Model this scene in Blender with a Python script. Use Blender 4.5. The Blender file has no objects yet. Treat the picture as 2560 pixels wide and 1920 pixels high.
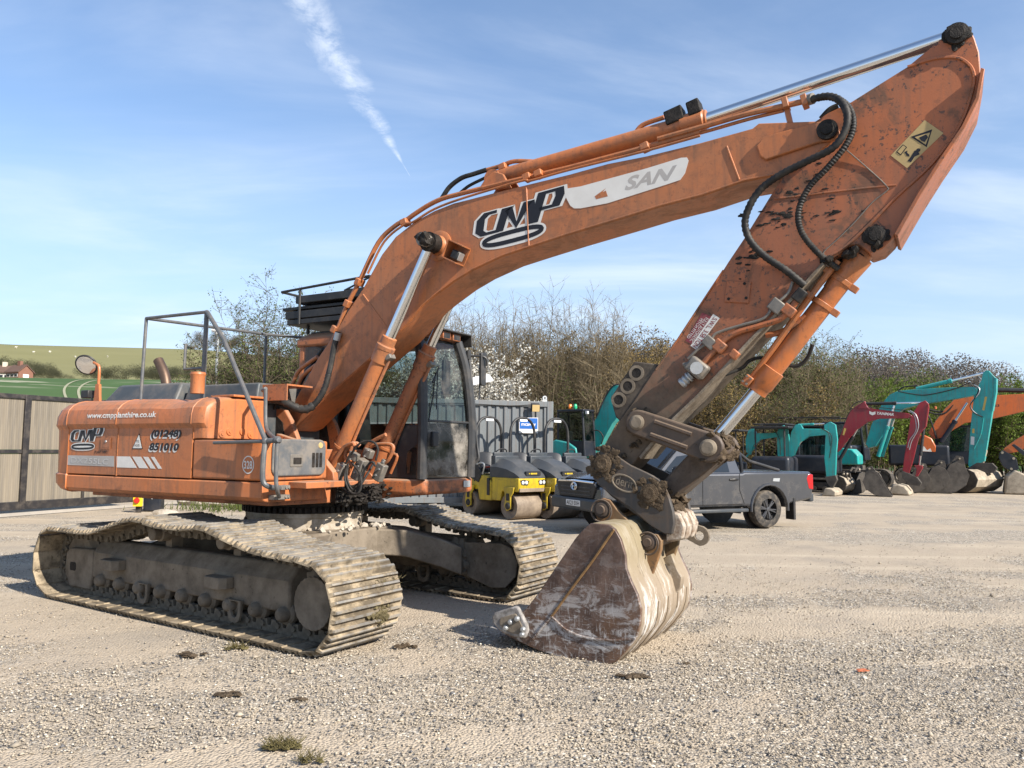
import bpy, math, random
import numpy as np
from mathutils import Vector, Matrix
R = math.radians
scene = bpy.context.scene
COL = scene.collection

# ---------------------------------------------------------------- camera
cam_data = bpy.data.cameras.new('camera')
cam_data.sensor_width = 36.0
cam_data.lens = 27.0
cam_data.clip_start = 0.1
cam_data.clip_end = 6000
camera = bpy.data.objects.new('camera', cam_data)
COL.objects.link(camera)
camera.matrix_world = (Matrix.Translation((0, 0, 1.59)) @ Matrix.Rotation(R(90 + 4.8), 4, 'X')
                       @ Matrix.Rotation(R(0.6), 4, 'Z'))
scene.camera = camera

# ---------------------------------------------------------------- sun and sky
SUN_AZ, SUN_EL = R(-40.0), R(34.0)          # azimuth measured from +X towards +Y
sun_dir = Vector((math.cos(SUN_AZ) * math.cos(SUN_EL), math.sin(SUN_AZ) * math.cos(SUN_EL), math.sin(SUN_EL)))
sun_data = bpy.data.lights.new('sun', 'SUN')
sun_data.energy = 5.0
sun_data.angle = R(0.55)
sun_data.color = (1.0, 0.93, 0.83)
sun = bpy.data.objects.new('sun', sun_data)
COL.objects.link(sun)
sun.rotation_euler = (-sun_dir).to_track_quat('-Z', 'Y').to_euler()

world = bpy.data.worlds.new('World')
scene.world = world
world.use_nodes = True
wn = world.node_tree
wn.nodes.clear()
W = lambda t: wn.nodes.new(t)
w_out, w_bg, w_sky = W('ShaderNodeOutputWorld'), W('ShaderNodeBackground'), W('ShaderNodeTexSky')
w_sky.sky_type = 'NISHITA'
w_sky.sun_disc = False
w_sky.sun_elevation = SUN_EL
w_sky.sun_rotation = math.pi / 2 - SUN_AZ
w_sky.air_density = 1.0
w_sky.dust_density = 0.3
w_sky.ozone_density = 4.0
w_bg.inputs['Strength'].default_value = 0.113


def wmath(op, a, b=None, c=None, clamp=False):
    n = W('ShaderNodeMath')
    n.operation = op
    n.use_clamp = clamp
    for i, x in enumerate((a, b, c)):
        if x is None:
            continue
        if isinstance(x, (int, float)):
            n.inputs[i].default_value = x
        else:
            wn.links.new(x, n.inputs[i])
    return n.outputs[0]


w_tc, w_sep = W('ShaderNodeTexCoord'), W('ShaderNodeSeparateXYZ')
wn.links.new(w_tc.outputs['Generated'], w_sep.inputs[0])
w_den = wmath('ADD', wmath('MAXIMUM', w_sep.outputs[2], 0.0), 0.14)
w_u, w_v = wmath('DIVIDE', w_sep.outputs[0], w_den), wmath('DIVIDE', w_sep.outputs[1], w_den)
w_cmb = W('ShaderNodeCombineXYZ')
wn.links.new(w_u, w_cmb.inputs[0])
wn.links.new(w_v, w_cmb.inputs[1])


def wnoise(scale, rot, stretch, detail=6, rough=.6, dist=0.6, off=(0, 0, 0)):
    m, n = W('ShaderNodeMapping'), W('ShaderNodeTexNoise')
    m.inputs['Rotation'].default_value = (0, 0, rot)
    m.inputs['Scale'].default_value = (stretch, 1, 1)
    m.inputs['Location'].default_value = off
    wn.links.new(w_cmb.outputs[0], m.inputs[0])
    wn.links.new(m.outputs[0], n.inputs['Vector'])
    n.inputs['Scale'].default_value = scale
    n.inputs['Detail'].default_value = detail
    n.inputs['Roughness'].default_value = rough
    n.inputs['Distortion'].default_value = dist
    return n.outputs['Fac']


def wramp(x, lo, hi):
    n = W('ShaderNodeMapRange')
    n.interpolation_type = 'SMOOTHSTEP'
    wn.links.new(x, n.inputs[0])
    n.inputs[1].default_value, n.inputs[2].default_value = lo, hi
    return n.outputs[0]


# thin cirrus: broad veils times streaky fibres
veil = wramp(wnoise(.75, R(20), 1.0, 4, .5, .5, (3.1, 1.2, 0)), .30, .64)
fibre = wramp(wnoise(2.0, R(-52), .40, 7, .58, .5, (.6, 2.0, 0)), .38, .78)
wisp = wmath('MULTIPLY', veil, fibre)
low = wramp(w_sep.outputs[2], .46, .0)                 # veils thicken towards the horizon
cloud = wmath('ADD', wmath('MULTIPLY', wisp, .40), wmath('MULTIPLY', wmath('MULTIPLY', fibre, low), .20))
# the old contrail: a long thin band between two points of the cloud layer
CT_A, CT_B = (-0.385, 1.230), (-0.272, 1.955)
ct_d = Vector((CT_B[0] - CT_A[0], CT_B[1] - CT_A[1]))
ct_l = ct_d.length
ct_d.normalize()
du, dv = wmath('SUBTRACT', w_u, CT_A[0]), wmath('SUBTRACT', w_v, CT_A[1])
along = wmath('ADD', wmath('MULTIPLY', du, ct_d.x), wmath('MULTIPLY', dv, ct_d.y))
across = wmath('ABSOLUTE', wmath('SUBTRACT', wmath('MULTIPLY', dv, ct_d.x), wmath('MULTIPLY', du, ct_d.y)))
rag = wnoise(9.0, 0, 1.0, 6, .7, .4)
width = wmath('MULTIPLY', wmath('ADD', .004, wmath('MULTIPLY', rag, .075)), wramp(along, ct_l * 1.02, ct_l * .35))
band = wmath('SUBTRACT', 1.0, wmath('DIVIDE', across, wmath('MAXIMUM', width, .001)), None, True)
band = wmath('MULTIPLY', wmath('MULTIPLY', band, wramp(along, -.35, .15)), wramp(rag, .34, .66))
band = wmath('MULTIPLY', band, wmath('LESS_THAN', along, ct_l))
cloud = wmath('ADD', cloud, wmath('MULTIPLY', band, .62), None, True)
w_mix = W('ShaderNodeMix')
w_mix.data_type = 'RGBA'
# pale haze thickening towards the horizon, then the white wisps and the contrail over it
w_hz = W('ShaderNodeMix')
w_hz.data_type = 'RGBA'
wn.links.new(wmath('ADD', wmath('ADD', wmath('MULTIPLY', low, .74), .03), wmath('MULTIPLY', veil, .10), None, True), w_hz.inputs[0])
wn.links.new(w_sky.outputs[0], w_hz.inputs[6])
w_hz.inputs[7].default_value = (3.05, 3.8, 4.75, 1)
wn.links.new(cloud, w_mix.inputs[0])
wn.links.new(w_hz.outputs[2], w_mix.inputs[6])
w_mix.inputs[7].default_value = (5.0, 5.4, 6.0, 1)
wn.links.new(w_mix.outputs[2], w_bg.inputs['Color'])
wn.links.new(w_bg.outputs[0], w_out.inputs[0])

scene.view_settings.view_transform = 'Standard'
scene.view_settings.look = 'None'
scene.view_settings.gamma = 1.0
scene.view_settings.exposure = 0.93
scene.view_settings.use_curve_mapping = False

# ---------------------------------------------------------------- mesh helpers
def smooth_path(pts, n=6):
    "Catmull-Rom through the points"
    P = [Vector(p) for p in pts]
    if len(P) < 3:
        return P
    out = []
    for i in range(len(P) - 1):
        p0 = P[i - 1] if i else P[0] * 2 - P[1]
        p1, p2 = P[i], P[i + 1]
        p3 = P[i + 2] if i + 2 < len(P) else P[-1] * 2 - P[-2]
        for k in range(n):
            t = k / n
            out.append(.5 * ((2 * p1) + (p2 - p0) * t + (2 * p0 - 5 * p1 + 4 * p2 - p3) * t * t
                             + (3 * p1 - p0 - 3 * p2 + p3) * t ** 3))
    out.append(P[-1])
    return out


class MB:
    "collects shapes; build() links them as one mesh object"
    def __init__(s):
        s.v, s.f, s.m = [], [], []
        s.cur = 0

    def add(s, vs, fs):
        o = len(s.v)
        s.v += [tuple(p) for p in vs]
        s.f += [tuple(i + o for i in q) for q in fs]
        s.m += [s.cur] * len(fs)
        return s

    def box(s, c, d, rot=None):
        x, y, z = d[0] / 2, d[1] / 2, d[2] / 2
        vs = [Vector(p) for p in ((-x, -y, -z), (x, -y, -z), (x, y, -z), (-x, y, -z), (-x, -y, z), (x, -y, z), (x, y, z), (-x, y, z))]
        if rot is not None:
            vs = [rot @ p for p in vs]
        c = Vector(c)
        return s.add([p + c for p in vs], [(3, 2, 1, 0), (4, 5, 6, 7), (0, 1, 5, 4), (1, 2, 6, 5), (2, 3, 7, 6), (3, 0, 4, 7)])

    def bx(s, x0, x1, y0, y1, z0, z1):
        return s.box(((x0 + x1) / 2, (y0 + y1) / 2, (z0 + z1) / 2), (abs(x1 - x0), abs(y1 - y0), abs(z1 - z0)))

    def prism(s, poly, lo, hi, axis='y', caps=True):
        "polygon of pairs extruded between lo and hi along an axis; lo/hi may be lists, one value per corner"
        n = len(poly)
        L = lo if isinstance(lo, (list, tuple)) else [lo] * n
        Hh = hi if isinstance(hi, (list, tuple)) else [hi] * n
        def mk(p, q):
            return {'y': (p[0], q, p[1]), 'x': (q, p[0], p[1]), 'z': (p[0], p[1], q)}[axis]
        vs = [mk(p, L[i]) for i, p in enumerate(poly)] + [mk(p, Hh[i]) for i, p in enumerate(poly)]
        ar = sum(poly[i][0] * poly[(i + 1) % n][1] - poly[(i + 1) % n][0] * poly[i][1] for i in range(n))
        fl = (ar > 0) != (axis in ('x', 'z'))
        fs = []
        for i in range(n):
            j = (i + 1) % n
            fs.append((i, j, j + n, i + n) if not fl else (i + n, j + n, j, i))
        if caps:
            a, b = tuple(range(n)), tuple(range(n, 2 * n))
            fs += [a[::-1], b] if not fl else [a, b[::-1]]
        return s.add(vs, fs)

    def cyl(s, p0, p1, r0, r1=None, n=14, caps=True):
        return s.tube([p0, p1], [r0, r0 if r1 is None else r1], n, caps)

    def tube(s, pts, r, n=8, caps=True):
        P = [Vector(p) for p in pts]
        k = len(P)
        rr = r if isinstance(r, (list, tuple)) else [r] * k
        T = [(P[min(i + 1, k - 1)] - P[max(i - 1, 0)]).normalized() for i in range(k)]
        a = Vector((0, 0, 1)) if abs(T[0].z) < .9 else Vector((1, 0, 0))
        N = (a - T[0] * a.dot(T[0])).normalized()
        vs, fs = [], []
        for i in range(k):
            N = (N - T[i] * N.dot(T[i])).normalized()
            B = T[i].cross(N)
            for j in range(n):
                t = 2 * math.pi * j / n
                vs.append(P[i] + (N * math.cos(t) + B * math.sin(t)) * rr[i])
        for i in range(k - 1):
            for j in range(n):
                q = (j + 1) % n
                fs.append((i * n + j, i * n + q, (i + 1) * n + q, (i + 1) * n + j))
        if caps:
            fs += [tuple(range(n))[::-1], tuple(range((k - 1) * n, k * n))]
        return s.add(vs, fs)

    def lathe(s, prof, o, ax, n=24):
        "profile of (radius, height) turned about axis ax through o"
        o, ax = Vector(o), Vector(ax).normalized()
        a = Vector((0, 0, 1)) if abs(ax.z) < .9 else Vector((1, 0, 0))
        N = (a - ax * a.dot(ax)).normalized()
        B = ax.cross(N)
        vs, fs = [], []
        for r, h in prof:
            for j in range(n):
                t = 2 * math.pi * j / n
                vs.append(o + ax * h + (N * math.cos(t) + B * math.sin(t)) * max(r, 1e-4))
        for i in range(len(prof) - 1):
            for j in range(n):
                q = (j + 1) % n
                fs.append((i * n + j, i * n + q, (i + 1) * n + q, (i + 1) * n + j))
        return s.add(vs, fs)

    def blob(s, c, rad, seed=0, rough=.3, sub=2):
        vs, fs = ico(sub)
        rnd = np.random.RandomState(seed)
        d = np.array(vs)
        k = rnd.randn(7, 3) * 3.2
        ph = rnd.rand(7) * 6.3
        n = sum(np.sin(d @ k[i] + ph[i]) for i in range(7)) / 7
        n2 = rnd.randn(len(d)) * .35
        sc = 1 + rough * (n * 1.7 + n2 * .6)
        p = d * sc[:, None] * np.array(rad) + np.array(c)
        return s.add(p.tolist(), fs)

    def ring(s, poly, hole, lo, hi, axis='y'):
        "flat plate of n-point outline with an n-point hole"
        n = len(poly)
        def mk(p, q):
            return {'y': (p[0], q, p[1]), 'x': (q, p[0], p[1]), 'z': (p[0], p[1], q)}[axis]
        vs = [mk(p, lo) for p in poly] + [mk(p, lo) for p in hole] + [mk(p, hi) for p in poly] + [mk(p, hi) for p in hole]
        fs = []
        for i in range(n):
            j = (i + 1) % n
            fs += [(i, j, n + j, n + i), (2 * n + i, 3 * n + i, 3 * n + j, 2 * n + j),
                   (i, 2 * n + i, 2 * n + j, j), (n + i, n + j, 3 * n + j, 3 * n + i)]
        return s.add(vs, fs)

    def mesh(s, name='m', ang=35):
        me = bpy.data.meshes.new(name)
        me.from_pydata(s.v, [], s.f)
        if any(s.m):
            me.polygons.foreach_set('material_index', s.m)
        me.polygons.foreach_set('use_smooth', [True] * len(s.f))
        me.update()
        me.set_sharp_from_angle(angle=R(ang))
        return me

    def build(s, name, mat, parent=None, bevel=0, seg=2, ang=35, **kw):
        me = s.mesh(name, ang)
        for q in (mat if isinstance(mat, (list, tuple)) else [mat]):
            me.materials.append(q)
        return put(name, me, parent, bevel, seg, **kw)


_ico = {}
def ico(sub):
    if sub not in _ico:
        import bmesh
        bm = bmesh.new()
        bmesh.ops.create_icosphere(bm, subdivisions=sub, radius=1)
        _ico[sub] = ([tuple(v.co) for v in bm.verts], [tuple(v.index for v in f.verts) for f in bm.faces])
        bm.free()
    return _ico[sub]


def put(name, me, parent=None, bevel=0, seg=2, label=None, cat=None, group=None, kind=None, loc=None, rz=0):
    o = bpy.data.objects.new(name, me)
    COL.objects.link(o)
    if parent is not None:
        o.parent = parent
    if loc is not None:
        o.location = loc
    if rz:
        o.rotation_euler = (0, 0, rz)
    if bevel:
        m = o.modifiers.new('bevel', 'BEVEL')
        m.width, m.segments, m.limit_method, m.angle_limit = bevel, seg, 'ANGLE', R(40)
        m.use_clamp_overlap = True
    for k, q in (('label', label), ('category', cat), ('group', group), ('kind', kind)):
        if q:
            o[k] = q
    return o


def thing(name, label, cat, loc=(0, 0, 0), rz=0, group=None):
    return put(name, None, None, label=label, cat=cat, group=group, loc=loc, rz=rz)


def copy_tree(o, parent=None):
    kids = [c for c in COL.objects if c.parent == o]
    c = o.copy()
    COL.objects.link(c)
    c.parent = parent
    for k in kids:
        copy_tree(k, c)
    return c


def text_mesh(txt, size=1.0, bold=0.0, shear=0.0, spacing=1.0):
    "flat lettering as vertices (x right, y up) and faces"
    cu = bpy.data.curves.new('lettering', 'FONT')
    cu.body, cu.size, cu.offset, cu.shear, cu.space_character = txt, size, bold, shear, spacing
    cu.align_x = 'CENTER'
    cu.resolution_u = 3
    ob = bpy.data.objects.new('lettering', cu)
    COL.objects.link(ob)
    bpy.context.view_layer.update()
    me = bpy.data.meshes.new_from_object(ob)
    vs = [(v.co.x, v.co.y) for v in me.vertices]
    fs = [tuple(p.vertices) for p in me.polygons]
    bpy.data.objects.remove(ob)
    bpy.data.meshes.remove(me)
    y0, y1 = min(v[1] for v in vs), max(v[1] for v in vs)
    x0, x1 = min(v[0] for v in vs), max(v[0] for v in vs)
    return [((v[0] - x0) / (x1 - x0), (v[1] - y0) / (y1 - y0)) for v in vs], fs


def lay(mb, vs, fs, q00, q10, q11, q01, lift=Vector((0, 0, 0))):
    "puts unit-square artwork on a quad in space"
    a, b, c, d = (Vector(q) for q in (q00, q10, q11, q01))
    out = [a * (1 - x) * (1 - y) + b * x * (1 - y) + c * x * y + d * (1 - x) * y + lift for x, y in vs]
    return mb.add(out, fs)


def circle_pts(cx, cy, r, n=20, a0=0, a1=360):
    full = abs(a1 - a0) >= 360
    return [(cx + r * math.cos(R(a0 + (a1 - a0) * i / (n if full else n - 1))), cy + r * math.sin(R(a0 + (a1 - a0) * i / (n if full else n - 1)))) for i in range(n)]

# ---------------------------------------------------------------- materials
class NT:
    def __init__(s, name, rough=.6, metal=0, spec=.4):
        s.mat = bpy.data.materials.new(name)
        s.mat.use_nodes = True
        s.nt = s.mat.node_tree
        s.b = s.nt.nodes['Principled BSDF']
        s.b.inputs['Roughness'].default_value = rough
        s.b.inputs['Metallic'].default_value = metal
        s.b.inputs['Specular IOR Level'].default_value = spec
        s.tc = s.nt.nodes.new('ShaderNodeTexCoord')
        s.vec = s.tc.outputs['Object']

    def n(s, t):
        return s.nt.nodes.new(t)

    def link(s, a, b):
        s.nt.links.new(a, b)

    def put(s, x, sock):
        if isinstance(x, (int, float)):
            sock.default_value = x
        elif isinstance(x, (tuple, list)):
            sock.default_value = tuple(x) + (1,) if len(x) == 3 and len(sock.default_value) == 4 else tuple(x)
        else:
            s.link(x, sock)

    def math(s, op, a, b=None, clamp=False):
        n = s.n('ShaderNodeMath')
        n.operation, n.use_clamp = op, clamp
        s.put(a, n.inputs[0])
        if b is not None:
            s.put(b, n.inputs[1])
        return n.outputs[0]

    def mapping(s, scale=(1, 1, 1), rot=(0, 0, 0), loc=(0, 0, 0)):
        n = s.n('ShaderNodeMapping')
        s.link(s.vec, n.inputs[0])
        n.inputs['Scale'].default_value, n.inputs['Rotation'].default_value, n.inputs['Location'].default_value = scale, rot, loc
        return n.outputs[0]

    def noise(s, scale, detail=4, rough=.55, vec=None, dist=0):
        n = s.n('ShaderNodeTexNoise')
        s.link(vec if vec is not None else s.vec, n.inputs['Vector'])
        for k, q in (('Scale', scale), ('Detail', detail), ('Roughness', rough), ('Distortion', dist)):
            n.inputs[k].default_value = q
        return n.outputs['Fac']

    def voronoi(s, scale, feature='F1', vec=None, out='Distance'):
        n = s.n('ShaderNodeTexVoronoi')
        n.feature = feature
        s.link(vec if vec is not None else s.vec, n.inputs['Vector'])
        n.inputs['Scale'].default_value = scale
        return n.outputs[out]

    def step(s, x, lo, hi):
        n = s.n('ShaderNodeMapRange')
        n.interpolation_type = 'SMOOTHSTEP'
        s.link(x, n.inputs[0])
        n.inputs[1].default_value, n.inputs[2].default_value = lo, hi
        return n.outputs[0]

    def mix(s, f, a, b, mode='MIX'):
        n = s.n('ShaderNodeMix')
        n.data_type, n.blend_type = 'RGBA', mode
        s.put(f, n.inputs[0])
        s.put(a, n.inputs[6])
        s.put(b, n.inputs[7])
        return n.outputs[2]

    def bump(s, h, strength=.3, dist=.01, prev=None):
        n = s.n('ShaderNodeBump')
        n.inputs['Strength'].default_value, n.inputs['Distance'].default_value = strength, dist
        s.link(h, n.inputs['Height'])
        if prev is not None:
            s.link(prev, n.inputs['Normal'])
        return n.outputs[0]

    def sep(s, vec=None):
        n = s.n('ShaderNodeSeparateXYZ')
        s.link(vec if vec is not None else s.vec, n.inputs[0])
        return n.outputs

    def up(s, lo=.3, hi=.95):
        g = s.n('ShaderNodeNewGeometry')
        return s.step(s.sep(g.outputs['True Normal'])[2], lo, hi)

    def out(s, col=None, rough=None, nrm=None, metal=None):
        if col is not None:
            s.put(col, s.b.inputs['Base Color'])
        if rough is not None:
            s.put(rough, s.b.inputs['Roughness'])
        if metal is not None:
            s.put(metal, s.b.inputs['Metallic'])
        if nrm is not None:
            s.link(nrm, s.b.inputs['Normal'])
        return s.mat


def m_plain(name, col, rough=.55, metal=0, spec=.4, var=.18, scale=6, bump=.06, dust=0.0):
    t = NT(name, rough, metal, spec)
    c = t.mix(t.noise(scale, 5, .6), tuple(q * (1 - var) for q in col), tuple(min(1, q * (1 + var)) for q in col))
    fine = t.noise(scale * 14, 3)
    if dust:
        f = t.math('MULTIPLY', t.step(t.noise(scale * .8, 6, .65), .42, .72), dust)
        f = t.math('ADD', f, t.math('MULTIPLY', t.up(), dust * .6), True)
        c = t.mix(f, c, (.30, .245, .185))
    r = t.math('ADD', rough - .08, t.math('MULTIPLY', fine, .16))
    return t.out(c, r, t.bump(fine, bump, .004) if bump else None)


def m_paint(name, col, fade, dirt=.35, rough=.42, dust=.25, chips=.3, mud=None, streak=.3, spec=.45):
    "weathered machine paint; mud = (direction, start, end): dried mud caked on along a direction"
    t = NT(name, rough, 0, spec)
    c = t.mix(t.step(t.noise(1.1, 5, .6), .38, .62), col, fade)
    c = t.mix(t.math('MULTIPLY', t.noise(9, 5, .7), .35), c, tuple(q * .62 for q in col))
    # vertical rain streaks
    st = t.step(t.noise(3.2, 4, .6, t.mapping((6, 6, .35))), .46, .66)
    c = t.mix(t.math('MULTIPLY', st, streak), c, (.13, .08, .05))
    # grime patches
    gr = t.math('MULTIPLY', t.step(t.noise(2.6, 8, .72, None, .8), .48, .64), dirt)
    c = t.mix(gr, c, (.075, .055, .04))
    # chips and scuffs
    ch = t.math('MULTIPLY', t.step(t.noise(26, 4, .7), .58, .62), t.step(t.noise(2.1, 3, .5), .40, .56))
    ch2 = t.step(t.noise(11, 6, .75, t.mapping((1, 1, 1), (0, .8, 0))), .625, .655)
    chm = t.math('MULTIPLY', t.math('ADD', ch, ch2, True), chips, True)
    c = t.mix(chm, c, (.045, .034, .026))
    du = t.math('MULTIPLY', t.math('ADD', t.up(.25, .9), t.math('MULTIPLY', t.step(t.noise(.9, 6, .6), .5, .8), .35), True), dust)
    c = t.mix(du, c, (.34, .265, .19))
    h = t.noise(60, 3)
    r = t.math('ADD', rough - .06, t.math('MULTIPLY', t.math('ADD', gr, du, True), .4))
    if mud:
        d, a, b = mud
        n = t.n('ShaderNodeVectorMath')
        n.operation = 'DOT_PRODUCT'
        t.link(t.vec, n.inputs[0])
        n.inputs[1].default_value = d
        x = t.math('ADD', n.outputs['Value'], t.math('MULTIPLY', t.math('SUBTRACT', t.noise(3.2, 8, .68), .5), 1.3))
        f = t.step(x, a, b)
        mc = t.mix(t.noise(14, 6, .65), (.055, .037, .024), (.17, .125, .085))
        c = t.mix(f, c, mc)
        r = t.math('MAXIMUM', r, t.math('MULTIPLY', f, .9))
        h = t.math('ADD', h, t.math('MULTIPLY', t.math('MULTIPLY', f, t.noise(22, 7, .7)), 3.0))
    return t.out(c, r, t.bump(h, .12, .006))


def m_mud(name, a, b, scale=9, bump=.8, dist=.02, rough=.92):
    t = NT(name, rough, 0, .15)
    n = t.noise(scale, 8, .68)
    c = t.mix(t.step(n, .3, .7), a, b)
    c = t.mix(t.step(t.noise(scale * 5, 4, .6), .62, .78), c, tuple(q * .45 for q in a))
    return t.out(c, rough, t.bump(t.math('ADD', n, t.math('MULTIPLY', t.noise(scale * 6, 4), .4)), bump, dist))


def m_glass(name, tint=(.55, .62, .6), dirt=.25, alpha=.78):
    t = NT(name, .06, 0, .5)
    tr = t.n('ShaderNodeBsdfTransparent')
    tr.inputs[0].default_value = tint + (1,)
    gl = t.n('ShaderNodeBsdfGlossy')
    gl.inputs['Roughness'].default_value = .03
    fr = t.n('ShaderNodeFresnel')
    fr.inputs['IOR'].default_value = 1.5
    m1, m2 = t.n('ShaderNodeMixShader'), t.n('ShaderNodeMixShader')
    t.link(fr.outputs[0], m1.inputs[0])
    t.link(tr.outputs[0], m1.inputs[1])
    t.link(gl.outputs[0], m1.inputs[2])
    df = t.n('ShaderNodeBsdfDiffuse')
    df.inputs[0].default_value = (.34, .31, .27, 1)
    f = t.math('MULTIPLY', t.step(t.noise(2.4, 8, .7), .4, .75), dirt)
    t.link(f, m2.inputs[0])
    t.link(m1.outputs[0], m2.inputs[1])
    t.link(df.outputs[0], m2.inputs[2])
    t.link(m2.outputs[0], t.nt.nodes['Material Output'].inputs['Surface'])
    return t.mat


M = {}
M['orange'] = m_paint('orange_paint', (.49, .148, .041), (.39, .14, .055), dirt=.26, dust=.18, chips=.3, streak=.42, rough=.5)
M['orange_boom'] = m_paint('orange_boom_paint', (.45, .145, .045), (.37, .145, .06), dirt=.36, dust=.12, chips=.32, rough=.5)
M['orange_arm'] = m_paint('orange_arm_paint', (.40, .12, .04), (.30, .105, .048), dirt=.7, dust=.12, chips=.8, rough=.55,
                          mud=((-.55, 0, -.84), -4.75, -3.75))
M['orange_frame'] = m_paint('orange_frame_paint', (.42, .135, .045), (.34, .14, .07), dirt=.6, dust=.5, chips=.7, rough=.6)
M['under'] = m_mud('dried_mud_frame', (.115, .094, .07), (.215, .178, .135), 5, .5, .012)
def m_shoe():
    t = NT('muddy_track_shoe', .85, 0, .25)
    oi = t.n('ShaderNodeObjectInfo')
    v = t.n('ShaderNodeVectorMath')
    v.operation = 'ADD'
    t.link(t.vec, v.inputs[0])
    cx = t.n('ShaderNodeCombineXYZ')
    for k in range(3):
        t.link(t.math('MULTIPLY', oi.outputs['Random'], 37.0 + 11 * k), cx.inputs[k])
    t.link(cx.outputs[0], v.inputs[1])
    base = v.outputs[0]
    c = t.mix(t.step(t.noise(6, 7, .68, base), .38, .66), (.105, .084, .058), (.33, .265, .18))
    c = t.mix(t.step(t.noise(13, 6, .7, base), .56, .66), c, (.085, .066, .045))
    tip = t.math('MULTIPLY', t.step(t.sep()[2], .024, .036), t.step(t.noise(9, 6, .7, base), .34, .58))
    c = t.mix(t.math('MULTIPLY', tip, .75), c, (.20, .195, .185))
    return t.out(c, t.math('SUBTRACT', .9, t.math('MULTIPLY', tip, .45)), t.bump(t.noise(26, 6, .7, base), .5, .008))
M['shoe'] = m_shoe()
M['worn'] = m_plain('worn_steel', (.30, .29, .28), .38, .75, .5, .3, 12, .15, .25)
M['chain'] = m_mud('muddy_chain', (.10, .085, .065), (.19, .16, .12), 12, .4, .006)
M['mud'] = m_mud('wet_mud', (.045, .032, .021), (.125, .092, .06), 12, 1.0, .03)
M['grease'] = m_mud('black_grease', (.012, .011, .010), (.035, .03, .026), 16, .8, .015, .55)
M['black'] = m_plain('black_plastic', (.016, .016, .017), .5, 0, .4, .3, 8, .1, .08)
M['rubber'] = m_plain('hose_rubber', (.015, .0145, .014), .6, 0, .3, .3, 14, .15, .12)
M['darkgrey'] = m_plain('grey_door_plastic', (.085, .09, .095), .55, 0, .4, .3, 7, .15, .45)
M['hoodgrey'] = m_plain('dark_grey_cover', (.045, .055, .062), .5, 0, .4, .3, 3, .1, .35)
M['rail'] = m_plain('grey_handrail', (.10, .105, .11), .5, .3, .4, .35, 14, .1, .3)
M['galv'] = m_plain('galvanised', (.42, .43, .43), .45, .7, .5, .18, 20, .1)
M['chrome'] = m_plain('chrome_rod', (.72, .73, .74), .13, 1.0, .5, .05, 4, .0)
M['steel'] = m_plain('fitting_steel', (.17, .155, .135), .55, .35, .5, .4, 20, .2, .45)
M['white'] = m_plain('white_sticker', (.62, .60, .56), .5, 0, .3, .12, 5, 0, .12)
M['decal_grey'] = m_plain('worn_grey_decal', (.36, .34, .32), .5, 0, .3, .25, 3, 0, .25)
M['decal_black'] = m_plain('black_sticker', (.014, .014, .018), .45, 0, .3, .1, 5, 0)
M['decal_red'] = m_plain('dark_red_sticker', (.19, .035, .045), .55, 0, .3, .15, 5, 0, .15)
M['decal_yellow'] = m_plain('yellow_sticker', (.52, .36, .09), .5, 0, .3, .15, 5, 0, .1)
M['decal_tan'] = m_plain('tan_sticker', (.42, .30, .13), .5, 0, .3, .12, 6, 0, .1)
M['glass'] = m_glass('dusty_glass')
M['glass_dirty'] = m_glass('very_dusty_glass', (.34, .37, .37), .85)
M['bucket'] = m_mud('bucket_brown', (.075, .045, .033), (.15, .10, .078), 4, .25, .004, .6)
M['letter_grey'] = m_plain('faded_lettering', (.46, .45, .43), .5, 0, .3, .2, 4, 0, .1)
M['pale'] = m_mud('chalky_steel', (.24, .19, .13), (.50, .45, .38), 5, .3, .004, .75)

# ================================================================ ground
def m_ground():
    t = NT('gravel_yard', .95, 0, .1)
    geo = t.n('ShaderNodeNewGeometry')
    t.vec = geo.outputs['Position']
    big = t.noise(.32, 6, .62, None, .6)
    med = t.noise(1.7, 7, .65)
    pa = t.n('ShaderNodeAttribute')
    pa.attribute_name = 'patch'
    patch = t.step(t.math('ADD', pa.outputs['Fac'], t.math('MULTIPLY', t.math('SUBTRACT', med, .5), .9)), .30, .62)
    cell = t.voronoi(52, 'F1', None, 'Color')
    cb_ = t.sep(cell)[0]
    st = t.mix(cb_, (.215, .183, .143), (.43, .367, .285))
    st = t.mix(t.step(t.sep(cell)[1], .86, .9), st, (.10, .098, .10))
    st = t.mix(t.step(t.sep(cell)[2], .88, .92), st, (.62, .57, .48))
    dirt = t.mix(t.noise(9, 7, .7), (.345, .282, .208), (.455, .378, .285))
    dirt = t.mix(t.step(t.noise(70, 3), .58, .70), dirt, (.27, .225, .17))
    tr = t.noise(1.0, 5, .6, t.mapping((.16, 1.5, 1), (0, 0, .35)))
    c = t.mix(t.math('MULTIPLY', t.math('SUBTRACT', 1.0, patch), .85), st, dirt)
    c = t.mix(t.math('MULTIPLY', t.step(tr, .47, .66), .65), c, (.47, .392, .295))
    c = t.mix(t.math('MULTIPLY', t.step(t.noise(.55, 5, .6), .50, .68), .5), c, (.255, .225, .187))
    d = t.voronoi(52)
    h = t.math('SUBTRACT', 1.0, d)
    b = t.bump(h, .85, .012)
    b = t.bump(t.noise(2.2, 5), .5, .05, b)
    b = t.bump(t.noise(140, 2), .35, .004, b)
    return t.out(c, .95, b)


M['ground'] = m_ground()
def ground_h(x, y):
    return (.012 * math.sin(x * .9 + .4 * y) * math.sin(y * .7 - .3) + .008 * math.sin(2.3 * x + 1.1) * math.sin(1.9 * y + .6)) if y < 12 else 0


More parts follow.
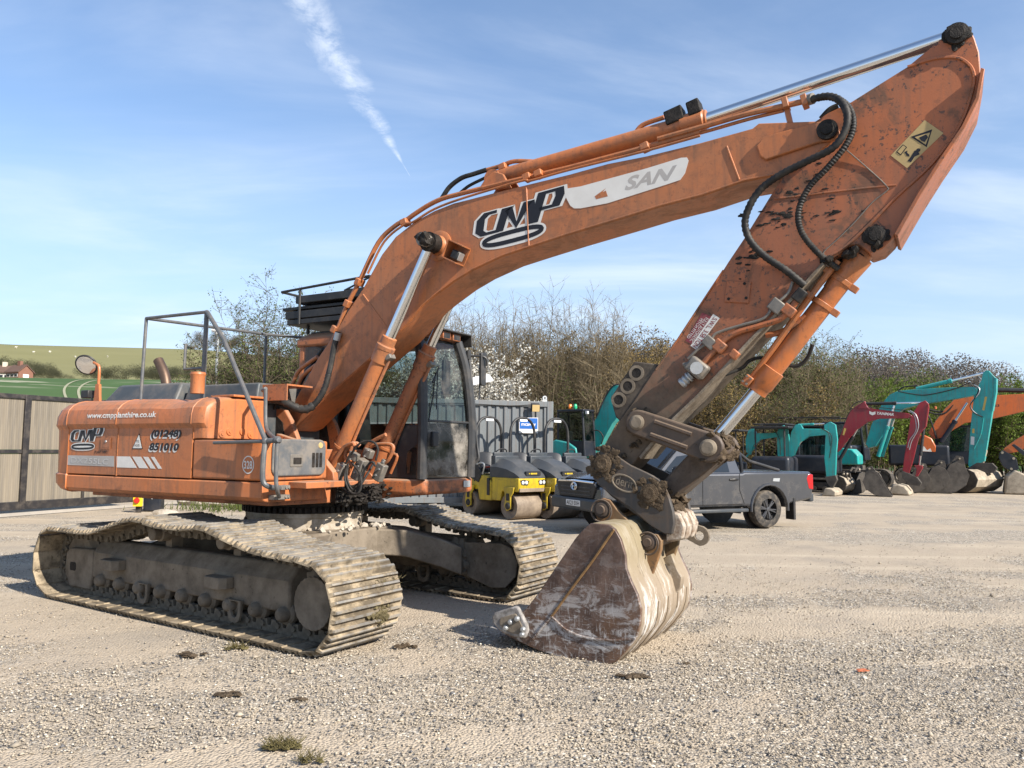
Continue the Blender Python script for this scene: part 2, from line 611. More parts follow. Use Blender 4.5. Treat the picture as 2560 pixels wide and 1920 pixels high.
gv, gf = [], []
xs_ = [-90, -60, -40, -28] + [-20 + .25 * i for i in range(161)] + [28, 40, 60, 90]
ys_ = [-30, -15, -5, 0] + [1 + .25 * i for i in range(100)] + [28, 32, 36, 42, 50, 60, 75]
for y in ys_:
    for x in xs_:
        gv.append((x, y, -.012 + .5 * ground_h(x, y)))
nx_ = len(xs_)
for j in range(len(ys_) - 1):
    for i in range(nx_ - 1):
        a = j * nx_ + i
        gf.append((a, a + 1, a + 1 + nx_, a + nx_))
gm = MB()
gm.add(gv, gf)
GROUND = gm.build('ground', M['ground'], None, kind='structure', label='pale stony gravel yard with dusty wheel tracks')

# loose stones lying on the near part of the yard
rs = np.random.RandomState(11)
NST = 260000
dep = 2.6 + 11.0 * rs.rand(NST) ** 1.5
lat = (rs.rand(NST) * 2 - 1) * (dep * .72 + .35)
def vnoise(x, y, seed):
    r = np.random.RandomState(seed)
    v = 0
    for s_, a_ in ((.45, 1.), (.9, .7), (1.9, .6), (4.2, .45)):
        for _ in range(3):
            k = r.randn(2) * s_ * 1.7
            v = v + a_ * np.sin(x * k[0] + y * k[1] + r.rand() * 6.3)
    v = v / 3.2
    for a_, b_, w_ in ((7.4, .10, .30), (9.0, .12, .32), (11.6, -.06, .4), (13.3, -.04, .4), (4.75, .34, .22), (6.1, .32, .24), (16.5, .05, .5), (18.6, .06, .5)):
        v = v - .75 * np.exp(-((y - a_ - b_ * x - .25 * np.sin(x * .6 + a_)) / w_) ** 2)
    return v
dens = vnoise(lat, dep, 5)
_g = np.array(gv)
_p = GROUND.data.attributes.new('patch', 'FLOAT', 'POINT')
_p.data.foreach_set('value', np.clip(.45 + .6 * vnoise(_g[:, 0], _g[:, 1], 5), 0, 1).astype(np.float32))
keep = rs.rand(NST) < np.clip(.52 + .75 * dens, .06, 1)
lat, dep = lat[keep], dep[keep]
NST = len(lat)
size = (.0030 + .0095 * rs.rand(NST) ** 3.2) * (1 + (rs.rand(NST) > .985) * rs.rand(NST) * 1.3)
octa = np.array([(1, 0, 0), (0, 1, 0), (-1, 0, 0), (0, -1, 0), (.1, .1, .85), (0, 0, -.6)], float)
octf = np.array([(0, 1, 4), (1, 2, 4), (2, 3, 4), (3, 0, 4), (1, 0, 5), (2, 1, 5), (3, 2, 5), (0, 3, 5)])
jit = 1 + .35 * (rs.rand(NST, 6, 1) - .5) * 2
shape = octa[None] * jit * np.stack([.8 + .6 * rs.rand(NST), .7 + .5 * rs.rand(NST), .55 + .4 * rs.rand(NST)], 1)[:, None, :]
ang = rs.rand(NST) * 6.283
ca, sa = np.cos(ang)[:, None], np.sin(ang)[:, None]
px_ = shape[..., 0] * ca - shape[..., 1] * sa
py_ = shape[..., 0] * sa + shape[..., 1] * ca
pos = np.stack([px_ * size[:, None] + lat[:, None], py_ * size[:, None] + dep[:, None], shape[..., 2] * size[:, None] + size[:, None] * .28 - .006], 2).reshape(-1, 3)
fc = (octf[None] + (np.arange(NST) * 6)[:, None, None]).reshape(-1, 3)
sme = bpy.data.meshes.new('loose_stones')
sme.vertices.add(len(pos))
sme.vertices.foreach_set('co', pos.astype(np.float32).ravel())
sme.loops.add(fc.size)
sme.loops.foreach_set('vertex_index', fc.astype(np.int32).ravel())
sme.polygons.add(len(fc))
sme.polygons.foreach_set('loop_start', np.arange(0, fc.size, 3, dtype=np.int32))
sme.update(calc_edges=True)
at_ = sme.attributes.new('tone', 'FLOAT', 'POINT')
at_.data.foreach_set('value', np.repeat(rs.rand(NST), 6).astype(np.float32))
def m_stone():
    t = NT('loose_stone', .9, 0, .15)
    a = t.n('ShaderNodeAttribute')
    a.attribute_name = 'tone'
    f = a.outputs['Fac']
    c = t.mix(f, (.225, .191, .148), (.44, .376, .29))
    c = t.mix(t.step(f, .96, .97), c, (.60, .55, .46))
    c = t.mix(t.step(t.math('FRACT', t.math('MULTIPLY', f, 7.3)), .88, .9), c, (.13, .125, .125))
    return t.out(c, .9)
sme.materials.append(m_stone())
put('loose_stones', sme, None, kind='stuff', label='loose pale gravel stones scattered over the near part of the yard', cat='gravel')

# ================================================================ the big orange excavator
YARD_X, YARD_Y = -2.2215, 8.4222
HEAD_U, HEAD_T = R(-29.5), R(-33.2)
EX = thing('crawler_excavator', 'large weathered orange crawler excavator resting its brown digging bucket on the gravel', 'excavator',
           (YARD_X, YARD_Y, 0), HEAD_U)
DT = HEAD_T - HEAD_U


def P(name, mb, mat, parent=EX, bevel=0, **k):
    return mb.build(name, M[mat] if isinstance(mat, str) else mat, parent, bevel, **k)


def along(path, closed=True):
    Q = [Vector((p[0], 0, p[1])) for p in path]
    if closed:
        Q = Q + [Q[0]]
    L = [0]
    for a, b in zip(Q, Q[1:]):
        L.append(L[-1] + (b - a).length)
    def at(s):
        s = s % L[-1]
        i = 0
        while i < len(L) - 2 and L[i + 1] < s:
            i += 1
        t = (s - L[i]) / max(1e-9, L[i + 1] - L[i])
        return Q[i].lerp(Q[i + 1], t)
    return at, L[-1]


# ---- undercarriage: path of the shoe plates in the side view (x, z)
TRK = [(-1.95, .03), (-1.2, .03), (-.4, .03), (.4, .03), (1.2, .03), (1.88, .03), (2.06, .105), (2.15, .235), (2.168, .363), (2.14, .485),
       (2.045, .62), (1.87, .683), (1.55, .702), (1.2, .728), (.83, .805), (.55, .862), (.24, .842), (-.1, .84), (-.48, .874), (-.78, .82),
       (-1.28, .705), (-2.04, .682), (-2.22, .55), (-2.275, .345), (-2.21, .165), (-2.06, .068)]
_sp = smooth_path([(p[0], 0, p[1]) for p in TRK + [TRK[0]]], 5)[:-1]
trk_at, trk_len = along([(p.x, p.z) for p in _sp])
NSHOE = 51
pitch = trk_len / NSHOE
hs = pitch * .5 + .004
prof = [(-hs, 0), (-hs + .004, -.016), (-hs + .014, .008), (-hs + .022, .040), (-hs + .038, .040), (-hs + .046, .008), (-.018, .008), (-.009, .036), (.009, .036), (.018, .008),
        (hs - .046, .008), (hs - .038, .040), (hs - .022, .040), (hs - .014, .008), (hs, .004), (hs, -.006), (-hs + .02, -.006)]
SHW = .39
sb = MB()
sb.prism(prof, [-SHW + (.025 if q[1] > .02 else 0) for q in prof], [SHW - (.025 if q[1] > .02 else 0) for q in prof], 'y')
shoe_me = sb.mesh('track_shoe', 30)
shoe_me.materials.append(M['shoe'])
lk = MB()
for sy in (-1, 1):
    y0, y1 = sy * .075, sy * .115
    lk.prism([(-.092, -.035), (-.075, -.105), (-.03, -.112), (-.02, -.06), (.02, -.06), (.03, -.112), (.082, -.105), (.1, -.05), (.085, -.008), (-.085, -.008)], min(y0, y1), max(y0, y1))
    lk.cyl((-.07, sy * .105, -.072), (-.07, sy * .135, -.072), .024, n=10)
lk.cyl((-.07, -.11, -.072), (-.07, .11, -.072), .03, n=10)
link_me = lk.mesh('track_link')
link_me.materials.append(M['chain'])

for side, yc in (('near', -1.295), ('far', 1.295)):
    # chain pins as the track's own mesh
    ch = MB()
    base = []
    for k in range(NSHOE):
        s = (k + .37) * pitch
        p = trk_at(s)
        t = (trk_at(s + pitch * .5) - trk_at(s - pitch * .5)).normalized()
        nrm = Vector((t.z, 0, -t.x))            # outwards: the path runs along the ground towards +X and back over the top
        base.append((p, t, nrm))
    nb = len(base)
    vs = []
    for p, t, nrm in base:
        for dy, dn in ((-.05, .05), (.05, .05), (.05, .095), (-.05, .095)):
            q = p - nrm * dn
            vs.append((q.x, yc + dy, q.z))
    ch.add(vs, [(i * 4 + j, i * 4 + (j + 1) % 4, ((i + 1) % nb) * 4 + (j + 1) % 4, ((i + 1) % nb) * 4 + j) for i in range(nb) for j in range(4)])
    trk = P('track', ch, 'chain', rz=DT)
    for k, (p, t, nrm) in enumerate(base):
        m = Matrix(((t.x, 0, nrm.x, p.x), (0, 1, 0, yc), (t.z, 0, nrm.z, p.z), (0, 0, 0, 1)))
        for nm, me in (('track_shoe', shoe_me), ('track_link', link_me)):
            o = put(nm, me, trk)
            o.matrix_local = m
    # track frame
    sg = 1 if yc < 0 else -1                    # towards the outside is -sg*... the side faces away from the machine
    fo, fi = yc - sg * .13, yc + sg * .185
    fr = MB()
    lo_, hi_ = min(fo, fi), max(fo, fi)
    fr.prism([(lo_, .215), (lo_, .475), (lo_ + .10, .60), (hi_ - .10, .60), (hi_, .48), (hi_, .215)], -1.60, 1.42, 'x')
    frame = P('track_frame', fr, 'under', bevel=.02, rz=DT)
    g = MB()
    g.prism([(-2.10, .43), (-2.11, .22), (-2.0, .085), (-1.60, .085), (-1.57, .215), (-1.57, .50), (-1.66, .50), (-2.02, .485)], lo_ - .012, lo_ + .07)
    g.prism([(-2.10, .43), (-2.11, .22), (-2.0, .085), (-1.60, .085), (-1.57, .215), (-1.57, .50), (-1.66, .50), (-2.02, .485)], hi_ - .07, hi_ + .012)
    P('idler_guard', g, 'under', frame, .015)
    sl = MB()
    for yy in (lo_ - .0135, ):
        sl.prism([(-1.99, .34), (-1.905, .34), (-1.89, .325), (-1.89, .27), (-1.905, .255), (-1.99, .255), (-2.0, .27), (-2.0, .325)], yy - .003, yy + .003)
    P('slot', sl, 'grease', frame)
    for xx in (-.1, .62):
        sl = MB()
        sl.lathe([(.0001, .004), (.05, .004), (.054, -.004)], (xx, lo_ + .066, .529), (0, -.75, .66), 14)
        P('oil_hole', sl, 'grease', frame)
    idl = MB()
    idl.lathe([(.06, -.09), (.26, -.09), (.30, -.05), (.33, -.04), (.33, .04), (.30, .05), (.26, .09), (.06, .09)], (-1.92, yc, .36), (0, 1, 0), 28)
    P('idler', idl, 'under', frame)
    spr = MB()
    tp = []
    for i in range(42):
        r = .335 if i % 2 else .295
        tp.append((1.79 + r * math.cos(i * math.pi / 21), .36 + r * math.sin(i * math.pi / 21)))
    spr.prism(tp, yc - .04, yc + .04)
    spr.lathe([(.0001, -.20), (.165, -.20), (.185, -.19), (.19, -.10), (.25, -.06), (.25, .12), (.2, .2), (.0001, .2)], (1.79, yc, .36), (0, 1, 0), 36)
    fd = P('sprocket', spr, 'under', frame)
    dsk = MB()
    zz = []
    for i in range(52):
        r = .205 + (.006 if i % 2 else 0)
        zz.append((1.79 + r * math.cos(i * math.pi / 26), .355 + r * math.sin(i * math.pi / 26)))
    dsk.prism(zz, yc - .225, yc - .20)
    P('drive_cover', dsk, 'under', fd, .004)
    if yc > 0:
        mg = MB()
        mg.prism([(1.33, .56), (1.33, .22), (1.40, .19), (1.72, .10), (1.90, .12), (2.03, .25), (2.05, .40), (1.97, .54), (1.85, .58)], yc - .235, yc - .2, 'y')
        mg.prism([(1.30, .60), (1.30, .20), (1.36, .20), (1.36, .60)], yc - .26, yc - .2)
        P('motor_guard', mg, 'under', frame, .008)
        mb = MB()
        for i in range(9):
            rr = random.Random(i)
            mb.blob((1.33 + rr.random() * .05 - (i > 5) * .1, yc - .24, .24 + i * .04), (.05, .04, .05), 40 + i, .4)
        P('mud', mb, 'under', frame)
    for i in range(9):
        x = -1.40 + i * .345
        rl = MB()
        rl.lathe([(.0001, -.195), (.034, -.195), (.048, -.185), (.062, -.16), (.064, -.118), (.080, -.116), (.096, -.10), (.096, -.06), (.078, -.05), (.078, .05), (.096, .06), (.096, .10), (.080, .116), (.064, .118), (.062, .16), (.048, .185), (.0001, .195)], (x, yc, .205), (0, 1, 0), 16)
        P('track_roller', rl, 'under', frame)
    for x in (-.61, .77):
        for yy in (lo_ - .045, hi_ + .012):
            gd = MB()
            o_ = [(x - .085, .26), (x - .085, .14), (x - .065, .085), (x - .03, .068), (x + .03, .068), (x + .065, .085), (x + .085, .14), (x + .085, .26)]
            i_ = [(x - .05, .25), (x - .05, .16), (x - .035, .125), (x - .015, .115), (x + .015, .115), (x + .035, .125), (x + .05, .16), (x + .05, .25)]
            gd.ring(o_, i_, yy, yy + .03)
            P('chain_guide', gd, 'under', frame, .004)
    for x in (-.48, .56):
        cr = MB()
        cr.lathe([(.0001, -.19), (.05, -.19), (.06, -.18), (.06, -.11), (.075, -.10), (.075, -.02), (.065, 0), (.065, .07), (.0001, .07)], (x, yc, .735), (0, 1, 0), 16)
        cr.bx(x - .05, x + .05, yc + .0, yc + .12, .55, .72)
        P('carrier_roller', cr, 'under', frame)
    for x in (-1.12, .56):
        st = MB()
        st.prism([(x - .14, lo_), (x - .14, lo_ - .075), (x - .10, lo_ - .13), (x + .10, lo_ - .13), (x + .14, lo_ - .075), (x + .14, lo_)], .345, .445, 'z')
        P('step', st, 'under', frame, .006)

# clods with straw caught on the nose of the near track
M['straw'] = m_mud('strawy_mud', (.06, .05, .026), (.17, .14, .075), 26, .9, .015)
for yc_, zc_, wy, wz, n_, sd_ in ((-1.10, .47, .17, .045, 60, 1), (-1.16, .27, .07, .07, 40, 2), (-1.22, .60, .09, .03, 24, 3)):
    tf_ = MB()
    rr = random.Random(sd_)
    xf = 2.19 - (max(0, zc_ - .4) * .55)
    for i in range(n_):
        dy, dz = rr.gauss(0, wy * .5), rr.gauss(0, wz * .55)
        s_ = rr.uniform(.010, .026)
        tf_.blob((xf - max(0, zc_ + dz - .42) * .45 + rr.uniform(-.01, .012), yc_ + dy, zc_ + dz), (s_ * .8, s_ * 1.4, s_), sd_ * 99 + i, .5, 1)
    for i in range(n_ * 2):
        p = Vector((xf + .008 - max(0, zc_ - .42) * .4, yc_ + rr.gauss(0, wy * .55), zc_ + rr.gauss(0, wz * .6)))
        q = p + Vector((rr.uniform(0, .03), rr.uniform(-.05, .05), rr.uniform(-.05, .03)))
        tf_.tube([p, q], [.0025, .001], 3)
    P('straw_clod', tf_, 'straw', rz=DT, kind='stuff')

# ---- centre frame with its four legs
cb = MB()
cb.prism([(-.75, -.55), (-.55, -.75), (.55, -.75), (.75, -.55), (.75, .55), (.55, .75), (-.55, .75), (-.75, .55)], .47, .74, 'z')
for sx in (-1, 1):
    for sy in (-1, 1):
        a0, a1 = Vector((sx * .42, sy * .40, 0)), Vector((sx * 1.22, sy * 1.15, 0))
        d = (a1 - a0).normalized()
        w = Vector((-d.y, d.x, 0))
        vs, fs = [], []
        for t, zt, zb, hw in ((0, .735, .47, .30), (.45, .70, .42, .25), (.8, .60, .30, .25), (1, .52, .22, .30)):
            c = a0.lerp(a1, t)
            vs += [c - w * hw + Vector((0, 0, zb)), c + w * hw + Vector((0, 0, zb)), c + w * hw + Vector((0, 0, zt)), c - w * hw + Vector((0, 0, zt))]
        for i in range(3):
            for j in range(4):
                q = (j + 1) % 4
                fs.append((i * 4 + j, i * 4 + q, i * 4 + 4 + q, i * 4 + 4 + j))
        fs += [(0, 1, 2, 3), (12, 13, 14, 15)]
        cb.add(vs, fs)
CBODY = P('centre_frame', cb, 'under', bevel=.015, rz=DT)
rg = MB()
rg.lathe([(.52, .735), (.60, .735), (.60, .86), (.62, .865), (.62, .91), (.52, .91)], (0, 0, 0), (0, 0, 1), 48)
P('swing_pedestal', rg, 'pale', CBODY)
tb = MB()
for i in range(64):
    a = 2 * math.pi * i / 64
    tb.box((.635 * math.cos(a), .635 * math.sin(a), .945), (.05, .035, .06), Matrix.Rotation(a, 3, 'Z'))
tb.lathe([(.5, .91), (.63, .91), (.63, .985), (.66, .985), (.66, 1.03), (.5, 1.03)], (0, 0, 0), (0, 0, 1), 48)
P('swing_bearing', tb, 'grease')
md = MB()
rr = random.Random(5)
for i in range(46):
    a, r_ = rr.uniform(-2.4, .6), rr.uniform(.60, .86)
    s_ = rr.uniform(.012, .045)
    md.blob((r_ * math.cos(a), r_ * math.sin(a), .745 + s_ * .4), (s_, s_, s_ * .8), i, .35, 1)
P('mud_lumps', md, 'pale', CBODY, kind='stuff')

# ---- upper deck
dk = MB()
dk.prism([(-2.1, -1.1), (.60, -1.1), (.74, -.45), (.74, 1.25), (-2.1, 1.25)], 1.035, 1.24, 'z')
P('deck', dk, 'orange_frame', bevel=.01)
ctr = MB()
ctr.bx(-.9, .42, -.50, .42, 1.24, 1.56)
ctr.prism([(.05, 1.24), (.86, 1.24), (.84, 1.34), (.55, 1.60), (.05, 1.72)], -.515, -.44)
P('centre_box', ctr, 'orange_frame', bevel=.01)
# boom foot brackets
for y0, y1 in ((-.36, -.30), (.30, .36)):
    bk = MB()
    bk.prism([(-.62, 1.3), (-.34, 1.84), (-.25, 1.96), (-.13, 2.0), (0.0, 1.97), (.09, 1.86), (.22, 1.62), (.40, 1.3)], y0, y1)
    b = P('boom_bracket', bk, 'orange_frame', bevel=.012)
    pn = MB()
    pn.prism([(-.30, 1.55), (-.27, 1.80), (-.2, 1.88), (-.1, 1.9), (-.02, 1.84), (.04, 1.6), (.03, 1.45), (-.25, 1.45)], y0 - .006, y0 + .002)
    P('grease_patch', pn, 'grease', b)
    for i in range(12):
        pass

# hood cross section: outwards offset against height
HOOD = [(1.275, 0), (1.752, 0), (1.80, -.034), (1.88, -.032), (1.95, -.014), (2.0, .03), (2.035, .085), (2.056, .16), (2.064, .30)]
def hood_y(z):
    for (z0, y0), (z1, y1) in zip(HOOD, HOOD[1:]):
        if z0 <= z <= z1:
            return -1.35 + y0 + (y1 - y0) * (z - z0) / (z1 - z0)
    return -1.35


def hood_panel(name, x0, x1, sgn=1, mat='orange', dip=False):
    mb = MB()
    sec = [(-1.35 + o, z) for z, o in HOOD] + [(-.5, 2.068), (-.5, 1.275)]
    xs = [x0 + (x1 - x0) * i / 12 for i in range(13)]
    vs, fs = [], []
    n = len(sec)
    for x in xs:
        k = 0
        if dip:
            u_ = (x - x0) / (x1 - x0)
            k = -.035 * math.exp(-((u_ - .70) / .16) ** 2)
        for (y, z) in sec:
            e = k * max(0, (z - 1.9) / .15)
            vs.append((x, sgn * y, z + e))
    for i in range(12):
        for j in range(n):
            q = (j + 1) % n
            fs.append((i * n + j, i * n + q, i * n + n + q, i * n + n + j))
    fs += [tuple(range(n)), tuple(range(12 * n, 13 * n))]
    mb.add(vs, fs)
    return P(name, mb, mat, bevel=.006, seg=2, ang=16)


d1 = hood_panel('side_door', -2.172, -1.326)
d2 = hood_panel('side_door', -1.312, -.172, dip=True)
# front block of the hood, with its sun-lit front face
fb = MB()
sec = [(-1.35 + o, z) for z, o in HOOD if z > 1.6]
sec = [(-1.345, 1.655)] + sec + [(-.62, 2.068), (-.62, 1.655)]
vs, fs = [], []
n = len(sec)
prf = [(-.160, 0), (-.07, 0), (-.035, .008), (-.008, .028), (.006, .055), (.012, .085)]
for x, ins in prf:
    for y, z in sec:
        yy = y + ins if y < -1.0 else y
        zz = z - (ins * .35 if z > 2.0 else 0)
        vs.append((x, yy, zz))
for i in range(len(prf) - 1):
    for j in range(n):
        q = (j + 1) % n
        fs.append((i * n + j, i * n + q, i * n + n + q, i * n + n + j))
fs += [tuple(range(n)), tuple(range((len(prf) - 1) * n, len(prf) * n))]
fb.add(vs, fs)
HB = P('hood_block', fb, 'orange', bevel=.006, ang=26)
lip = MB()
lip.bx(-.30, .035, -1.06, -.66, 2.066, 2.088)
P('lip', lip, 'orange', HB, .005)
dm = MB()
for yy, zz in ((-1.17, 1.70), (-1.08, 1.725), (-.92, 1.725), (-.82, 1.70)):
    dm.lathe([(.0001, .02), (.014, .02), (.016, .012), (.034, .012), (.038, 0)], (.012, yy, zz), (1, 0, 0), 14)
P('bolt', dm, 'orange', HB)
# lower tool box with the grey door on its front
tbx = MB()
def rrect(x0, x1, z0, z1, r, n=4):
    out = []
    for cx, cz, a in ((x1 - r, z0 + r, -90), (x1 - r, z1 - r, 0), (x0 + r, z1 - r, 90), (x0 + r, z0 + r, 180)):
        for i in range(n + 1):
            t = R(a + 90 * i / n)
            out.append((cx + r * math.cos(t), cz + r * math.sin(t)))
    return out
tbx.prism([(-.158, -1.35), (.70, -1.35), (.76, -1.335), (.785, -1.29), (.785, -.535), (-.158, -.535)], 1.277, 1.642, 'z')
TB = P('tool_box', tbx, 'orange', bevel=.02, seg=3)
gd = MB()
gd.prism(rrect(-1.262, -.585, 1.315, 1.655, .075), .782, .812, 'x')
GD = P('battery_door', gd, 'darkgrey', TB, .014, seg=3)
hd = MB()
hd.prism(rrect(-1.055, -.90, 1.40, 1.515, .01), .812, .818, 'x')
P('handle', hd, 'steel', GD, .003)
hk = MB()
hk.prism(rrect(-1.02, -.92, 1.425, 1.485, .008), .818, .822, 'x')
P('handle_recess', hk, 'grease', GD)
for i in range(3):
    a = -.775 + i * .049
    hk = MB()
    hk.prism(rrect(a, a + .038, 1.39, 1.53, .008), .811, .8135, 'x')
    P('vent_slot', hk, 'grease', GD)
sp = MB()
sp.lathe([(.0001, .006), (.026, .006), (.03, 0)], (.812, -.665, 1.60), (1, 0, 0), 14)
P('cap', sp, 'decal_tan', GD)
# skirt along the bottom
sk = MB()
vs, fs = [], []
secs = [(-1.30, 1.268), (-1.352, 1.262), (-1.352, 1.13), (-1.325, 1.095), (-1.28, 1.085), (-.55, 1.085), (-.55, 1.268)]
n = len(secs)
for x, yoff in ((-2.175, 0), (.70, 0), (.775, .012)):
    for y, z in secs:
        vs.append((x, y + (yoff if y < -1 else 0), z))
for i in range(2):
    for j in range(n):
        q = (j + 1) % n
        fs.append((i * n + j, i * n + q, i * n + n + q, i * n + n + j))
fs += [tuple(range(n)), tuple(range(2 * n, 3 * n))]
sk.add(vs, fs)
SK = P('skirt', sk, 'orange', bevel=.01)
stp = MB()
stp.bx(.775, 1.0, -1.03, -.52, 1.205, 1.262)
P('foot_step', stp, 'orange_frame', SK, .005)
bkt = MB()
for zz in (1.215, 1.13):
    bkt.bx(.778, .85, -1.27, -1.08, zz - .02, zz + .022)
    bkt.cyl((.85, -1.13, zz), (.862, -1.13, zz), .016, n=8)
    bkt.cyl((.85, -1.10, zz), (.862, -1.10, zz), .014, n=8)
P('rail_bracket', bkt, 'steel', SK, .003)
# far side of the hood, mostly hidden
fh = MB()
fh.bx(-2.17, -.25, .45, 1.32, 1.26, 2.04)
P('far_hood', fh, 'orange', bevel=.08, seg=3)
tp = MB()
tp.bx(-2.17, -.12, -.62, .6, 1.3, 2.03)
P('engine_deck', tp, 'hoodgrey', bevel=.01)

# counterweight: rings of a rounded plan outline
cw = MB()
plan = [(-2.178, -1.35), (-2.36, -1.335), (-2.52, -1.26), (-2.66, -1.12), (-2.77, -.92), (-2.86, -.62), (-2.90, -.3), (-2.91, 0)]
plan = plan + [(x, -y) for x, y in plan[-2::-1]]
lev = [(1.075, .10), (1.10, .045), (1.16, .0), (1.262, -.01), (1.275, .012), (1.74, .0), (1.79, -.03), (1.88, -.022), (1.96, .012), (2.02, .08), (2.05, .17)]
vs, fs = [], []
n = len(plan)
for z, ins in lev:
    for x, y in plan:
        nx, ny = (x + 1.9), y
        l_ = math.hypot(nx, ny)
        k = 0 if x > -2.2 else 1
        vs.append((x - ins * nx / l_ * 1.0 if k else x, y - (ins * (ny / l_ if k else (1 if y > 0 else -1))), z))
for i in range(len(lev) - 1):
    for j in range(n - 1):
        fs.append((i * n + j, i * n + j + 1, i * n + n + j + 1, i * n + n + j))
    fs.append((i * n + n - 1, i * n, i * n + n, i * n + n + n - 1))
fs += [tuple(range(n)), tuple(range((len(lev) - 1) * n, len(lev) * n))]
cw.add(vs, fs)
P('counterweight', cw, 'orange', ang=18)

# dark engine covers on top of the hood
ec = MB()
def cover(x0, x1, y0, y1, z0, z1, e):
    vs = [(x0, y0, z0), (x1, y0, z0), (x1, y1, z0), (x0, y1, z0), (x0 + e, y0 + e * .8, z1), (x1 - e * .3, y0 + e * .8, z1), (x1 - e * .3, y1 - e * .8, z1), (x0 + e, y1 - e * .8, z1)]
    ec.add(vs, [(3, 2, 1, 0), (4, 5, 6, 7), (0, 1, 5, 4), (1, 2, 6, 5), (2, 3, 7, 6), (3, 0, 4, 7)])
cover(-2.46, -1.15, -.85, .35, 2.03, 2.275, .16)
P('engine_cover', ec, 'hoodgrey', bevel=.03, seg=3)
ec = MB()
cover(-1.13, .0, -.75, .45, 2.03, 2.235, .05)
P('engine_cover', ec, 'hoodgrey', bevel=.02, seg=3)
ex = MB()
ex.tube(smooth_path([(-2.42, 0, 2.2), (-2.44, 0, 2.36), (-2.50, 0, 2.50), (-2.62, 0, 2.66)], 5), .062, 16, False)
ex.tube(smooth_path([(-2.42, 0, 2.2), (-2.44, 0, 2.36), (-2.50, 0, 2.50), (-2.62, 0, 2.658)], 5), .055, 16, False)
P('exhaust_pipe', ex, m_plain('rusty_exhaust', (.13, .085, .06), .5, .7, .4, .35, 9, .1))
cp = MB()
cp.lathe([(.0001, .19), (.062, .19), (.068, .17), (.060, .15), (.060, 0)], (0.317, -1.705, 2.045), (0, 0, 1), 20)
P('filler_neck', cp, 'orange')
lt = MB()
pl = (-2.404, -1.02, 2.153)
lt.bx(pl[0] - .07, pl[0] + .07, pl[1] - .05, pl[1] + .05, pl[2] - .045, pl[2] + .045)
lt.bx(pl[0] + .06, pl[0] + .08, pl[1] - .01, pl[1] + .01, 2.0, pl[2])
P('rear_camera', lt, 'black', bevel=.012)
mr = MB()
mo = (-2.227, -1.02, 2.103)
tp_ = (-2.286, -1.02, 2.504)
mr.prism([(mo[0] - .06, 2.0), (mo[0] + .06, 2.0), (mo[0] + .03, mo[2] + .16), (mo[0] - .03, mo[2] + .16)], mo[1] - .015, mo[1] + .015)
mr.tube(smooth_path([(mo[0], mo[1], mo[2] + .1), (mo[0] + .0, mo[1], tp_[2] - .06), (tp_[0], tp_[1], tp_[2] - .01), (tp_[0] - .05, tp_[1], tp_[2] + .01)], 5), .016, 8)
MR = P('mirror_post', mr, 'orange')
mg = MB()
mc = Vector((-2.442, -1.04, 2.491))
max_ = Vector((.40, -.62, -.42)).normalized()
mg.lathe([(.0001, -.012), (.115, -.012), (.125, 0), (.118, .014), (.108, .016)], mc, max_, 28)
P('mirror_shell', mg, 'black', MR)
mg = MB()
mg.lathe([(.0001, .022), (.06, .019), (.108, .012)], mc, max_, 28)
P('mirror_glass', mg, m_plain('mirror_glass', (.75, .76, .78), .04, 1, .5, .02, 3, 0), MR)

# handrails
hr = MB()
rt = .0175
def pipe(mb, pts, r=rt, k=0, n=10):
    mb.tube(smooth_path(pts, k) if k else pts, r, n)
P1b, P1t = (-1.317, -1.12, 2.02), (-1.317, -1.1, 2.933)
P2b, P2t = (-.345, -1.12, 2.05), (-0.362, -1.1, 2.927)
Fp = (-1.31, .55, 2.985)
pipe(hr, [P1b, P1t])
pipe(hr, [P1t, P2t])
pipe(hr, [P1t, Fp])
pipe(hr, [Fp, (-1.31, .55, 2.05)])
pipe(hr, [Fp, (-1.2, 1.0, 3.0), (-.75, 1.28, 2.98)], k=5)
pipe(hr, [P2b, (P2t[0] + .0, P2t[1], P2t[2] - .02)], .024)
pipe(hr, [P2t, (-0.325, -1.12, 2.916), (0.028, -1.2, 2.606), (0.875, -1.42, 1.642)], .022)
pipe(hr, [(P2t[0], -1.1, 2.36), (P2t[0] - .30, -1.1, 2.36), (P2t[0] - .30, -1.1, 2.62)], .016)
P('handrail', hr, 'rail')
h2 = MB()
dg = Vector((0.875, -1.42, 1.631))
pipe(h2, [(0.192, -1.4, 1.614), dg], .016)
pipe(h2, [dg, (dg.x + .01, -1.44, 1.50), (dg.x + .01, -1.44, 1.30), (dg.x + .03, -1.40, 1.24), (.86, -1.22, 1.215)], .024, 5)
j2 = Vector((1, -1.4, 1.642))
pipe(h2, [dg, j2], .024)
pipe(h2, [j2, (j2.x, j2.y, 1.34), (j2.x, j2.y + .02, 1.21), (.88, -1.24, 1.14)], .019, 5)
pipe(h2, [(0.379, -0.98, 2.139), (0.417, -1, 1.818), (0.626, -1.15, 1.711), j2], .019, 5)
pipe(h2, [(0.379, -0.98, 2.139), (0.254, -0.9, 2.132)], .019)
h2.blob(tuple(j2), (.038, .038, .035), 3, .1)
h2.blob(tuple(dg), (.034, .034, .04), 4, .1)
P('grab_rail', h2, 'rail')
br = MB()
a = (-0.154, -0.62, 2.214)
br.bx(-.12, .33, -.66, -.645, 2.05, 2.20)
br.bx(-.12, .33, -.66, -.30, 2.198, 2.215)
br.bx(-.13, -.115, -.66, -.30, 2.04, 2.2)
P('hose_guard', br, 'orange_frame')

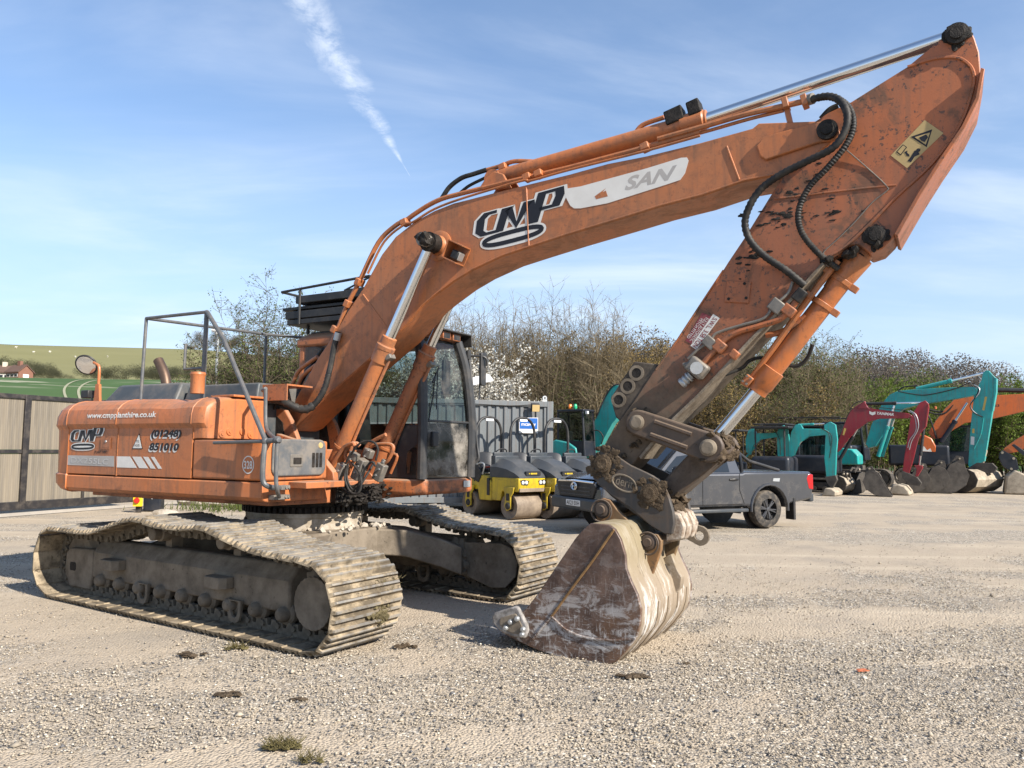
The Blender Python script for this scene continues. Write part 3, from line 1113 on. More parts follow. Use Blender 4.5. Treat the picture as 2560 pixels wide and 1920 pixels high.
# ---------------------------------------------------------------- boom, arm, bucket
BH, AH = .21, .17
boom_px = [(-0.092, 1.957), (0.106, 2.241), (0.306, 2.524), (0.537, 2.774), (0.688, 2.979), (0.895, 3.212), (1.135, 3.545), (1.304, 3.706), (1.541, 3.83), (1.776, 3.905), (2.001, 3.947), (2.221, 3.961), (2.542, 3.984), (2.805, 3.999), (3.233, 4.023), (3.603, 4.056), (3.951, 4.06), (4.397, 4.086), (4.825, 4.125), (4.874, 4.157), (5.107, 4.118), (5.348, 4.078), (5.434, 4.029), (5.455, 3.97), (5.417, 3.915), (5.289, 3.831), (5.144, 3.748), (4.975, 3.71), (4.753, 3.703), (4.419, 3.638), (4.067, 3.601), (3.778, 3.554), (3.236, 3.472), (2.852, 3.407), (2.551, 3.353), (2.233, 3.259), (2.017, 3.169), (1.796, 3.049), (1.66, 2.966), (1.546, 2.859), (1.334, 2.682), (0.978, 2.45), (0.597, 2.205), (0.206, 1.936), (0.022, 1.793), (-0.082, 1.755), (-0.18, 1.802), (-0.184, 1.889)]
bm_ = MB()
bm_.prism(boom_px, -BH, BH)
BOOM = P('boom', bm_, 'orange_boom', bevel=.008)
# weld flange along the lower edges and rib lines on the side
wl = MB()
lowp = [(4.976, 3.725), (4.754, 3.718), (4.42, 3.654), (4.068, 3.617), (3.779, 3.57), (3.237, 3.489), (2.854, 3.424), (2.552, 3.371), (2.235, 3.277), (2.019, 3.187), (1.798, 3.068), (1.662, 2.985), (1.548, 2.879), (1.336, 2.702), (0.98, 2.47), (0.599, 2.225), (0.219, 1.97)]
for yy in (-BH - .002,):
    wl.tube([(a, yy, b) for a, b in lowp], .009, 6)
P('weld_seam', wl, 'orange_boom', BOOM)
for pts_ in ([(2.801, 3.977), (2.832, 3.42)], [(0.902, 3.153), (1.215, 2.799)], [(4.622, 4.018), (4.717, 3.726)]):
    wl = MB()
    wl.tube([(a, -BH - .001, b) for a, b in pts_], .008, 6)
    P('plate_seam', wl, 'orange_boom', BOOM)
# doubler plate at the tip
dp = MB()
dpp = [(4.855, 3.972), (4.916, 4.033), (5.292, 4.069), (5.378, 4.071), (5.45, 4.013), (5.466, 3.937), (5.418, 3.901), (5.316, 3.909), (4.924, 3.841), (4.882, 3.882)]
dp.prism(dpp, -BH - .028, -BH)
P('tip_plate', dp, 'orange_boom', BOOM, .01)
dp = MB()
dp.prism(dpp, BH, BH + .028)
P('tip_plate', dp, 'orange_boom', BOOM, .01)
def pin(name, c, r, y0, y1, mat='grease', parent=EX, n=22):
    mb = MB()
    s_ = -1 if y0 < y1 else 1
    mb.lathe([(.0001, 0), (r * .55, 0), (r * .62, .012), (r, .014), (r, abs(y1 - y0))], (c[0], min(y0, y1), c[1]), (0, 1, 0), n)
    return P(name, mb, mat, parent)
tipc = [(5.378, 3.986)][0]
pin('pivot_pin', tipc, .075, -BH - .075, BH + .06, 'grease', BOOM)
# big pin of the boom cylinders
bcp = [(1.839, 3.546)][0]
bs = MB()
bs.lathe([(.15, 0), (.15, .012), (.135, .02), (.10, .022), (.085, .05), (.085, .09)], (bcp[0], -BH + .001, bcp[1]), (0, -1, 0), 30)
P('pin_boss', bs, 'orange_boom', BOOM)
pn = MB()
pn.cyl((bcp[0], -.50, bcp[1]), (bcp[0], .50, bcp[1]), .062, n=20)
P('cylinder_pin', pn, 'steel', BOOM)
gz = MB()
rr = random.Random(2)
for i in range(12):
    gz.blob((bcp[0] + rr.uniform(-.045, .03), -.32 - rr.random() * .17, bcp[1] + rr.uniform(-.03, .06)), (.05, .05, .05), i, .35)
P('grease_lump', gz, 'grease', BOOM)
# work lamp under the pin
lm = MB()
lc = Vector(([(2.096, 3.428)][0] + (0,)))
lx, lz = lc.x, lc.y
Rl = Matrix.Rotation(R(27), 3, 'Y')
for c_, d_ in (((0, 0, .085), (.17, .16, .01)), ((0, 0, -.085), (.17, .16, .01)), ((-.085, 0, 0), (.01, .16, .17)), ((0, .075, 0), (.17, .01, .17))):
    lm.box(Rl @ Vector(c_) + Vector((lx, -.29, lz)), d_, Rl)
LM = P('lamp_housing', lm, 'orange', BOOM)
lm = MB()
lm.box(Rl @ Vector((.02, -.0, -.02)) + Vector((lx, -.29, lz)), (.09, .10, .09), Rl)
P('work_lamp', lm, 'black', BOOM, .015)
lm = MB()
lm.box(Rl @ Vector((.068, -.0, -.02)) + Vector((lx, -.29, lz)), (.006, .085, .075), Rl)
P('lamp_glass', lm, 'galv', BOOM, .004)

# pipes along the top of the boom
def hose(name, pts, r, mat, parent=EX, k=5, n=8, ribs=0, taper=None):
    mb = MB()
    q = smooth_path(pts, k)
    if ribs:
        L = [0]
        for a, b in zip(q, q[1:]):
            L.append(L[-1] + (b - a).length)
        m_ = int(L[-1] / ribs) * 2
        out, rad, i = [], [], 0
        for j in range(m_ + 1):
            s_ = L[-1] * j / m_
            while i < len(L) - 2 and L[i + 1] < s_:
                i += 1
            t = (s_ - L[i]) / max(1e-9, L[i + 1] - L[i])
            out.append(q[i].lerp(q[i + 1], t))
            rad.append(r if j % 2 else r * .84)
        mb.tube(out, rad, n)
    else:
        mb.tube(q, r, n)
    return P(name, mb, mat, parent)

hose('hydraulic_pipe', [(0.474, -0.19, 2.672), (0.554, -0.19, 2.824), (0.677, -0.19, 3.07), (0.825, -0.19, 3.291), (1.051, -0.17, 3.686), (1.271, -0.17, 3.838), (1.385, -0.16, 3.875), (1.504, -0.16, 3.928), (1.668, -0.16, 3.992), (1.83, -0.16, 4.032), (2.012, -0.16, 4.047), (2.189, -0.16, 4.057), (2.469, -0.16, 4.072), (2.779, -0.16, 4.087), (3.211, -0.16, 4.107), (3.582, -0.16, 4.133), (3.935, -0.16, 4.159), (4.394, -0.16, 4.201)], .024, 'orange_boom', BOOM)
hose('hydraulic_pipe', [(0.964, -0.22, 3.362), (1.168, -0.22, 3.669), (1.408, -0.22, 3.81), (1.528, -0.22, 3.825), (1.782, -0.22, 3.919), (2.141, -0.22, 3.98), (2.751, -0.22, 4.04), (2.852, -0.22, 4.027), (3.24, -0.22, 4.061), (3.956, -0.22, 4.103), (4.411, -0.22, 4.143)], .012, 'orange_boom', BOOM)
hose('hydraulic_pipe', [(4.042, -0.18, 4.199), (4.416, -0.18, 4.231), (4.754, -0.18, 4.262), (5.012, -0.18, 4.267), (5.213, -0.18, 4.274)], .024, 'orange_boom', BOOM)
hose('hydraulic_pipe', [(4.032, -0.15, 4.179), (4.408, -0.15, 4.196), (4.78, -0.15, 4.231), (5.053, -0.15, 4.245)], .015, 'orange_boom', BOOM)
hose('hydraulic_pipe', [(2.238, 0.02, 4.313), (2.403, 0.02, 4.327), (2.553, 0, 4.336), (2.773, 0, 4.293), (2.977, 0, 4.247), (3.135, 0, 4.264), (3.252, 0, 4.294), (3.517, 0, 4.311), (3.736, 0, 4.348), (3.844, 0, 4.432), (4.037, 0, 4.462)], .022, 'orange_boom', BOOM)
hose('boom_hose', [(1.732, -0.02, 4.097), (1.823, -0.02, 4.197), (1.954, -0.01, 4.268), (2.084, 0, 4.289), (2.227, 0.02, 4.315)], .024, 'rubber', BOOM)
hose('boom_hose', [(1.912, 0.04, 4.142), (2.014, 0.04, 4.195), (2.165, 0.05, 4.242), (2.336, 0.06, 4.284), (2.7, 0.06, 4.279), (2.992, 0.05, 4.298), (3.229, 0.05, 4.36)], .016, 'rubber', BOOM)
for c in [(0.522, -0.19, 2.816), (0.69, -0.19, 3.073), (0.831, -0.19, 3.29), (1.393, -0.17, 3.851), (2.794, -0.17, 4.081), (2.914, -0.17, 4.092), (3.93, -0.17, 4.153), (3.256, -0.01, 4.29), (2.442, -0.01, 4.291)]:
    cl = MB()
    cl.box(c, (.075, .10, .06), Matrix.Rotation(R(-15 if c[2] > 3.6 else -60), 3, 'Y'))
    P('pipe_clamp', cl, 'orange_boom', BOOM, .008)
for c in [(5.073, -0.17, 4.283), (5.212, -0.17, 4.273)]:
    cl = MB()
    cl.box(c, (.045, .11, .085), Matrix.Rotation(R(-12), 3, 'Y'))
    P('pipe_clamp', cl, 'orange_boom', BOOM, .006)
cl = MB()
cl.cyl((5.072, -0.15, 4.275), (5.11, -0.18, 4.087), .022, n=8)
P('pipe_support', cl, 'orange_boom', BOOM)
cl = MB()
cl.cyl((5.236, -0.18, 4.277), (5.277, -0.2, 4.273), .042, n=12)
P('hose_fitting', cl, 'steel', BOOM)

# arm cylinder on top of the boom
ca, cbp, ce = (2.373, 0, 4.201), (4.412, 0, 4.369), (6.238, 0, 4.619)
mb = MB()
mb.cyl(ca, cbp, .078, n=20)
mb.lathe([(.078, -.22), (.09, -.215), (.09, -.03), (.07, -.01), (.06, 0)], cbp, Vector(cbp) - Vector(ca), 20)
mb.cyl((ca[0] - .02, -.09, ca[2] - .02), (ca[0] - .02, .09, ca[2] - .02), .085, n=16)
AC = P('arm_cylinder', mb, 'orange_boom')
mb = MB()
mb.cyl(cbp, ce, .052, n=20)
P('chrome_rod', mb, 'chrome', AC)
mb = MB()
for i, (dx, w_) in enumerate(((0, .16), (.17, .11))):
    c = Vector((4.147, -0.02, 4.398)) + Vector((dx, 0, .03 + dx * .2))
    mb.box(c, (w_, .14, .13), Matrix.Rotation(R(-14), 3, 'Y'))
mb.cyl((4.105, -0.03, 4.44), (4.096, -0.03, 4.488), .025)
mb.cyl((3.973, -0.03, 4.355), (4.039, -0.03, 4.37), .025)
P('valve_block', mb, 'grease', AC, .012)
# clevis ears holding the cylinder foot
for yy in (-.14, .10):
    mb = MB()
    mb.prism([(2.229, 4.062), (2.325, 4.18), (2.411, 4.218), (2.507, 4.177), (2.55, 4.105), (2.593, 4.032)], yy, yy + .04)
    P('cylinder_bracket', mb, 'orange_boom', BOOM, .008)

# boom cylinders on both sides
for sy in (-1, 1):
    y = sy * .34
    a, b, c = (.60, y, 1.22), (1.30, y, 2.625), (bcp[0], y, bcp[1])
    d = (Vector(c) - Vector(a)).normalized()
    b = Vector(a) + d * 1.56
    mb = MB()
    mb.cyl(a, b, .079, n=24)
    mb.lathe([(.079, -.20), (.092, -.195), (.094, -.06), (.098, -.055), (.098, -.02), (.075, -.005), (.075, .07), (.068, .075), (.05, .08)], b, d, 24)
    mb.cyl((a[0], y - .09, a[2]), (a[0], y + .09, a[2]), .11, n=18)
    BC = P('boom_cylinder', mb, 'orange_frame' if sy > 0 else 'orange_boom')
    mb = MB()
    mb.cyl(b + d * .05, Vector(c) - d * .08, .052, n=22)
    P('chrome_rod', mb, 'chrome', BC)
    mb = MB()
    mb.cyl((c[0], y - .055, c[2]), (c[0], y + .055, c[2]), .095, n=18)
    P('rod_eye', mb, 'grease', BC)
    mb = MB()
    sd = d.cross(Vector((0, 1, 0))).normalized()
    q0, q1 = b - d * .1 + sd * .10, b - d * 1.05 + sd * .10
    if sd.x < 0:
        sd = -sd
        q0, q1 = b - d * .1 + sd * .10, b - d * 1.05 + sd * .10
    mb.tube(smooth_path([b - d * .05 + sd * .07, q0, q1, q1 - d * .10 + sd * .09, q1 - d * .3 + sd * .10], 4), .017, 8)
    P('cylinder_pipe', mb, 'orange_frame', BC)
    mb = MB()
    mb.box(b - d * .1 + sd * .10, (.07, .09, .05), Matrix.Rotation(R(-25), 3, 'Y'))
    P('pipe_clamp', mb, 'steel', BC, .008)
    mb = MB()
    mb.lathe([(.079, -.012), (.089, -.012), (.089, .012), (.079, .012)], Vector(a) + d * .42, d, 24)
    mb.box(Vector(a) + d * .42 + sd * .1, (.05, .05, .035))
    P('clamp_band', mb, 'orange_boom', BC)

# ---- arm
arm_px = [(6.137, 4.532), (6.19, 4.616), (6.256, 4.619), (6.313, 4.571), (6.341, 4.487), (6.364, 4.379), (6.368, 4.227), (6.33, 4.026), (6.243, 3.845), (6.094, 3.63), (5.957, 3.411), (5.788, 3.127), (5.719, 3.059), (5.634, 3.037), (5.566, 3.107), (5.504, 3.115), (5.437, 3.06), (5.305, 2.993), (5.08, 2.748), (4.775, 2.457), (4.359, 2.034), (4.107, 1.805), (3.832, 1.499), (3.73, 1.388), (3.623, 1.349), (3.514, 1.372), (3.47, 1.449), (3.547, 1.609), (3.684, 1.821), (3.833, 2.017), (3.998, 2.251), (4.212, 2.504), (4.451, 2.846), (4.614, 3.089), (4.738, 3.261), (4.951, 3.583), (5.094, 3.786), (5.235, 3.981), (5.275, 4.099), (5.376, 4.151), (5.536, 4.2), (5.92, 4.383), (6.084, 4.498)]
mb = MB()
mb.prism(arm_px, -AH, AH)
ARM = P('arm', mb, 'orange_arm', bevel=.008)
flange = [(5.919, -0.172, 4.378), (6.08, -0.172, 4.397), (6.209, -0.172, 4.378), (6.284, -0.172, 4.323), (6.324, -0.172, 4.237), (6.315, -0.172, 4.118), (6.231, -0.172, 3.878), (6.056, -0.172, 3.637), (5.824, -0.172, 3.43), (5.641, -0.172, 3.254), (5.467, -0.172, 3.103), (5.32, -0.172, 3.025)]
mb = MB()
mb.tube(smooth_path(flange, 4), .013, 6)
P('weld_flange', mb, 'orange_arm', ARM)
for q in ([(4.974, -0.171, 3.542), (5.302, -0.171, 3.535), (5.648, -0.171, 3.524), (5.82, -0.171, 3.516)], [(4.776, -0.171, 2.469), (4.578, -0.171, 2.266), (4.361, -0.171, 2.045), (4.137, -0.171, 1.824)], [(4.574, -0.171, 3.024), (4.423, -0.171, 2.812), (4.198, -0.171, 2.491), (4.011, -0.171, 2.25)]):
    mb = MB()
    mb.tube(q, .008, 6)
    P('weld_seam', mb, 'orange_arm', ARM)
# front cover strip standing proud along the outer edge
mb = MB()
edge = [(6.364, 4.234), (6.323, 4.027), (6.235, 3.846), (6.089, 3.631), (5.952, 3.412), (5.796, 3.138)]
mb.prism([(a + .004, b + .003) for a, b in edge] + [(a + .026, b - .012) for a, b in edge[::-1]], -.235, .235)
P('edge_plate', mb, 'orange_arm', ARM, .004)
mb = MB()
e2 = [(5.311, 3.004), (5.08, 2.754), (4.775, 2.463), (4.359, 2.04), (4.107, 1.812), (3.87, 1.539)]
mb.prism([(a + .003, b - .004) for a, b in e2] + [(a + .018, b - .026) for a, b in e2[::-1]], -.205, .205)
P('edge_plate', mb, m_mud('muddy_edge', (.14, .11, .08), (.30, .25, .19), 8, .5, .01), ARM, .004)
for c_, r_, m_ in (([(6.234, 4.536)][0], .075, 'grease'), ([(5.679, 3.156)][0], .07, 'grease')):
    mb = MB()
    mb.lathe([(.0001, 0), (r_ * .6, 0), (r_ * .65, .01), (r_, .015), (r_, 2 * AH + .11)], (c_[0], -AH - .055, c_[1]), (0, 1, 0), 22)
    P('link_pin', mb, m_, ARM)
    mb = MB()
    rr = random.Random(7)
    for i in range(14):
        t = i * .5
        e_ = rr.uniform(.55, 1.05)
        mb.blob((c_[0] + .08 * e_ * math.cos(t), -AH - .006, c_[1] + .08 * e_ * math.sin(t)), (.022 + .02 * rr.random(), .007, .022 + .02 * rr.random()), i, .35, 2)
    P('grease_ring', mb, 'grease', ARM, kind='stuff')
# mud lumps on the lower edge by the cylinder pin and splashed on the arm
mb = MB()
rr = random.Random(9)
for i in range(26):
    t = rr.random()
    q = Vector((5.78, 0, 3.161)).lerp(Vector((5.297, 0, 3.009)), t)
    mb.blob((q.x, rr.uniform(-.2, .2), q.z + rr.uniform(-.045, .03)), (.035, .04, .03), i, .5, 1)
P('mud_clump', mb, 'grease', ARM, kind='stuff')
mb = MB()
rr = random.Random(21)
for i in range(60):
    c = rr.choice([(4.995, -0.172, 3.392), (5.119, -0.172, 3.457), (5.213, -0.172, 3.574), (4.931, -0.172, 3.368), (5.304, -0.172, 3.657), (4.864, -0.172, 3.143), (4.783, -0.172, 3.053), (5.357, -0.172, 3.373)])
    c = (c[0] + rr.gauss(0, .08), c[1], c[2] + rr.gauss(0, .05))
    L = rr.uniform(.006, .022)
    mb.blob(c, (L * 1.6, .003, L * rr.uniform(.35, .8)), i, .5, 2)
P('mud_splash', mb, 'grease', ARM, kind='stuff')

# bucket cylinder
bp, be = Vector((5.668, 0, 3.2)), Vector((4.398, 0, 1.617))
d = (be - bp).normalized()
bl = Vector((4.807, 0, 2.1))
mb = MB()
mb.cyl(bp, bl, .078, n=22)
mb.lathe([(.078, -.17), (.094, -.165), (.094, -.02), (.085, 0), (.085, .05), (.06, .055)], bl, d, 22)
mb.cyl((bp.x, -.1, bp.z), (bp.x, .1, bp.z), .10, n=16)
mb.lathe([(.10, .18), (.10, .20), (.079, .5)], bp, d, 20)
BCY = P('bucket_cylinder', mb, m_paint('cylinder_orange', (.46, .135, .036), (.40, .15, .06), dirt=.25, dust=.2, chips=.35))
mb = MB()
mb.cyl(bl, be, .051, n=22)
P('chrome_rod', mb, 'chrome', BCY)
mb = MB()
mb.cyl(be - d * .08, be, .075, n=16)
mb.cyl((be.x, -.13, be.z), (be.x, .13, be.z), .10, n=18)
P('rod_eye', mb, 'mud', BCY)
sd = Vector((0, -1, 0)).cross(d).normalized()
if sd.x > 0:
    sd = -sd
for off, r_, dy in ((.10, .022, -.06), ):
    mb = MB()
    s0 = bp + d * .62
    mb.tube(smooth_path([bp + d * .30 + sd * .09 + Vector((0, -.1, 0)), s0 + sd * .09 + Vector((0, -.09, 0)), bl - d * .25 + sd * .09 + Vector((0, -.05, 0)), bl - d * .02 + sd * .085 + Vector((0, -.03, 0))], 5), .026, 10)
    P('cylinder_pipe', mb, 'orange_boom', BCY)
for f_ in (.40, .62):
    mb = MB()
    c = bp + d * f_
    mb.lathe([(.079, -.02), (.092, -.02), (.092, .02), (.079, .02)], c, d, 22)
    rm = d.to_track_quat('Z', 'Y').to_matrix()
    mb.box(c - sd * .11, (.05, .07, .05), rm)
    mb.box(c + sd * .10 + Vector((0, -.08, 0)), (.08, .06, .045), rm)
    P('clamp_band', mb, 'orange_boom', BCY, .004)
mb = MB()
mb.box(bl + sd * .09 + Vector((0, -.05, 0)) + d * .02, (.07, .07, .09), d.to_track_quat('Z', 'Y').to_matrix())
P('port_block', mb, 'orange_boom', BCY, .008)
for i in range(4):
    mb = MB()
    q = bl + sd * (.075 + .035 * (i % 2)) + Vector((0, -.088, 0)) + d * (-.01 + .05 * (i // 2))
    mb.cyl(q, q + Vector((0, -.012, 0)), .010, n=6)
    P('bolt', mb, 'steel', BCY)
hose('cylinder_hose', [(5.199, 0.06, 2.42), (5.141, 0.1, 2.308), (5.052, 0.1, 2.259), (4.903, 0.08, 2.317), (4.792, 0.05, 2.333), (4.719, 0.02, 2.306), (4.669, 0, 2.252), (4.547, -0.05, 2.198)], .015, 'rubber', BCY)

# corrugated hoses from boom to arm
hose('corrugated_hose', [(5.27, -0.21, 4.265), (5.387, -0.25, 4.244), (5.478, -0.3, 4.166), (5.525, -0.33, 4.04), (5.505, -0.34, 3.914), (5.417, -0.34, 3.805), (5.24, -0.33, 3.742), (5.057, -0.32, 3.68), (4.9, -0.31, 3.59), (4.809, -0.3, 3.466), (4.771, -0.28, 3.345), (4.807, -0.27, 3.21), (4.911, -0.25, 3.079), (5.059, -0.23, 2.958), (5.187, -0.2, 2.833)], .030, 'rubber', EX, 6, 12, .034)
hose('corrugated_hose', [(5.279, -0.16, 4.289), (5.425, -0.2, 4.247), (5.529, -0.25, 4.127), (5.56, -0.29, 3.97), (5.513, -0.31, 3.829), (5.382, -0.31, 3.679), (5.252, -0.29, 3.564), (5.177, -0.27, 3.436), (5.161, -0.26, 3.313), (5.2, -0.24, 3.192), (5.303, -0.2, 3.053), (5.415, -0.12, 2.954)], .025, 'rubber', EX, 6, 12, .022)
hose('short_hose', [(5.324, -0.13, 4.125), (5.386, -0.14, 4.178), (5.446, -0.14, 4.198)], .028, 'rubber', EX)
# grease line with its clips
hose('grease_line', [(5.494, -0.19, 3.836), (5.638, -0.175, 3.671), (5.759, -0.175, 3.517), (5.755, -0.175, 3.478), (5.666, -0.175, 3.414), (5.543, -0.175, 3.282), (5.426, -0.175, 3.171), (5.322, -0.175, 3.08), (5.35, -0.175, 3.037)], .0045, 'steel', ARM, 3, 6)
# fittings and pipes on the arm side
hose('hydraulic_pipe', [(5.133, -0.19, 2.733), (5.023, -0.2, 2.605), (4.873, -0.2, 2.557), (4.68, -0.2, 2.511), (4.574, -0.2, 2.451), (4.494, -0.2, 2.368), (4.412, -0.2, 2.284)], .024, 'orange_arm', ARM)
hose('hydraulic_pipe', [(5.1, -0.19, 2.873), (5.063, -0.2, 2.783), (4.964, -0.21, 2.699), (4.888, -0.21, 2.607), (4.722, -0.21, 2.566), (4.591, -0.21, 2.535), (4.511, -0.21, 2.507), (4.47, -0.21, 2.456), (4.375, -0.21, 2.393), (4.292, -0.21, 2.323)], .012, 'steel', ARM)
hose('hydraulic_pipe', [(5.17, -0.05, 2.63), (5.07, -0.05, 2.558), (4.969, -0.05, 2.512), (4.867, -0.05, 2.499)], .024, 'orange_arm', ARM)
for c_, (w_, h_, m_) in zip([(4.981, -0.2, 2.693), (5.067, -0.2, 2.653), (4.468, -0.2, 2.443), (4.541, -0.2, 2.412), (4.658, -0.2, 2.339), (5.148, -0.2, 2.763)],
                            ((.11, .10, 'steel'), (.10, .08, 'orange_arm'), (.11, .085, 'steel'), (.10, .09, 'orange_arm'), (.07, .07, 'orange_arm'), (.08, .10, 'rubber'))):
    mb = MB()
    mb.box(c_, (w_, .06, h_), Matrix.Rotation(R(42), 3, 'Y'))
    P('pipe_clamp', mb, m_, ARM, .01)
vb = MB()
vb.box((4.371, -0.225, 2.243), (.17, .10, .13), Matrix.Rotation(R(40), 3, 'Y'))
VB = P('valve_body', vb, 'steel', ARM, .02)
vb = MB()
vb.cyl((4.377, -0.27, 2.238), (4.386, -0.3, 2.235), .05, n=16)
P('valve_cap', vb, 'galv', VB)
vb = MB()
a, b = (4.324, -0.23, 2.19), (4.241, -0.23, 2.119)
vb.tube([Vector(a).lerp(Vector(b), t / 10) for t in range(11)], [.04, .033, .045, .045, .03, .042, .042, .036, .044, .044, .04], 14)
P('quick_coupling', vb, 'galv', VB)
vb = MB()
vb.cyl((4.312, -0.23, 2.279), (4.259, -0.23, 2.272), .018, n=8)
P('drain_plug', vb, 'steel', VB)
bp_ = MB()
c_ = (4.685, -0.174, 2.836)
bp_.box(c_, (.19, .018, .17), Matrix.Rotation(R(8), 3, 'Y'))
BPL = P('bolt_plate', bp_, 'orange_arm', ARM, .004)
for dx, dz in ((-.07, -.05), (.065, -.055), (.055, .06)):
    mb = MB()
    mb.cyl((c_[0] + dx, -AH - .015, c_[2] + dz), (c_[0] + dx, -AH - .018, c_[2] + dz), .012, n=10)
    P('bolt_hole', mb, 'grease', BPL)
# three-hole lug plate
lp_px = [(4.016, 2.298), (3.817, 2.329), (3.603, 2.026), (3.649, 1.867), (3.763, 1.752), (3.942, 2.004)]
for yy in (-.16, .10):
    mb = MB()
    mb.prism(lp_px, yy, yy + .05)
    LG = P('lug_plate', mb, m_mud('dirty_lug', (.035, .03, .026), (.11, .09, .07), 6, .3, .006, .7), ARM, .01)
    for q in [(3.839, 2.23), (3.761, 2.122), (3.68, 2.009)]:
        mb = MB()
        mb.lathe([(.042, -.005), (.066, -.005), (.066, .055), (.042, .055)], (q[0], yy, q[1]), (0, 1, 0), 24)
        P('lug_ring', mb, 'under', LG)
        mb = MB()
        mb.lathe([(.0001, 0), (.044, 0)], (q[0], yy - .002, q[1]), (0, 1, 0), 20)
        P('lug_hole', mb, 'grease', LG)

# ---- linkage
def stadium(a, b, r0, r1, n=9):
    a, b = Vector(a), Vector(b)
    t = math.atan2(b.y - a.y, b.x - a.x)
    out = [(b.x + r1 * math.cos(t - math.pi / 2 + math.pi * i / n), b.y + r1 * math.sin(t - math.pi / 2 + math.pi * i / n)) for i in range(n + 1)]
    out += [(a.x + r0 * math.cos(t + math.pi / 2 + math.pi * i / n), a.y + r0 * math.sin(t + math.pi / 2 + math.pi * i / n)) for i in range(n + 1)]
    return out
M['link'] = m_paint('muddy_link', (.062, .044, .033), (.10, .07, .048), dirt=.9, dust=.16, chips=.5, rough=.62)
k1, k2 = [(3.881, 1.813), (4.466, 1.612)]
k3 = [(4.124, 1.292)][0]
for sy in (-1, 1):
    mb = MB()
    y0 = sy * .235
    mb.prism(stadium(k1, k2, .105, .115), y0 - .03, y0 + .03)
    LK = P('side_link', mb, 'link', bevel=.015)
    mb = MB()
    dd = (Vector(k2) - Vector(k1)).normalized()
    a, b = Vector(k1) + dd * .14, Vector(k2) - dd * .16
    nn = Vector((-dd.y, dd.x))
    for o_ in (-.055, .055):
        p0, p1 = a + nn * o_, b + nn * o_
        mb.tube([(p0.x, y0 - .034, p0.y), (p1.x, y0 - .034, p1.y)], .018, 6)
    P('rib', mb, 'link', LK)
mb = MB()
mb.prism(stadium(k2, k3, .11, .085), -.13, .13)
P('push_link', mb, 'link', bevel=.015)
for c_, r_, y_ in ((k1, .062, .29), (k2, .066, .31)):
    mb = MB()
    mb.lathe([(.0001, 0), (r_ * .7, 0), (r_, .014), (r_, 2 * y_ - .014), (r_ * .7, 2 * y_), (.0001, 2 * y_)], (c_[0], -y_, c_[1]), (0, 1, 0), 22)
    P('link_pin', mb, 'under')
mb = MB()
rr = random.Random(4)
for i in range(70):
    t = rr.uniform(0, 6.3)
    mb.blob((k2[0] + .105 * math.cos(t), rr.uniform(-.27, .27), k2[1] + .105 * math.sin(t)), (.02 + .02 * rr.random(), .04, .02 + .02 * rr.random()), i, .45, 1)
for i in range(16):
    t = rr.uniform(0, 6.3)
    mb.blob((k1[0] + .1 * math.cos(t), rr.uniform(-.2, -.16), k1[1] + .1 * math.sin(t)), (.04, .03, .03), i, .5, 1)
for i in range(90):
    t = rr.random()
    q = Vector((3.919, 0, 1.697)).lerp(Vector((3.693, 0, 1.509)), t)
    mb.blob((q.x + rr.uniform(-.035, .035), rr.uniform(-.17, .19), q.z), (.03, .04, .026), i, .5, 1)
P('mud_clump', mb, 'mud', kind='stuff')

# ---- quick hitch
M['hitch'] = m_paint('muddy_hitch', (.045, .042, .04), (.06, .052, .044), dirt=.9, dust=.14, chips=.4, rough=.6, mud=((.2, 0, .98), 2.0, 2.5))
hx = [(3.474, 1.458), (3.492, 1.536), (3.546, 1.579), (3.614, 1.583), (3.674, 1.553), (3.815, 1.465), (3.959, 1.404), (4.058, 1.355), (4.1, 1.296), (4.141, 1.21), (4.172, 1.105), (4.181, 1.013), (4.16, 0.926), (4.097, 0.926), (3.986, 0.982), (3.814, 1.115), (3.637, 1.218), (3.531, 1.298), (3.482, 1.352)]
HT = None
for sy in (-1, 1):
    mb = MB()
    y0 = sy * .225
    mb.prism(hx, y0 - .025, y0 + .025)
    h = P('hitch_plate', mb, 'hitch', bevel=.008)
    HT = HT or h
mb = MB()
mb.prism([(a, b) for a, b in [(3.508, 1.339), (3.637, 1.28), (3.857, 1.158), (4.056, 1.046), (4.153, 0.958), (4.125, 0.904), (4.014, 0.95), (3.814, 1.074), (3.622, 1.203), (3.531, 1.284)]], -.2, .2)
P('hitch_body', mb, 'hitch', bevel=.01)
for q, r_ in (([(3.58, 1.474)][0], .075), ([(3.983, 1.245)][0], .075)):
    mb = MB()
    mb.lathe([(.0001, -.01), (r_ * .6, -.01), (r_ * .62, .0), (r_, .004), (r_, .56)], (q[0], -.28, q[1]), (0, 1, 0), 20)
    P('hitch_pin', mb, 'mud', HT)
    mb = MB()
    rr = random.Random(int(q[0] * 100))
    for i in range(34):
        t = rr.uniform(0, 6.3)
        e_ = rr.uniform(.1, 1.9) ** .8
        z_ = rr.uniform(.35, 1.0)
        mb.blob((q[0] + .085 * e_ * math.cos(t), -.256, q[1] + .085 * e_ * math.sin(t)), (.042 * z_, .008, .038 * z_), i, .5, 2)
    P('mud_ring', mb, 'mud', HT, kind='stuff')
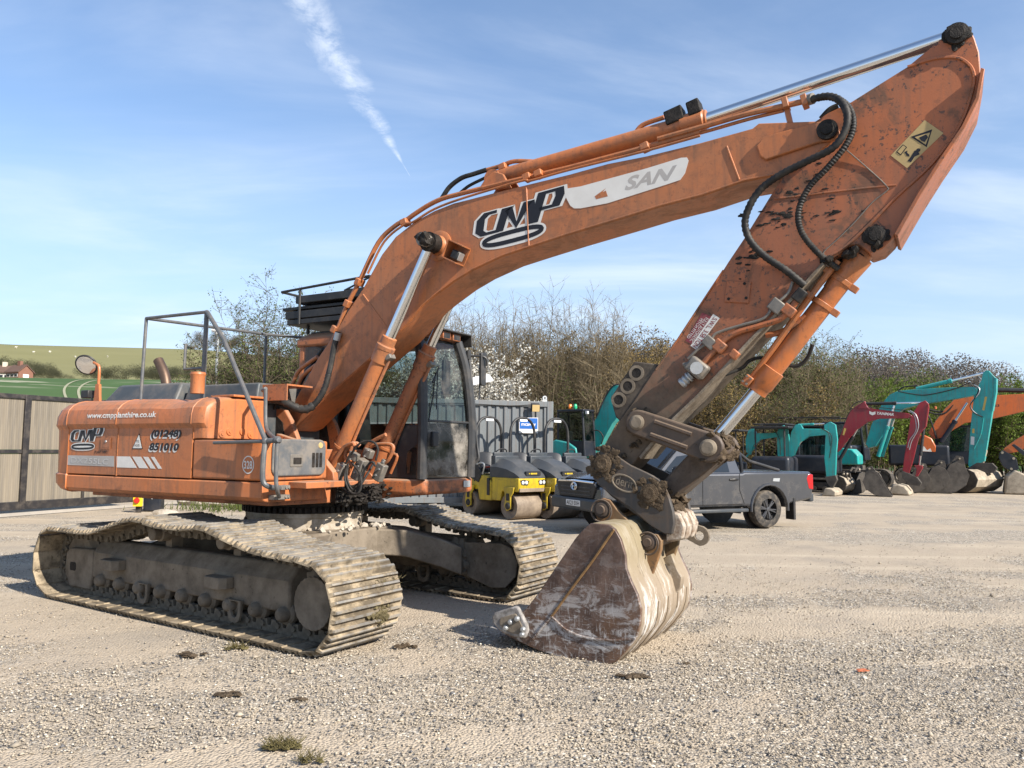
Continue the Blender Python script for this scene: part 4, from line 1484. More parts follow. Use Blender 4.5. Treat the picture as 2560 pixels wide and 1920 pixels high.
# maker's oval plate
oc = [(3.764, 1.316)][0]
mb = MB()
ov = [(oc[0] + .115 * math.cos(i * math.pi / 16) * .97 - .0 * math.sin(i * math.pi / 16), oc[1] + .072 * math.sin(i * math.pi / 16) - .028 * math.cos(i * math.pi / 16)) for i in range(32)]
oi = [(oc[0] + (x - oc[0]) * .86, oc[1] + (z - oc[1]) * .80) for x, z in ov]
mb.ring(ov, oi, -.262, -.25)
OV = P('oval_badge', mb, 'under', HT, .003)
mb = MB()
tv, tf = text_mesh('derit', 1, .01, .15)
q00, q10 = (oc[0] - .075, -.2545, oc[1] - .01), (oc[0] + .075, -.2545, oc[1] - .046)
lay(mb, tv, tf, q00, q10, (q10[0] + .008, -.2545, q10[2] + .075), (q00[0] + .008, -.2545, q00[2] + .075))
P('lettering', mb, 'under', OV)
# pale worn jaw at the back of the hitch
M['jaw'] = m_mud('scraped_jaw', (.17, .11, .07), (.46, .41, .34), 14, .6, .01, .7)
jw = [(4.086, 1.287), (4.169, 1.109), (4.182, 1.01), (4.147, 0.901), (4.222, 0.92), (4.257, 1.014), (4.238, 1.092), (4.17, 1.196), (4.128, 1.288)]
jw = [(x, z) for x, z in jw]
for i in range(5):
    mb = MB()
    y0 = -.2 + i * .085
    cc = [(4.157, 0.987)][0]
    s_ = .13 + .012 * (i % 2)
    mb.prism([(cc[0] - .06, cc[1] - s_), (cc[0] + s_ * .55, cc[1] - s_ * .75), (cc[0] + s_ * .7, cc[1] + .0), (cc[0] + s_ * .35, cc[1] + s_ * .75), (cc[0] - .06, cc[1] + s_)], y0, y0 + .07)
    P('jaw_plate', mb, M['jaw'], HT, .012)
te = MB()
tc0 = [(4.212, 0.905)][0]
o_ = circle_pts(tc0[0] + .03, tc0[1] - .03, .085, 16)
o_ = [(x if x > tc0[0] else x - .09, z + (.05 if x <= tc0[0] else 0)) for x, z in o_]
te.ring(o_, circle_pts(tc0[0] + .03, tc0[1] - .03, .038, 16), .235, .27)
P('tow_eye', te, 'under', HT, .006)
mb = MB()
rr = random.Random(14)
for i in range(90):
    q = Vector((4.068, 0, 1.178))
    mb.blob((q.x + rr.uniform(-.07, .11), rr.uniform(-.16, .2), q.z + rr.uniform(-.13, .11)), (.035, .045, .03), i, .5, 1)
P('mud_clump', mb, 'mud', HT, kind='stuff')

# ---- digging bucket
BY0, BY1 = -.72, .60
def m_bucket():
    t = NT('scratched_bucket', .5, .15, .4)
    c = t.mix(t.step(t.noise(5, 7, .7), .32, .68), (.050, .030, .024), (.135, .085, .064))
    c = t.mix(t.math('MULTIPLY', t.step(t.noise(2.2, 5, .6), .48, .66), .6), c, (.16, .085, .045))
    zz = t.sep()[2]
    low_ = t.step(zz, .85, .10)
    s1 = t.step(t.noise(3.6, 9, .76, t.mapping((1.1, 1, 2.4), (0, .6, 0)), .9), .50, .60)
    s2 = t.step(t.noise(11, 8, .75, t.mapping((4.5, 1, .8), (0, .55, 0)), .6), .54, .62)
    s3 = t.step(t.noise(24, 6, .75, t.mapping((.6, 1, 5), (0, -.35, 0)), .4), .57, .64)
    f = t.math('ADD', t.math('MULTIPLY', s1, .8), t.math('ADD', t.math('MULTIPLY', s2, .55), t.math('MULTIPLY', s3, .45)), True)
    f = t.math('MULTIPLY', f, t.math('ADD', t.math('MULTIPLY', low_, .80), .10))
    c = t.mix(f, c, (.47, .455, .44))
    return t.out(c, t.math('ADD', .42, t.math('MULTIPLY', f, .4)), t.bump(t.math('ADD', t.noise(30, 5), f), .2, .004))
M['bucket'] = m_bucket()
def m_shell():
    t = NT('worn_bucket_back', .7, .1, .3)
    zz = t.sep()[2]
    c = t.mix(t.noise(4, 7, .7), (.17, .128, .09), (.34, .275, .20))
    c = t.mix(t.math('MULTIPLY', t.step(zz, .45, .9), .55), c, (.22, .185, .10))
    w1 = t.step(t.noise(3.2, 9, .74, t.mapping((.8, 3.2, .8))), .50, .62)
    c = t.mix(t.math('MULTIPLY', w1, t.math('ADD', t.math('MULTIPLY', t.step(zz, .75, .25), .8), .15)), c, (.60, .57, .53))
    c = t.mix(t.step(t.noise(7, 7, .72), .60, .68), c, (.13, .10, .065))
    return t.out(c, .7, t.bump(t.noise(18, 6, .7), .35, .008))
M['shell'] = m_shell()
side_px = [(3.608, 0.975), (3.669, 1.021), (3.817, 1.019), (3.866, 0.99), (3.914, 0.914), (3.951, 0.799), (3.958, 0.701), (3.998, 0.607), (4.047, 0.516), (4.074, 0.413), (4.065, 0.297), (4.038, 0.212), (3.955, 0.096), (3.881, 0.013), (3.807, -0.024), (3.688, -0.034), (3.522, -0.03), (3.235, 0.003), (3.019, 0.057), (2.883, 0.102), (2.944, 0.183), (3.119, 0.326), (3.231, 0.464), (3.347, 0.629), (3.541, 0.9)]
back_px = side_px[1:20]
BK = None
for y0 in (BY0, BY1 - .035):
    mb = MB()
    mb.prism(side_px, y0, y0 + .035)
    b = P('bucket_side', mb, 'bucket', bevel=.006)
    BK = BK or b
# wrapper plate round the back as separate bands
cen = Vector((3.5, .45))
nb_ = 5
for k in range(nb_):
    y0 = BY0 + .036 + (BY1 - BY0 - .072) * k / nb_
    y1 = BY0 + .036 + (BY1 - BY0 - .072) * (k + 1) / nb_
    mb = MB()
    pin_ = [(x + (cen.x - x) * .05, z + (cen.y - z) * .05) for x, z in back_px]
    poly = back_px + pin_[::-1]
    g_ = .004
    mb.prism(poly, y0 + g_, y1 - g_)
    P('wrapper_band', mb, 'shell' if True else 'bucket', BK, .004)
for k in range(1, nb_ + 1):
    y0 = BY0 + .036 + (BY1 - BY0 - .072) * (k - .5) / nb_
    mb = MB()
    seg_ = back_px[8:15]
    out_ = [(x + (x - cen.x) * .016, z + (z - cen.y) * .02) for x, z in seg_]
    mb.prism(seg_ + out_[::-1], y0 - .022, y0 + .022)
    P('wear_strip', mb, 'shell', BK, .004)
# welded rib lines on the side
M['rustweld'] = m_mud('rusty_weld', (.13, .075, .035), (.26, .155, .07), 9, .5, .006, .7)
for q in ([(3.862, -0.724, 0.985), (3.688, -0.724, 0.739), (3.521, -0.724, 0.524), (3.34, -0.724, 0.282)], [(3.34, -0.724, 0.282), (3.466, -0.724, 0.196), (3.634, -0.724, 0.157), (3.851, -0.724, 0.165), (4.029, -0.724, 0.202)], [(3.34, -0.724, 0.282), (3.259, -0.724, 0.191), (3.177, -0.724, 0.088)]):
    mb = MB()
    mb.tube(smooth_path(q, 4), .010, 6)
    P('weld_rib', mb, M['rustweld'] if len(q) == 4 else 'bucket', BK)
# side cutter with bolts
M['bare'] = m_mud('scuffed_bare_steel', (.10, .09, .082), (.34, .32, .30), 12, .4, .006, .55)
mb = MB()
sc_ = [(2.817, 0.227), (2.836, 0.261), (3.032, 0.334), (3.057, 0.332), (3.142, 0.202), (3.149, 0.152), (3.125, 0.092), (3.011, 0.093), (2.9, 0.121), (2.831, 0.17)]
mb.prism(sc_, BY0 - .045, BY0 - .002)
SC = P('side_cutter', mb, 'bare', BK, .014)
mb = MB()
mb.prism([(x + (3.03 - x) * .35, z + (.20 - z) * .35 - .01) for x, z in sc_], BY0 - .052, BY0 - .03)
P('cutter_recess', mb, 'under', SC, .006)
for q in [(3.002, 0.21), (3.062, 0.242), (3.117, 0.167), (3.109, 0.127), (2.96, 0.16)]:
    mb = MB()
    mb.lathe([(.0001, .03), (.016, .028), (.022, .018), (.022, 0)], (q[0], BY0 - .05, q[1]), (0, -1, 0), 10)
    P('bolt', mb, 'galv', SC)
# floor lip
mb = MB()
lp0 = [(2.883, 0.102), (3.019, 0.057), (3.235, 0.003), (3.234, 0.044), (3.018, 0.093), (2.744, 0.117)]
mb.prism(lp0, BY0 + .04, BY1 - .04)
P('cutting_edge', mb, 'bare', BK, .006)
# ears on top carrying the pins
ear = [(3.494, 1.082), (3.518, 1.159), (3.577, 1.189), (3.636, 1.175), (3.695, 1.102), (3.833, 0.98), (3.923, 0.912), (3.967, 0.92), (4.045, 0.919), (4.077, 0.869), (4.072, 0.796), (3.977, 0.538), (3.866, 0.675), (3.844, 0.864), (3.718, 0.942), (3.542, 0.953)]
for sy, y0 in ((-1, -.25), (1, .2)):
    mb = MB()
    mb.prism(ear, y0, y0 + .05)
    P('bucket_ear', mb, m_paint('rusty_ear', (.24, .12, .045), (.13, .10, .05), dirt=.6, dust=.3, chips=.6, rough=.7), BK, .008)
for q, r_ in (([(3.58, 1.094)][0], .062), ([(3.979, 0.857)][0], .06)):
    mb = MB()
    mb.lathe([(.0001, -.03), (r_ * .55, -.03), (r_ * .6, -.005), (r_ * .85, -.005), (r_, .0), (r_ * 1.15, .01), (r_ * 1.15, .03), (r_, .035), (r_, .56)], (q[0], -.30, q[1]), (0, 1, 0), 22)
    P('bucket_pin', mb, 'link', BK)
    mb = MB()
    for rad_ in (1.45,):
        ring = [Vector((q[0] + r_ * rad_ * math.cos(t * math.pi / 12), -.30, q[1] - .01 + r_ * rad_ * math.sin(t * math.pi / 12))) for t in range(25)]
        mb.tube(ring, .008, 6)
    P('retaining_ring', mb, 'link', BK)
# rear stiffener with the hook slot
for y0 in (.0, ):
    mb = MB()
    hk_ = [(4.038, 0.723), (4.083, 0.609), (4.127, 0.538), (4.115, 0.451), (4.036, 0.358), (4.002, 0.28), (3.969, 0.416), (3.935, 0.596), (3.97, 0.686)]
    mb.prism(hk_, y0 + .12, y0 + .20)
    P('rear_stiffener', mb, 'shell', BK, .01)
    mb = MB()
    mb.tube(smooth_path([(x, y0 + .112, z) for x, z in [(3.924, 0.604), (3.97, 0.509), (4.004, 0.458), (4.027, 0.482), (4.005, 0.556), (3.971, 0.63)]], 4), .02, 8)
    P('hook_slot', mb, 'grease', BK)

# ---------------------------------------------------------------- cab
CX0, CX1, CY0, CY1 = -.62, 1.28, .40, 1.34
cbm = MB()
cbm.prism([(-.62, .40), (1.10, .30), (1.30, .38), (1.34, 1.20), (1.28, 1.34), (-.62, 1.34)], 1.09, 1.255, 'z')
CABB = P('cab_base', cbm, m_paint('cab_base_orange', (.40, .12, .036), (.30, .13, .07), dirt=.7, dust=.6, chips=.7, rough=.6), bevel=.035, seg=3)
mb = MB()
mb.prism(rrect(1.06, 1.20, 1.15, 1.225, .01), 1.338, 1.346, 'x')
P('front_lamp', mb, 'galv', CABB, .003)
for x0, x1, m_ in ((.42, .62, 'white'), (.68, .82, 'steel')):
    mb = MB()
    yv = lambda x: .40 - (x + .62) * .1 / 1.72 - .004
    mb.add([(x0, yv(x0), 1.135), (x1, yv(x1), 1.135), (x1, yv(x1), 1.225), (x0, yv(x0), 1.225)], [(0, 1, 2, 3)])
    st_ = P('sticker', mb, m_, CABB)
    if m_ == 'white':
        tv, tf = text_mesh('PLANTLINK', 1, .02)
        mb = MB()
        e = .0015
        lay(mb, tv, tf, (x0 + .015, yv(x0) - e, 1.18), (x1 - .015, yv(x1) - e, 1.18), (x1 - .015, yv(x1) - e, 1.205), (x0 + .015, yv(x0) - e, 1.205))
        P('lettering', mb, 'decal_red', st_)
M['cabgrey'] = m_plain('dusty_black_cab', (.026, .027, .029), .5, 0, .4, .3, 5, .1, .17)
# posts: front corner near the boom, front outer, rear
fr = MB()
def post(mb, pts, w):
    for (a, b) in zip(pts, pts[1:]):
        mb.cyl(a, b, w, n=10)
ZR = 2.80
FN = [(1.27, .36, 1.26), (1.27, .36, 1.9), (1.235, .37, 2.45), (1.16, .40, ZR)]
FF = [(1.33, 1.20, 1.26), (1.33, 1.20, 1.9), (1.285, 1.15, 2.45), (1.20, 1.10, ZR)]
fr.tube(smooth_path(FN, 6), .055, 10)
CABF = P('cab_pillar', fr, 'cabgrey')
fr = MB()
fr.tube(smooth_path(FF, 6), .06, 10)
P('cab_pillar', fr, 'cabgrey')
fr = MB()
fr.tube([(.30, .41, 1.26), (.25, .42, ZR)], .05, 8)
P('cab_pillar', fr, 'cabgrey')
rw = MB()
rw.bx(-.62, -.50, .42, 1.34, 1.26, 2.80)
P('cab_rear_wall', rw, 'orange', bevel=.04, seg=3)
rw = MB()
rw.bx(-.50, -.1, .415, .46, 1.26, 2.05)
P('cab_side_panel', rw, 'cabgrey', bevel=.01)
rw = MB()
rw.prism([(.62, 1.262), (1.24, 1.262), (1.24, 1.83), (.98, 1.83), (.84, 1.70), (.72, 1.40)], .365, .385, 'y')
P('cab_side_panel', rw, 'cabgrey', bevel=.01)
rf = MB()
vs = []
for z, e in ((2.76, .0), (2.86, .0), (2.93, .10)):
    vs += [(-.64 + e, .40 + e, z), (1.10 - e * .5, .40 + e, z), (1.14 - e * .5, 1.30 - e, z), (-.64 + e, 1.34 - e, z)]
fs = [(i * 4 + j, i * 4 + (j + 1) % 4, i * 4 + 4 + (j + 1) % 4, i * 4 + 4 + j) for i in range(2) for j in range(4)] + [(3, 2, 1, 0), (8, 9, 10, 11)]
rf.add(vs, fs)
ROOF = P('cab_roof', rf, 'orange_frame', bevel=.03, seg=3)
mb = MB()
mb.bx(-.50, .0, .50, 1.0, 2.925, 2.95)
P('roof_hatch', mb, 'black', ROOF, .008)
# rain visor with its lamps over the windscreen
vz = MB()
vz.bx(1.02, 1.30, .44, 1.26, 2.885, 2.905)
vz.bx(1.02, 1.30, 1.25, 1.27, 2.76, 2.905)
vz.bx(1.02, 1.14, .44, 1.26, 2.77, 2.80)
P('visor', vz, 'cabgrey', ROOF, .008)
for y in (.60, .80, 1.0):
    mb = MB()
    mb.bx(1.05, 1.26, y - .075, y + .075, 2.80, 2.88)
    b = P('roof_lamp', mb, 'orange_frame', ROOF, .006)
    mb = MB()
    mb.bx(1.255, 1.263, y - .06, y + .06, 2.81, 2.87)
    P('lamp_glass', mb, 'black', b)
# black guard rack of stacked plates on the roof
for i, (x0, x1, y0, y1, z0, z1) in enumerate(((-.75, .35, .35, 1.25, 3.03, 3.09), (-.78, .30, .35, 1.25, 3.10, 3.19), (-.88, .2, .4, 1.2, 3.215, 3.255), (-.62, .5, .35, 1.25, 3.28, 3.37))):
    mb = MB()
    mb.bx(x0, x1, y0, y1, z0, z1)
    P('rack_plate', mb, 'black', bevel=.008)
mb = MB()
for x in (-.55, .1):
    for y in (.5, 1.1):
        mb.cyl((x, y, 2.93), (x, y, 3.30), .02, n=8)
P('rack_leg', mb, 'black')
mb = MB()
lo = [(-.85, .35, 3.44), (.5, .35, 3.50), (.5, 1.25, 3.50), (-.85, 1.25, 3.44), (-.85, .35, 3.44)]
mb.tube(lo, .016, 8)
mb.tube([(-.55, .35, 3.03), (-.55, .35, 3.46)], .016, 8)
mb.tube([(-.35, .9, 3.52), (.55, .35, 3.50)], .012, 8)
mb.tube([(-.35, .9, 3.52), (.5, 1.25, 3.62)], .012, 8)
P('rack_rail', mb, 'black')
# glass
gl = MB()
gl.add([(1.285, .40, 1.88), (1.335, 1.17, 1.88), (1.285, 1.12, 2.45), (1.21, 1.08, 2.76), (1.17, .43, 2.76), (1.24, .41, 2.45)], [(0, 1, 2, 5), (5, 2, 3, 4)])
P('windscreen', gl, 'glass')
gl = MB()
gl.add([(1.285, .40, 1.27), (1.335, 1.17, 1.27), (1.335, 1.17, 1.87), (1.285, .40, 1.87)], [(0, 1, 2, 3)])
P('lower_windscreen', gl, 'glass_dirty')
gl = MB()
gl.add([(.30, .405, 1.30), (1.24, .355, 1.30), (1.20, .37, 2.45), (1.08, .40, 2.76), (.26, .415, 2.76)], [(0, 1, 2, 3, 4)])
P('side_window', gl, 'glass')
gl = MB()
gl.add([(-.5, .42, 2.05), (.24, .42, 2.05), (.22, .42, 2.76), (-.5, .42, 2.76)], [(0, 1, 2, 3)])
P('side_window', gl, 'glass')
gl = MB()
gl.add([(-.5, 1.335, 1.9), (1.25, 1.30, 1.9), (1.15, 1.28, 2.74), (-.5, 1.335, 2.74)], [(0, 1, 2, 3)])
P('door_window', gl, 'glass')
mb = MB()
mb.bx(-.5, 1.28, 1.31, 1.345, 1.26, 1.88)
P('cab_door', mb, 'cabgrey')
# transom between the panes, wiper, box
mb = MB()
mb.tube([(1.287, .38, 1.875), (1.338, 1.19, 1.875)], .014, 6)
P('transom', mb, 'cabgrey')
mb = MB()
mb.tube([(1.30, .42, 1.86), (1.285, .52, 2.15), (1.255, .60, 2.40)], .008, 6)
mb.tube([(1.30, .48, 2.28), (1.262, .66, 2.48)], .009, 6)
mb.tube([(1.31, .55, 2.0), (1.27, .62, 2.45)], .007, 6)
P('wiper', mb, 'black')
mb = MB()
mb.bx(1.325, 1.37, .42, .52, 1.60, 1.76)
P('wiper_motor', mb, 'black', bevel=.01)
# seat and controls inside
mb = MB()
mb.bx(-.1, .35, .62, 1.1, 1.5, 1.62)
mb.prism([(-.12, 1.6), (.02, 1.6), (-.08, 2.3), (-.2, 2.3)], .64, 1.08)
P('seat', mb, 'black', bevel=.04, seg=3)
mb = MB()
mb.bx(.75, 1.0, .55, .62, 1.26, 1.85)
mb.bx(.7, .9, 1.12, 1.2, 1.26, 1.75)
mb.cyl((.8, .58, 1.85), (.78, .58, 2.05), .02)
P('console', mb, 'black', bevel=.01)
mb = MB()
mb.bx(1.05, 1.09, 1.0, 1.14, 2.2, 2.6)
P('inner_mirror', mb, 'black', bevel=.015)
# outer mirror on its long rail
mb = MB()
mb.tube(smooth_path([(1.368, 1.26, 1.426), (1.397, 1.28, 1.484), (1.369, 1.28, 1.656), (1.331, 1.26, 2.118), (1.297, 1.25, 2.438), (1.267, 1.24, 2.658)], 4), .018, 8)
mb.tube(smooth_path([(1.267, 1.24, 2.655), (1.391, 1.3, 2.656), (1.444, 1.34, 2.628), (1.445, 1.36, 2.545)], 4), .014, 8)
mb.lathe([(.03, -.05), (.034, 0), (.03, .05)], (1.264, 1.24, 2.667), (0, 0, 1), 10)
MRL = P('mirror_rail', mb, 'cabgrey')
mb = MB()
mm = (1.396, 1.34, 2.512)
mb.prism(rrect(mm[1] - .05, mm[1] + .06, mm[2] - .20, mm[2] + .19, .03), mm[0] - .02, mm[0] + .02, 'x')
P('outer_mirror', mb, 'cabgrey', MRL, .01)

# hoses and fittings in front of the swing deck, between the cylinder feet
for i, q in enumerate((
        [(0.954, -0.36, 1.397), (0.875, -0.38, 1.496), (0.926, -0.4, 1.597), (1.018, -0.4, 1.626), (1.057, -0.38, 1.598)],
        [(0.69, -0.4, 1.349), (0.798, -0.42, 1.481), (0.889, -0.42, 1.582), (0.999, -0.42, 1.625), (1.027, -0.42, 1.597)],
        [(0.951, -0.1, 1.584), (1.025, -0.1, 1.614), (1.211, -0.1, 1.616), (1.249, -0.1, 1.572), (1.197, -0.1, 1.471), (1.143, -0.1, 1.426)],
        [(0.926, -0.2, 1.482), (0.997, -0.2, 1.599), (1.088, -0.2, 1.657), (1.233, -0.2, 1.715)])):
    hose('hydraulic_pipe', q, .02, 'orange_frame', EX, 4)
for i, q in enumerate((
        [(0.949, -0.46, 1.427), (1.037, -0.46, 1.541), (1.143, -0.46, 1.633), (1.269, -0.44, 1.64), (1.317, -0.42, 1.572), (1.294, -0.42, 1.461)],
        [(0.951, -0.44, 1.399), (0.945, -0.46, 1.286), (1.031, -0.48, 1.164), (1.123, -0.48, 1.14), (1.157, -0.46, 1.209), (1.118, -0.44, 1.332), (1.006, -0.42, 1.428)],
        [(0.95, -0.42, 1.427), (0.955, -0.44, 1.286), (1.032, -0.44, 1.176), (1.104, -0.42, 1.234), (1.137, -0.4, 1.36), (1.208, -0.38, 1.445), (1.246, -0.36, 1.403)],
        [(0.846, -0.44, 1.212), (0.959, -0.46, 1.161), (1.069, -0.46, 1.137), (1.14, -0.4, 1.276), (1.178, -0.3, 1.443)],
        [(0.982, -0.35, 1.426), (1.076, -0.33, 1.399), (1.045, -0.33, 1.257), (0.953, -0.35, 1.198)])):
    hose('thin_hose', q, .011, 'rubber', EX, 5)
for a, w_ in zip([(0.833, -0.42, 1.325), (0.869, -0.4, 1.382), (1.106, -0.12, 1.339), (1.125, -0.1, 1.412), (0.987, -0.38, 1.498), (1.018, -0.2, 1.526), (0.996, -0.3, 1.369)], ((.09, .06, .20), (.07, .06, .10), (.10, .08, .18), (.05, .05, .12), (.10, .07, .08), (.10, .07, .09), (.09, .1, .22))):
    mb = MB()
    mb.box(a, w_, Matrix.Rotation(R(24), 3, 'Y'))
    P('hose_manifold', mb, 'steel', EX, .01)
    mb = MB()
    for k in (-1, 1):
        mb.cyl((a[0] + k * .02, a[1] - w_[1] / 2, a[2] + k * .03), (a[0] + k * .02, a[1] - w_[1] / 2 - .012, a[2] + k * .03), .011, n=6)
        P('bolt', mb, 'galv')
        mb = MB()
mb = MB()
rr = random.Random(31)
mb.bx(.5, .80, -.42, .30, 1.03, 1.20)
for i in range(150):
    mb.blob((.80 + rr.uniform(-.15, .12), rr.uniform(-.46, .3), 1.06 + rr.uniform(-.05, .14)), (.022, .04, .016), i, .5, 1)
P('muddy_recess', mb, 'grease', kind='stuff')
# thick ribbed hose from the deck to the boom
hose('ribbed_hose', [(-0.036, -0.62, 2.069), (0.068, -0.62, 2.075), (0.182, -0.6, 2.055), (0.264, -0.56, 2.015), (0.336, -0.5, 1.972), (0.397, -0.45, 1.967), (0.447, -0.4, 2.009)], .046, 'rubber', EX, 6, 14, .05)
hose('ribbed_hose', [(0.418, -0.4, 1.984), (0.486, -0.36, 2.082), (0.532, -0.33, 2.202), (0.557, -0.31, 2.337)], .034, 'rubber', EX, 6, 14, .035)
hose('boom_hose', [(0.557, -0.31, 2.337), (0.563, -0.28, 2.475), (0.578, -0.26, 2.643), (0.604, -0.24, 2.78)], .030, 'rubber', EX, 5, 10)
mb = MB()
mb.cyl((0.593, -0.25, 2.69), (0.617, -0.25, 2.768), .036, n=12)
P('hose_fitting', mb, 'galv')
for q in ([(-0.303, -0.1, 2.117), (-0.239, -0.1, 2.181), (-0.161, -0.1, 2.277), (-0.092, -0.1, 2.394), (-0.007, -0.1, 2.456), (0.21, -0.12, 2.551)], [(-0.213, -0.12, 2.081), (-0.149, -0.12, 2.134), (-0.079, -0.12, 2.229), (-0.011, -0.12, 2.335), (0.093, -0.14, 2.394), (0.238, -0.16, 2.461)], ):
    hose('hydraulic_pipe', q, .022, 'orange_boom', EX, 4, 10)
for q in ([(-0.237, 0, 2.066), (-0.129, 0, 2.306), (0.012, 0, 2.476), (0.226, -0.05, 2.645)], [(-0.336, 0.05, 2.116), (-0.123, 0.05, 2.409), (0.075, 0.05, 2.61)]):
    hose('boom_hose', q, .022, 'rubber', EX, 4, 8)
mb = MB()
mb.box((-0.171, -0.12, 2.2), (.06, .16, .05), Matrix.Rotation(R(35), 3, 'Y'))
P('pipe_clamp', mb, 'orange', bevel=.008)
for q in ([(-0.131, -0.5, 2.078), (-0.098, -0.45, 2.101), (-0.047, -0.4, 2.061), (-0.026, -0.35, 2.042)], [(-0.116, -0.4, 1.978), (-0.075, -0.4, 2.04), (-0.042, -0.35, 2.064)], [(-0.205, -0.45, 1.914), (-0.175, -0.4, 1.99), (-0.082, -0.35, 1.991)]):
    hose('thin_hose', q, .014, 'rubber', EX, 4, 8)

# ---------------------------------------------------------------- lettering and stickers on the excavator
def strip(mb, pts, w, closed=False):
    "flat mitred stroke in 2-D; returns nothing, fills (verts, faces) in unit space"
    P_ = [Vector(p) for p in pts]
    k = len(P_)
    vs, fs = [], []
    for i in range(k):
        a = P_[i - 1] if (i or closed) else P_[0] * 2 - P_[1]
        b = P_[(i + 1) % k] if (i < k - 1 or closed) else P_[-1] * 2 - P_[-2]
        t0, t1 = (P_[i] - a).normalized(), (b - P_[i]).normalized()
        n0, n1 = Vector((-t0.y, t0.x)), Vector((-t1.y, t1.x))
        m_ = (n0 + n1).normalized()
        l_ = w / 2 / max(.45, m_.dot(n1))
        vs += [tuple(P_[i] + m_ * l_), tuple(P_[i] - m_ * l_)]
    for i in range(k if closed else k - 1):
        j = (i + 1) % k
        fs.append((2 * i, 2 * i + 1, 2 * j + 1, 2 * j))
    mb.append((vs, fs))


ST = [[(.245, .74), (.12, .74), (.05, .58), (.03, .18), (.08, .06), (.27, .06)],
      [(.27, .02), (.35, .72), (.385, .72), (.475, .10), (.60, .74), (.64, .74), (.665, .02)],
      [(.675, .02), (.775, .92), (.97, .92), (.975, .72), (.925, .42), (.74, .42)]]
def oval(cx, cy, rx, ry, n=28):
    return [(cx + rx * math.copysign(abs(math.cos(2 * math.pi * i / n)) ** .7, math.cos(2 * math.pi * i / n)), cy + ry * math.copysign(abs(math.sin(2 * math.pi * i / n)) ** .85, math.sin(2 * math.pi * i / n))) for i in range(n)]


def logo(o, ux_, uy_, y, parent, oc, orx, ory, orot=0, follow=None):
    "o, ux_, uy_ in (x, z); y of the face"
    def plc(p, lift):
        x = o[0] + ux_[0] * p[0] + uy_[0] * p[1]
        z = o[1] + ux_[1] * p[0] + uy_[1] * p[1]
        yy = (follow(z) if follow else y)
        return (x, yy - lift, z)
    def ov(p, lift):
        c, s_ = math.cos(orot), math.sin(orot)
        x, z = oc[0] + p[0] * c - p[1] * s_, oc[1] + p[0] * s_ + p[1] * c
        return (x, (follow(z) if follow else y) - lift, z)
    for nm, mat, w, lift, e in (('logo_outline', 'white', .170, .0022, .030), ('logo', 'decal_black', .100, .0040, 0)):
        mb = MB()
        for i, q in enumerate(ST):
            acc = []
            q2 = list(q)
            if e:
                a, b = Vector(q2[0]), Vector(q2[1])
                q2[0] = tuple(a + (a - b).normalized() * e)
                a, b = Vector(q2[-1]), Vector(q2[-2])
                q2[-1] = tuple(a + (a - b).normalized() * e)
            strip(acc, q2, w)
            for vs, fs in acc:
                mb.add([plc(p, lift + i * .0004) for p in vs], fs)
        acc = []
        if e:
            vs = oval(0, 0, orx + ory * .42, ory * 1.42)
            mb.add([ov(p, lift + .0006) for p in vs], [tuple(range(len(vs)))])
        else:
            strip(acc, oval(0, 0, orx - ory * .3, ory * .68), ory * .66, True)
            for vs, fs in acc:
                mb.add([ov(p, lift + .0006) for p in vs], fs)
        P(nm, mb, mat, parent)


# on the boom
bq = [(2.276, 3.568), (3.172, 3.653), (2.272, 3.848), (2.66, 3.537), (3.008, 3.573), (2.671, 3.47)]
logo(bq[0], (bq[1][0] - bq[0][0], bq[1][1] - bq[0][1]), (bq[2][0] - bq[0][0], bq[2][1] - bq[0][1]), -.21, BOOM, bq[3],
     math.dist(bq[3], bq[4]) * .93, math.dist(bq[3], bq[5]) * .92, math.atan2(bq[4][1] - bq[3][1], bq[4][0] - bq[3][0]))
# worn white stripe with the rest of a name
sp_ = [(3.183, 3.874), (3.207, 3.897), (3.348, 3.895), (3.952, 3.952), (4.251, 3.99), (4.299, 3.984), (4.312, 3.954), (4.282, 3.854), (4.241, 3.804), (4.118, 3.783), (3.603, 3.705), (3.348, 3.697), (3.283, 3.706), (3.246, 3.736), (3.198, 3.828)]
mb = MB()
mb.prism(sp_, -.2135, -.2115)
WS = P('white_stripe', mb, 'white', BOOM)
mb = MB()
tv, tf = text_mesh('SAN', 1, .035, .12)
sq = [(3.755, -0.214, 3.787), (4.153, -0.214, 3.817), (4.216, -0.214, 3.937), (3.781, -0.214, 3.908)]
lay(mb, tv, tf, *sq)
P('lettering', mb, 'decal_grey', WS)
mb = MB()
mb.prism([(3.48, 3.784), (3.585, 3.839), (3.553, 3.81), (3.585, 3.819), (3.603, 3.765), (3.495, 3.756)], -.2145, -.2137)
P('torn_patch', mb, 'orange_boom', WS)

# on the side doors
def on_hood(mb, vs, fs, x0, x1, z0, z1, lift=.004, sh=0):
    out = []
    for a, b in vs:
        z = z0 + (z1 - z0) * b
        out.append((x0 + (x1 - x0) * a + sh * b, hood_y(z) - lift, z))
    mb.add(out, fs)
hl = lambda q: q
lg = [(-2.122, 1.612), (-1.573, 1.622), (-2.126, 1.767), (-1.907, 1.563), (-1.701, 1.567), (-1.904, 1.532)]
logo(lg[0], (lg[1][0] - lg[0][0], lg[1][1] - lg[0][1]), (lg[2][0] - lg[0][0], lg[2][1] - lg[0][1]), -1.352, d1, lg[3],
     abs(lg[4][0] - lg[3][0]) * .97, abs(lg[3][1] - lg[5][1]), math.atan2(lg[4][1] - lg[3][1], lg[4][0] - lg[3][0]))
a, b, c_ = [(-1.818, 1.856), (-0.679, 1.856), (-0.683, 1.918)]
mb = MB()
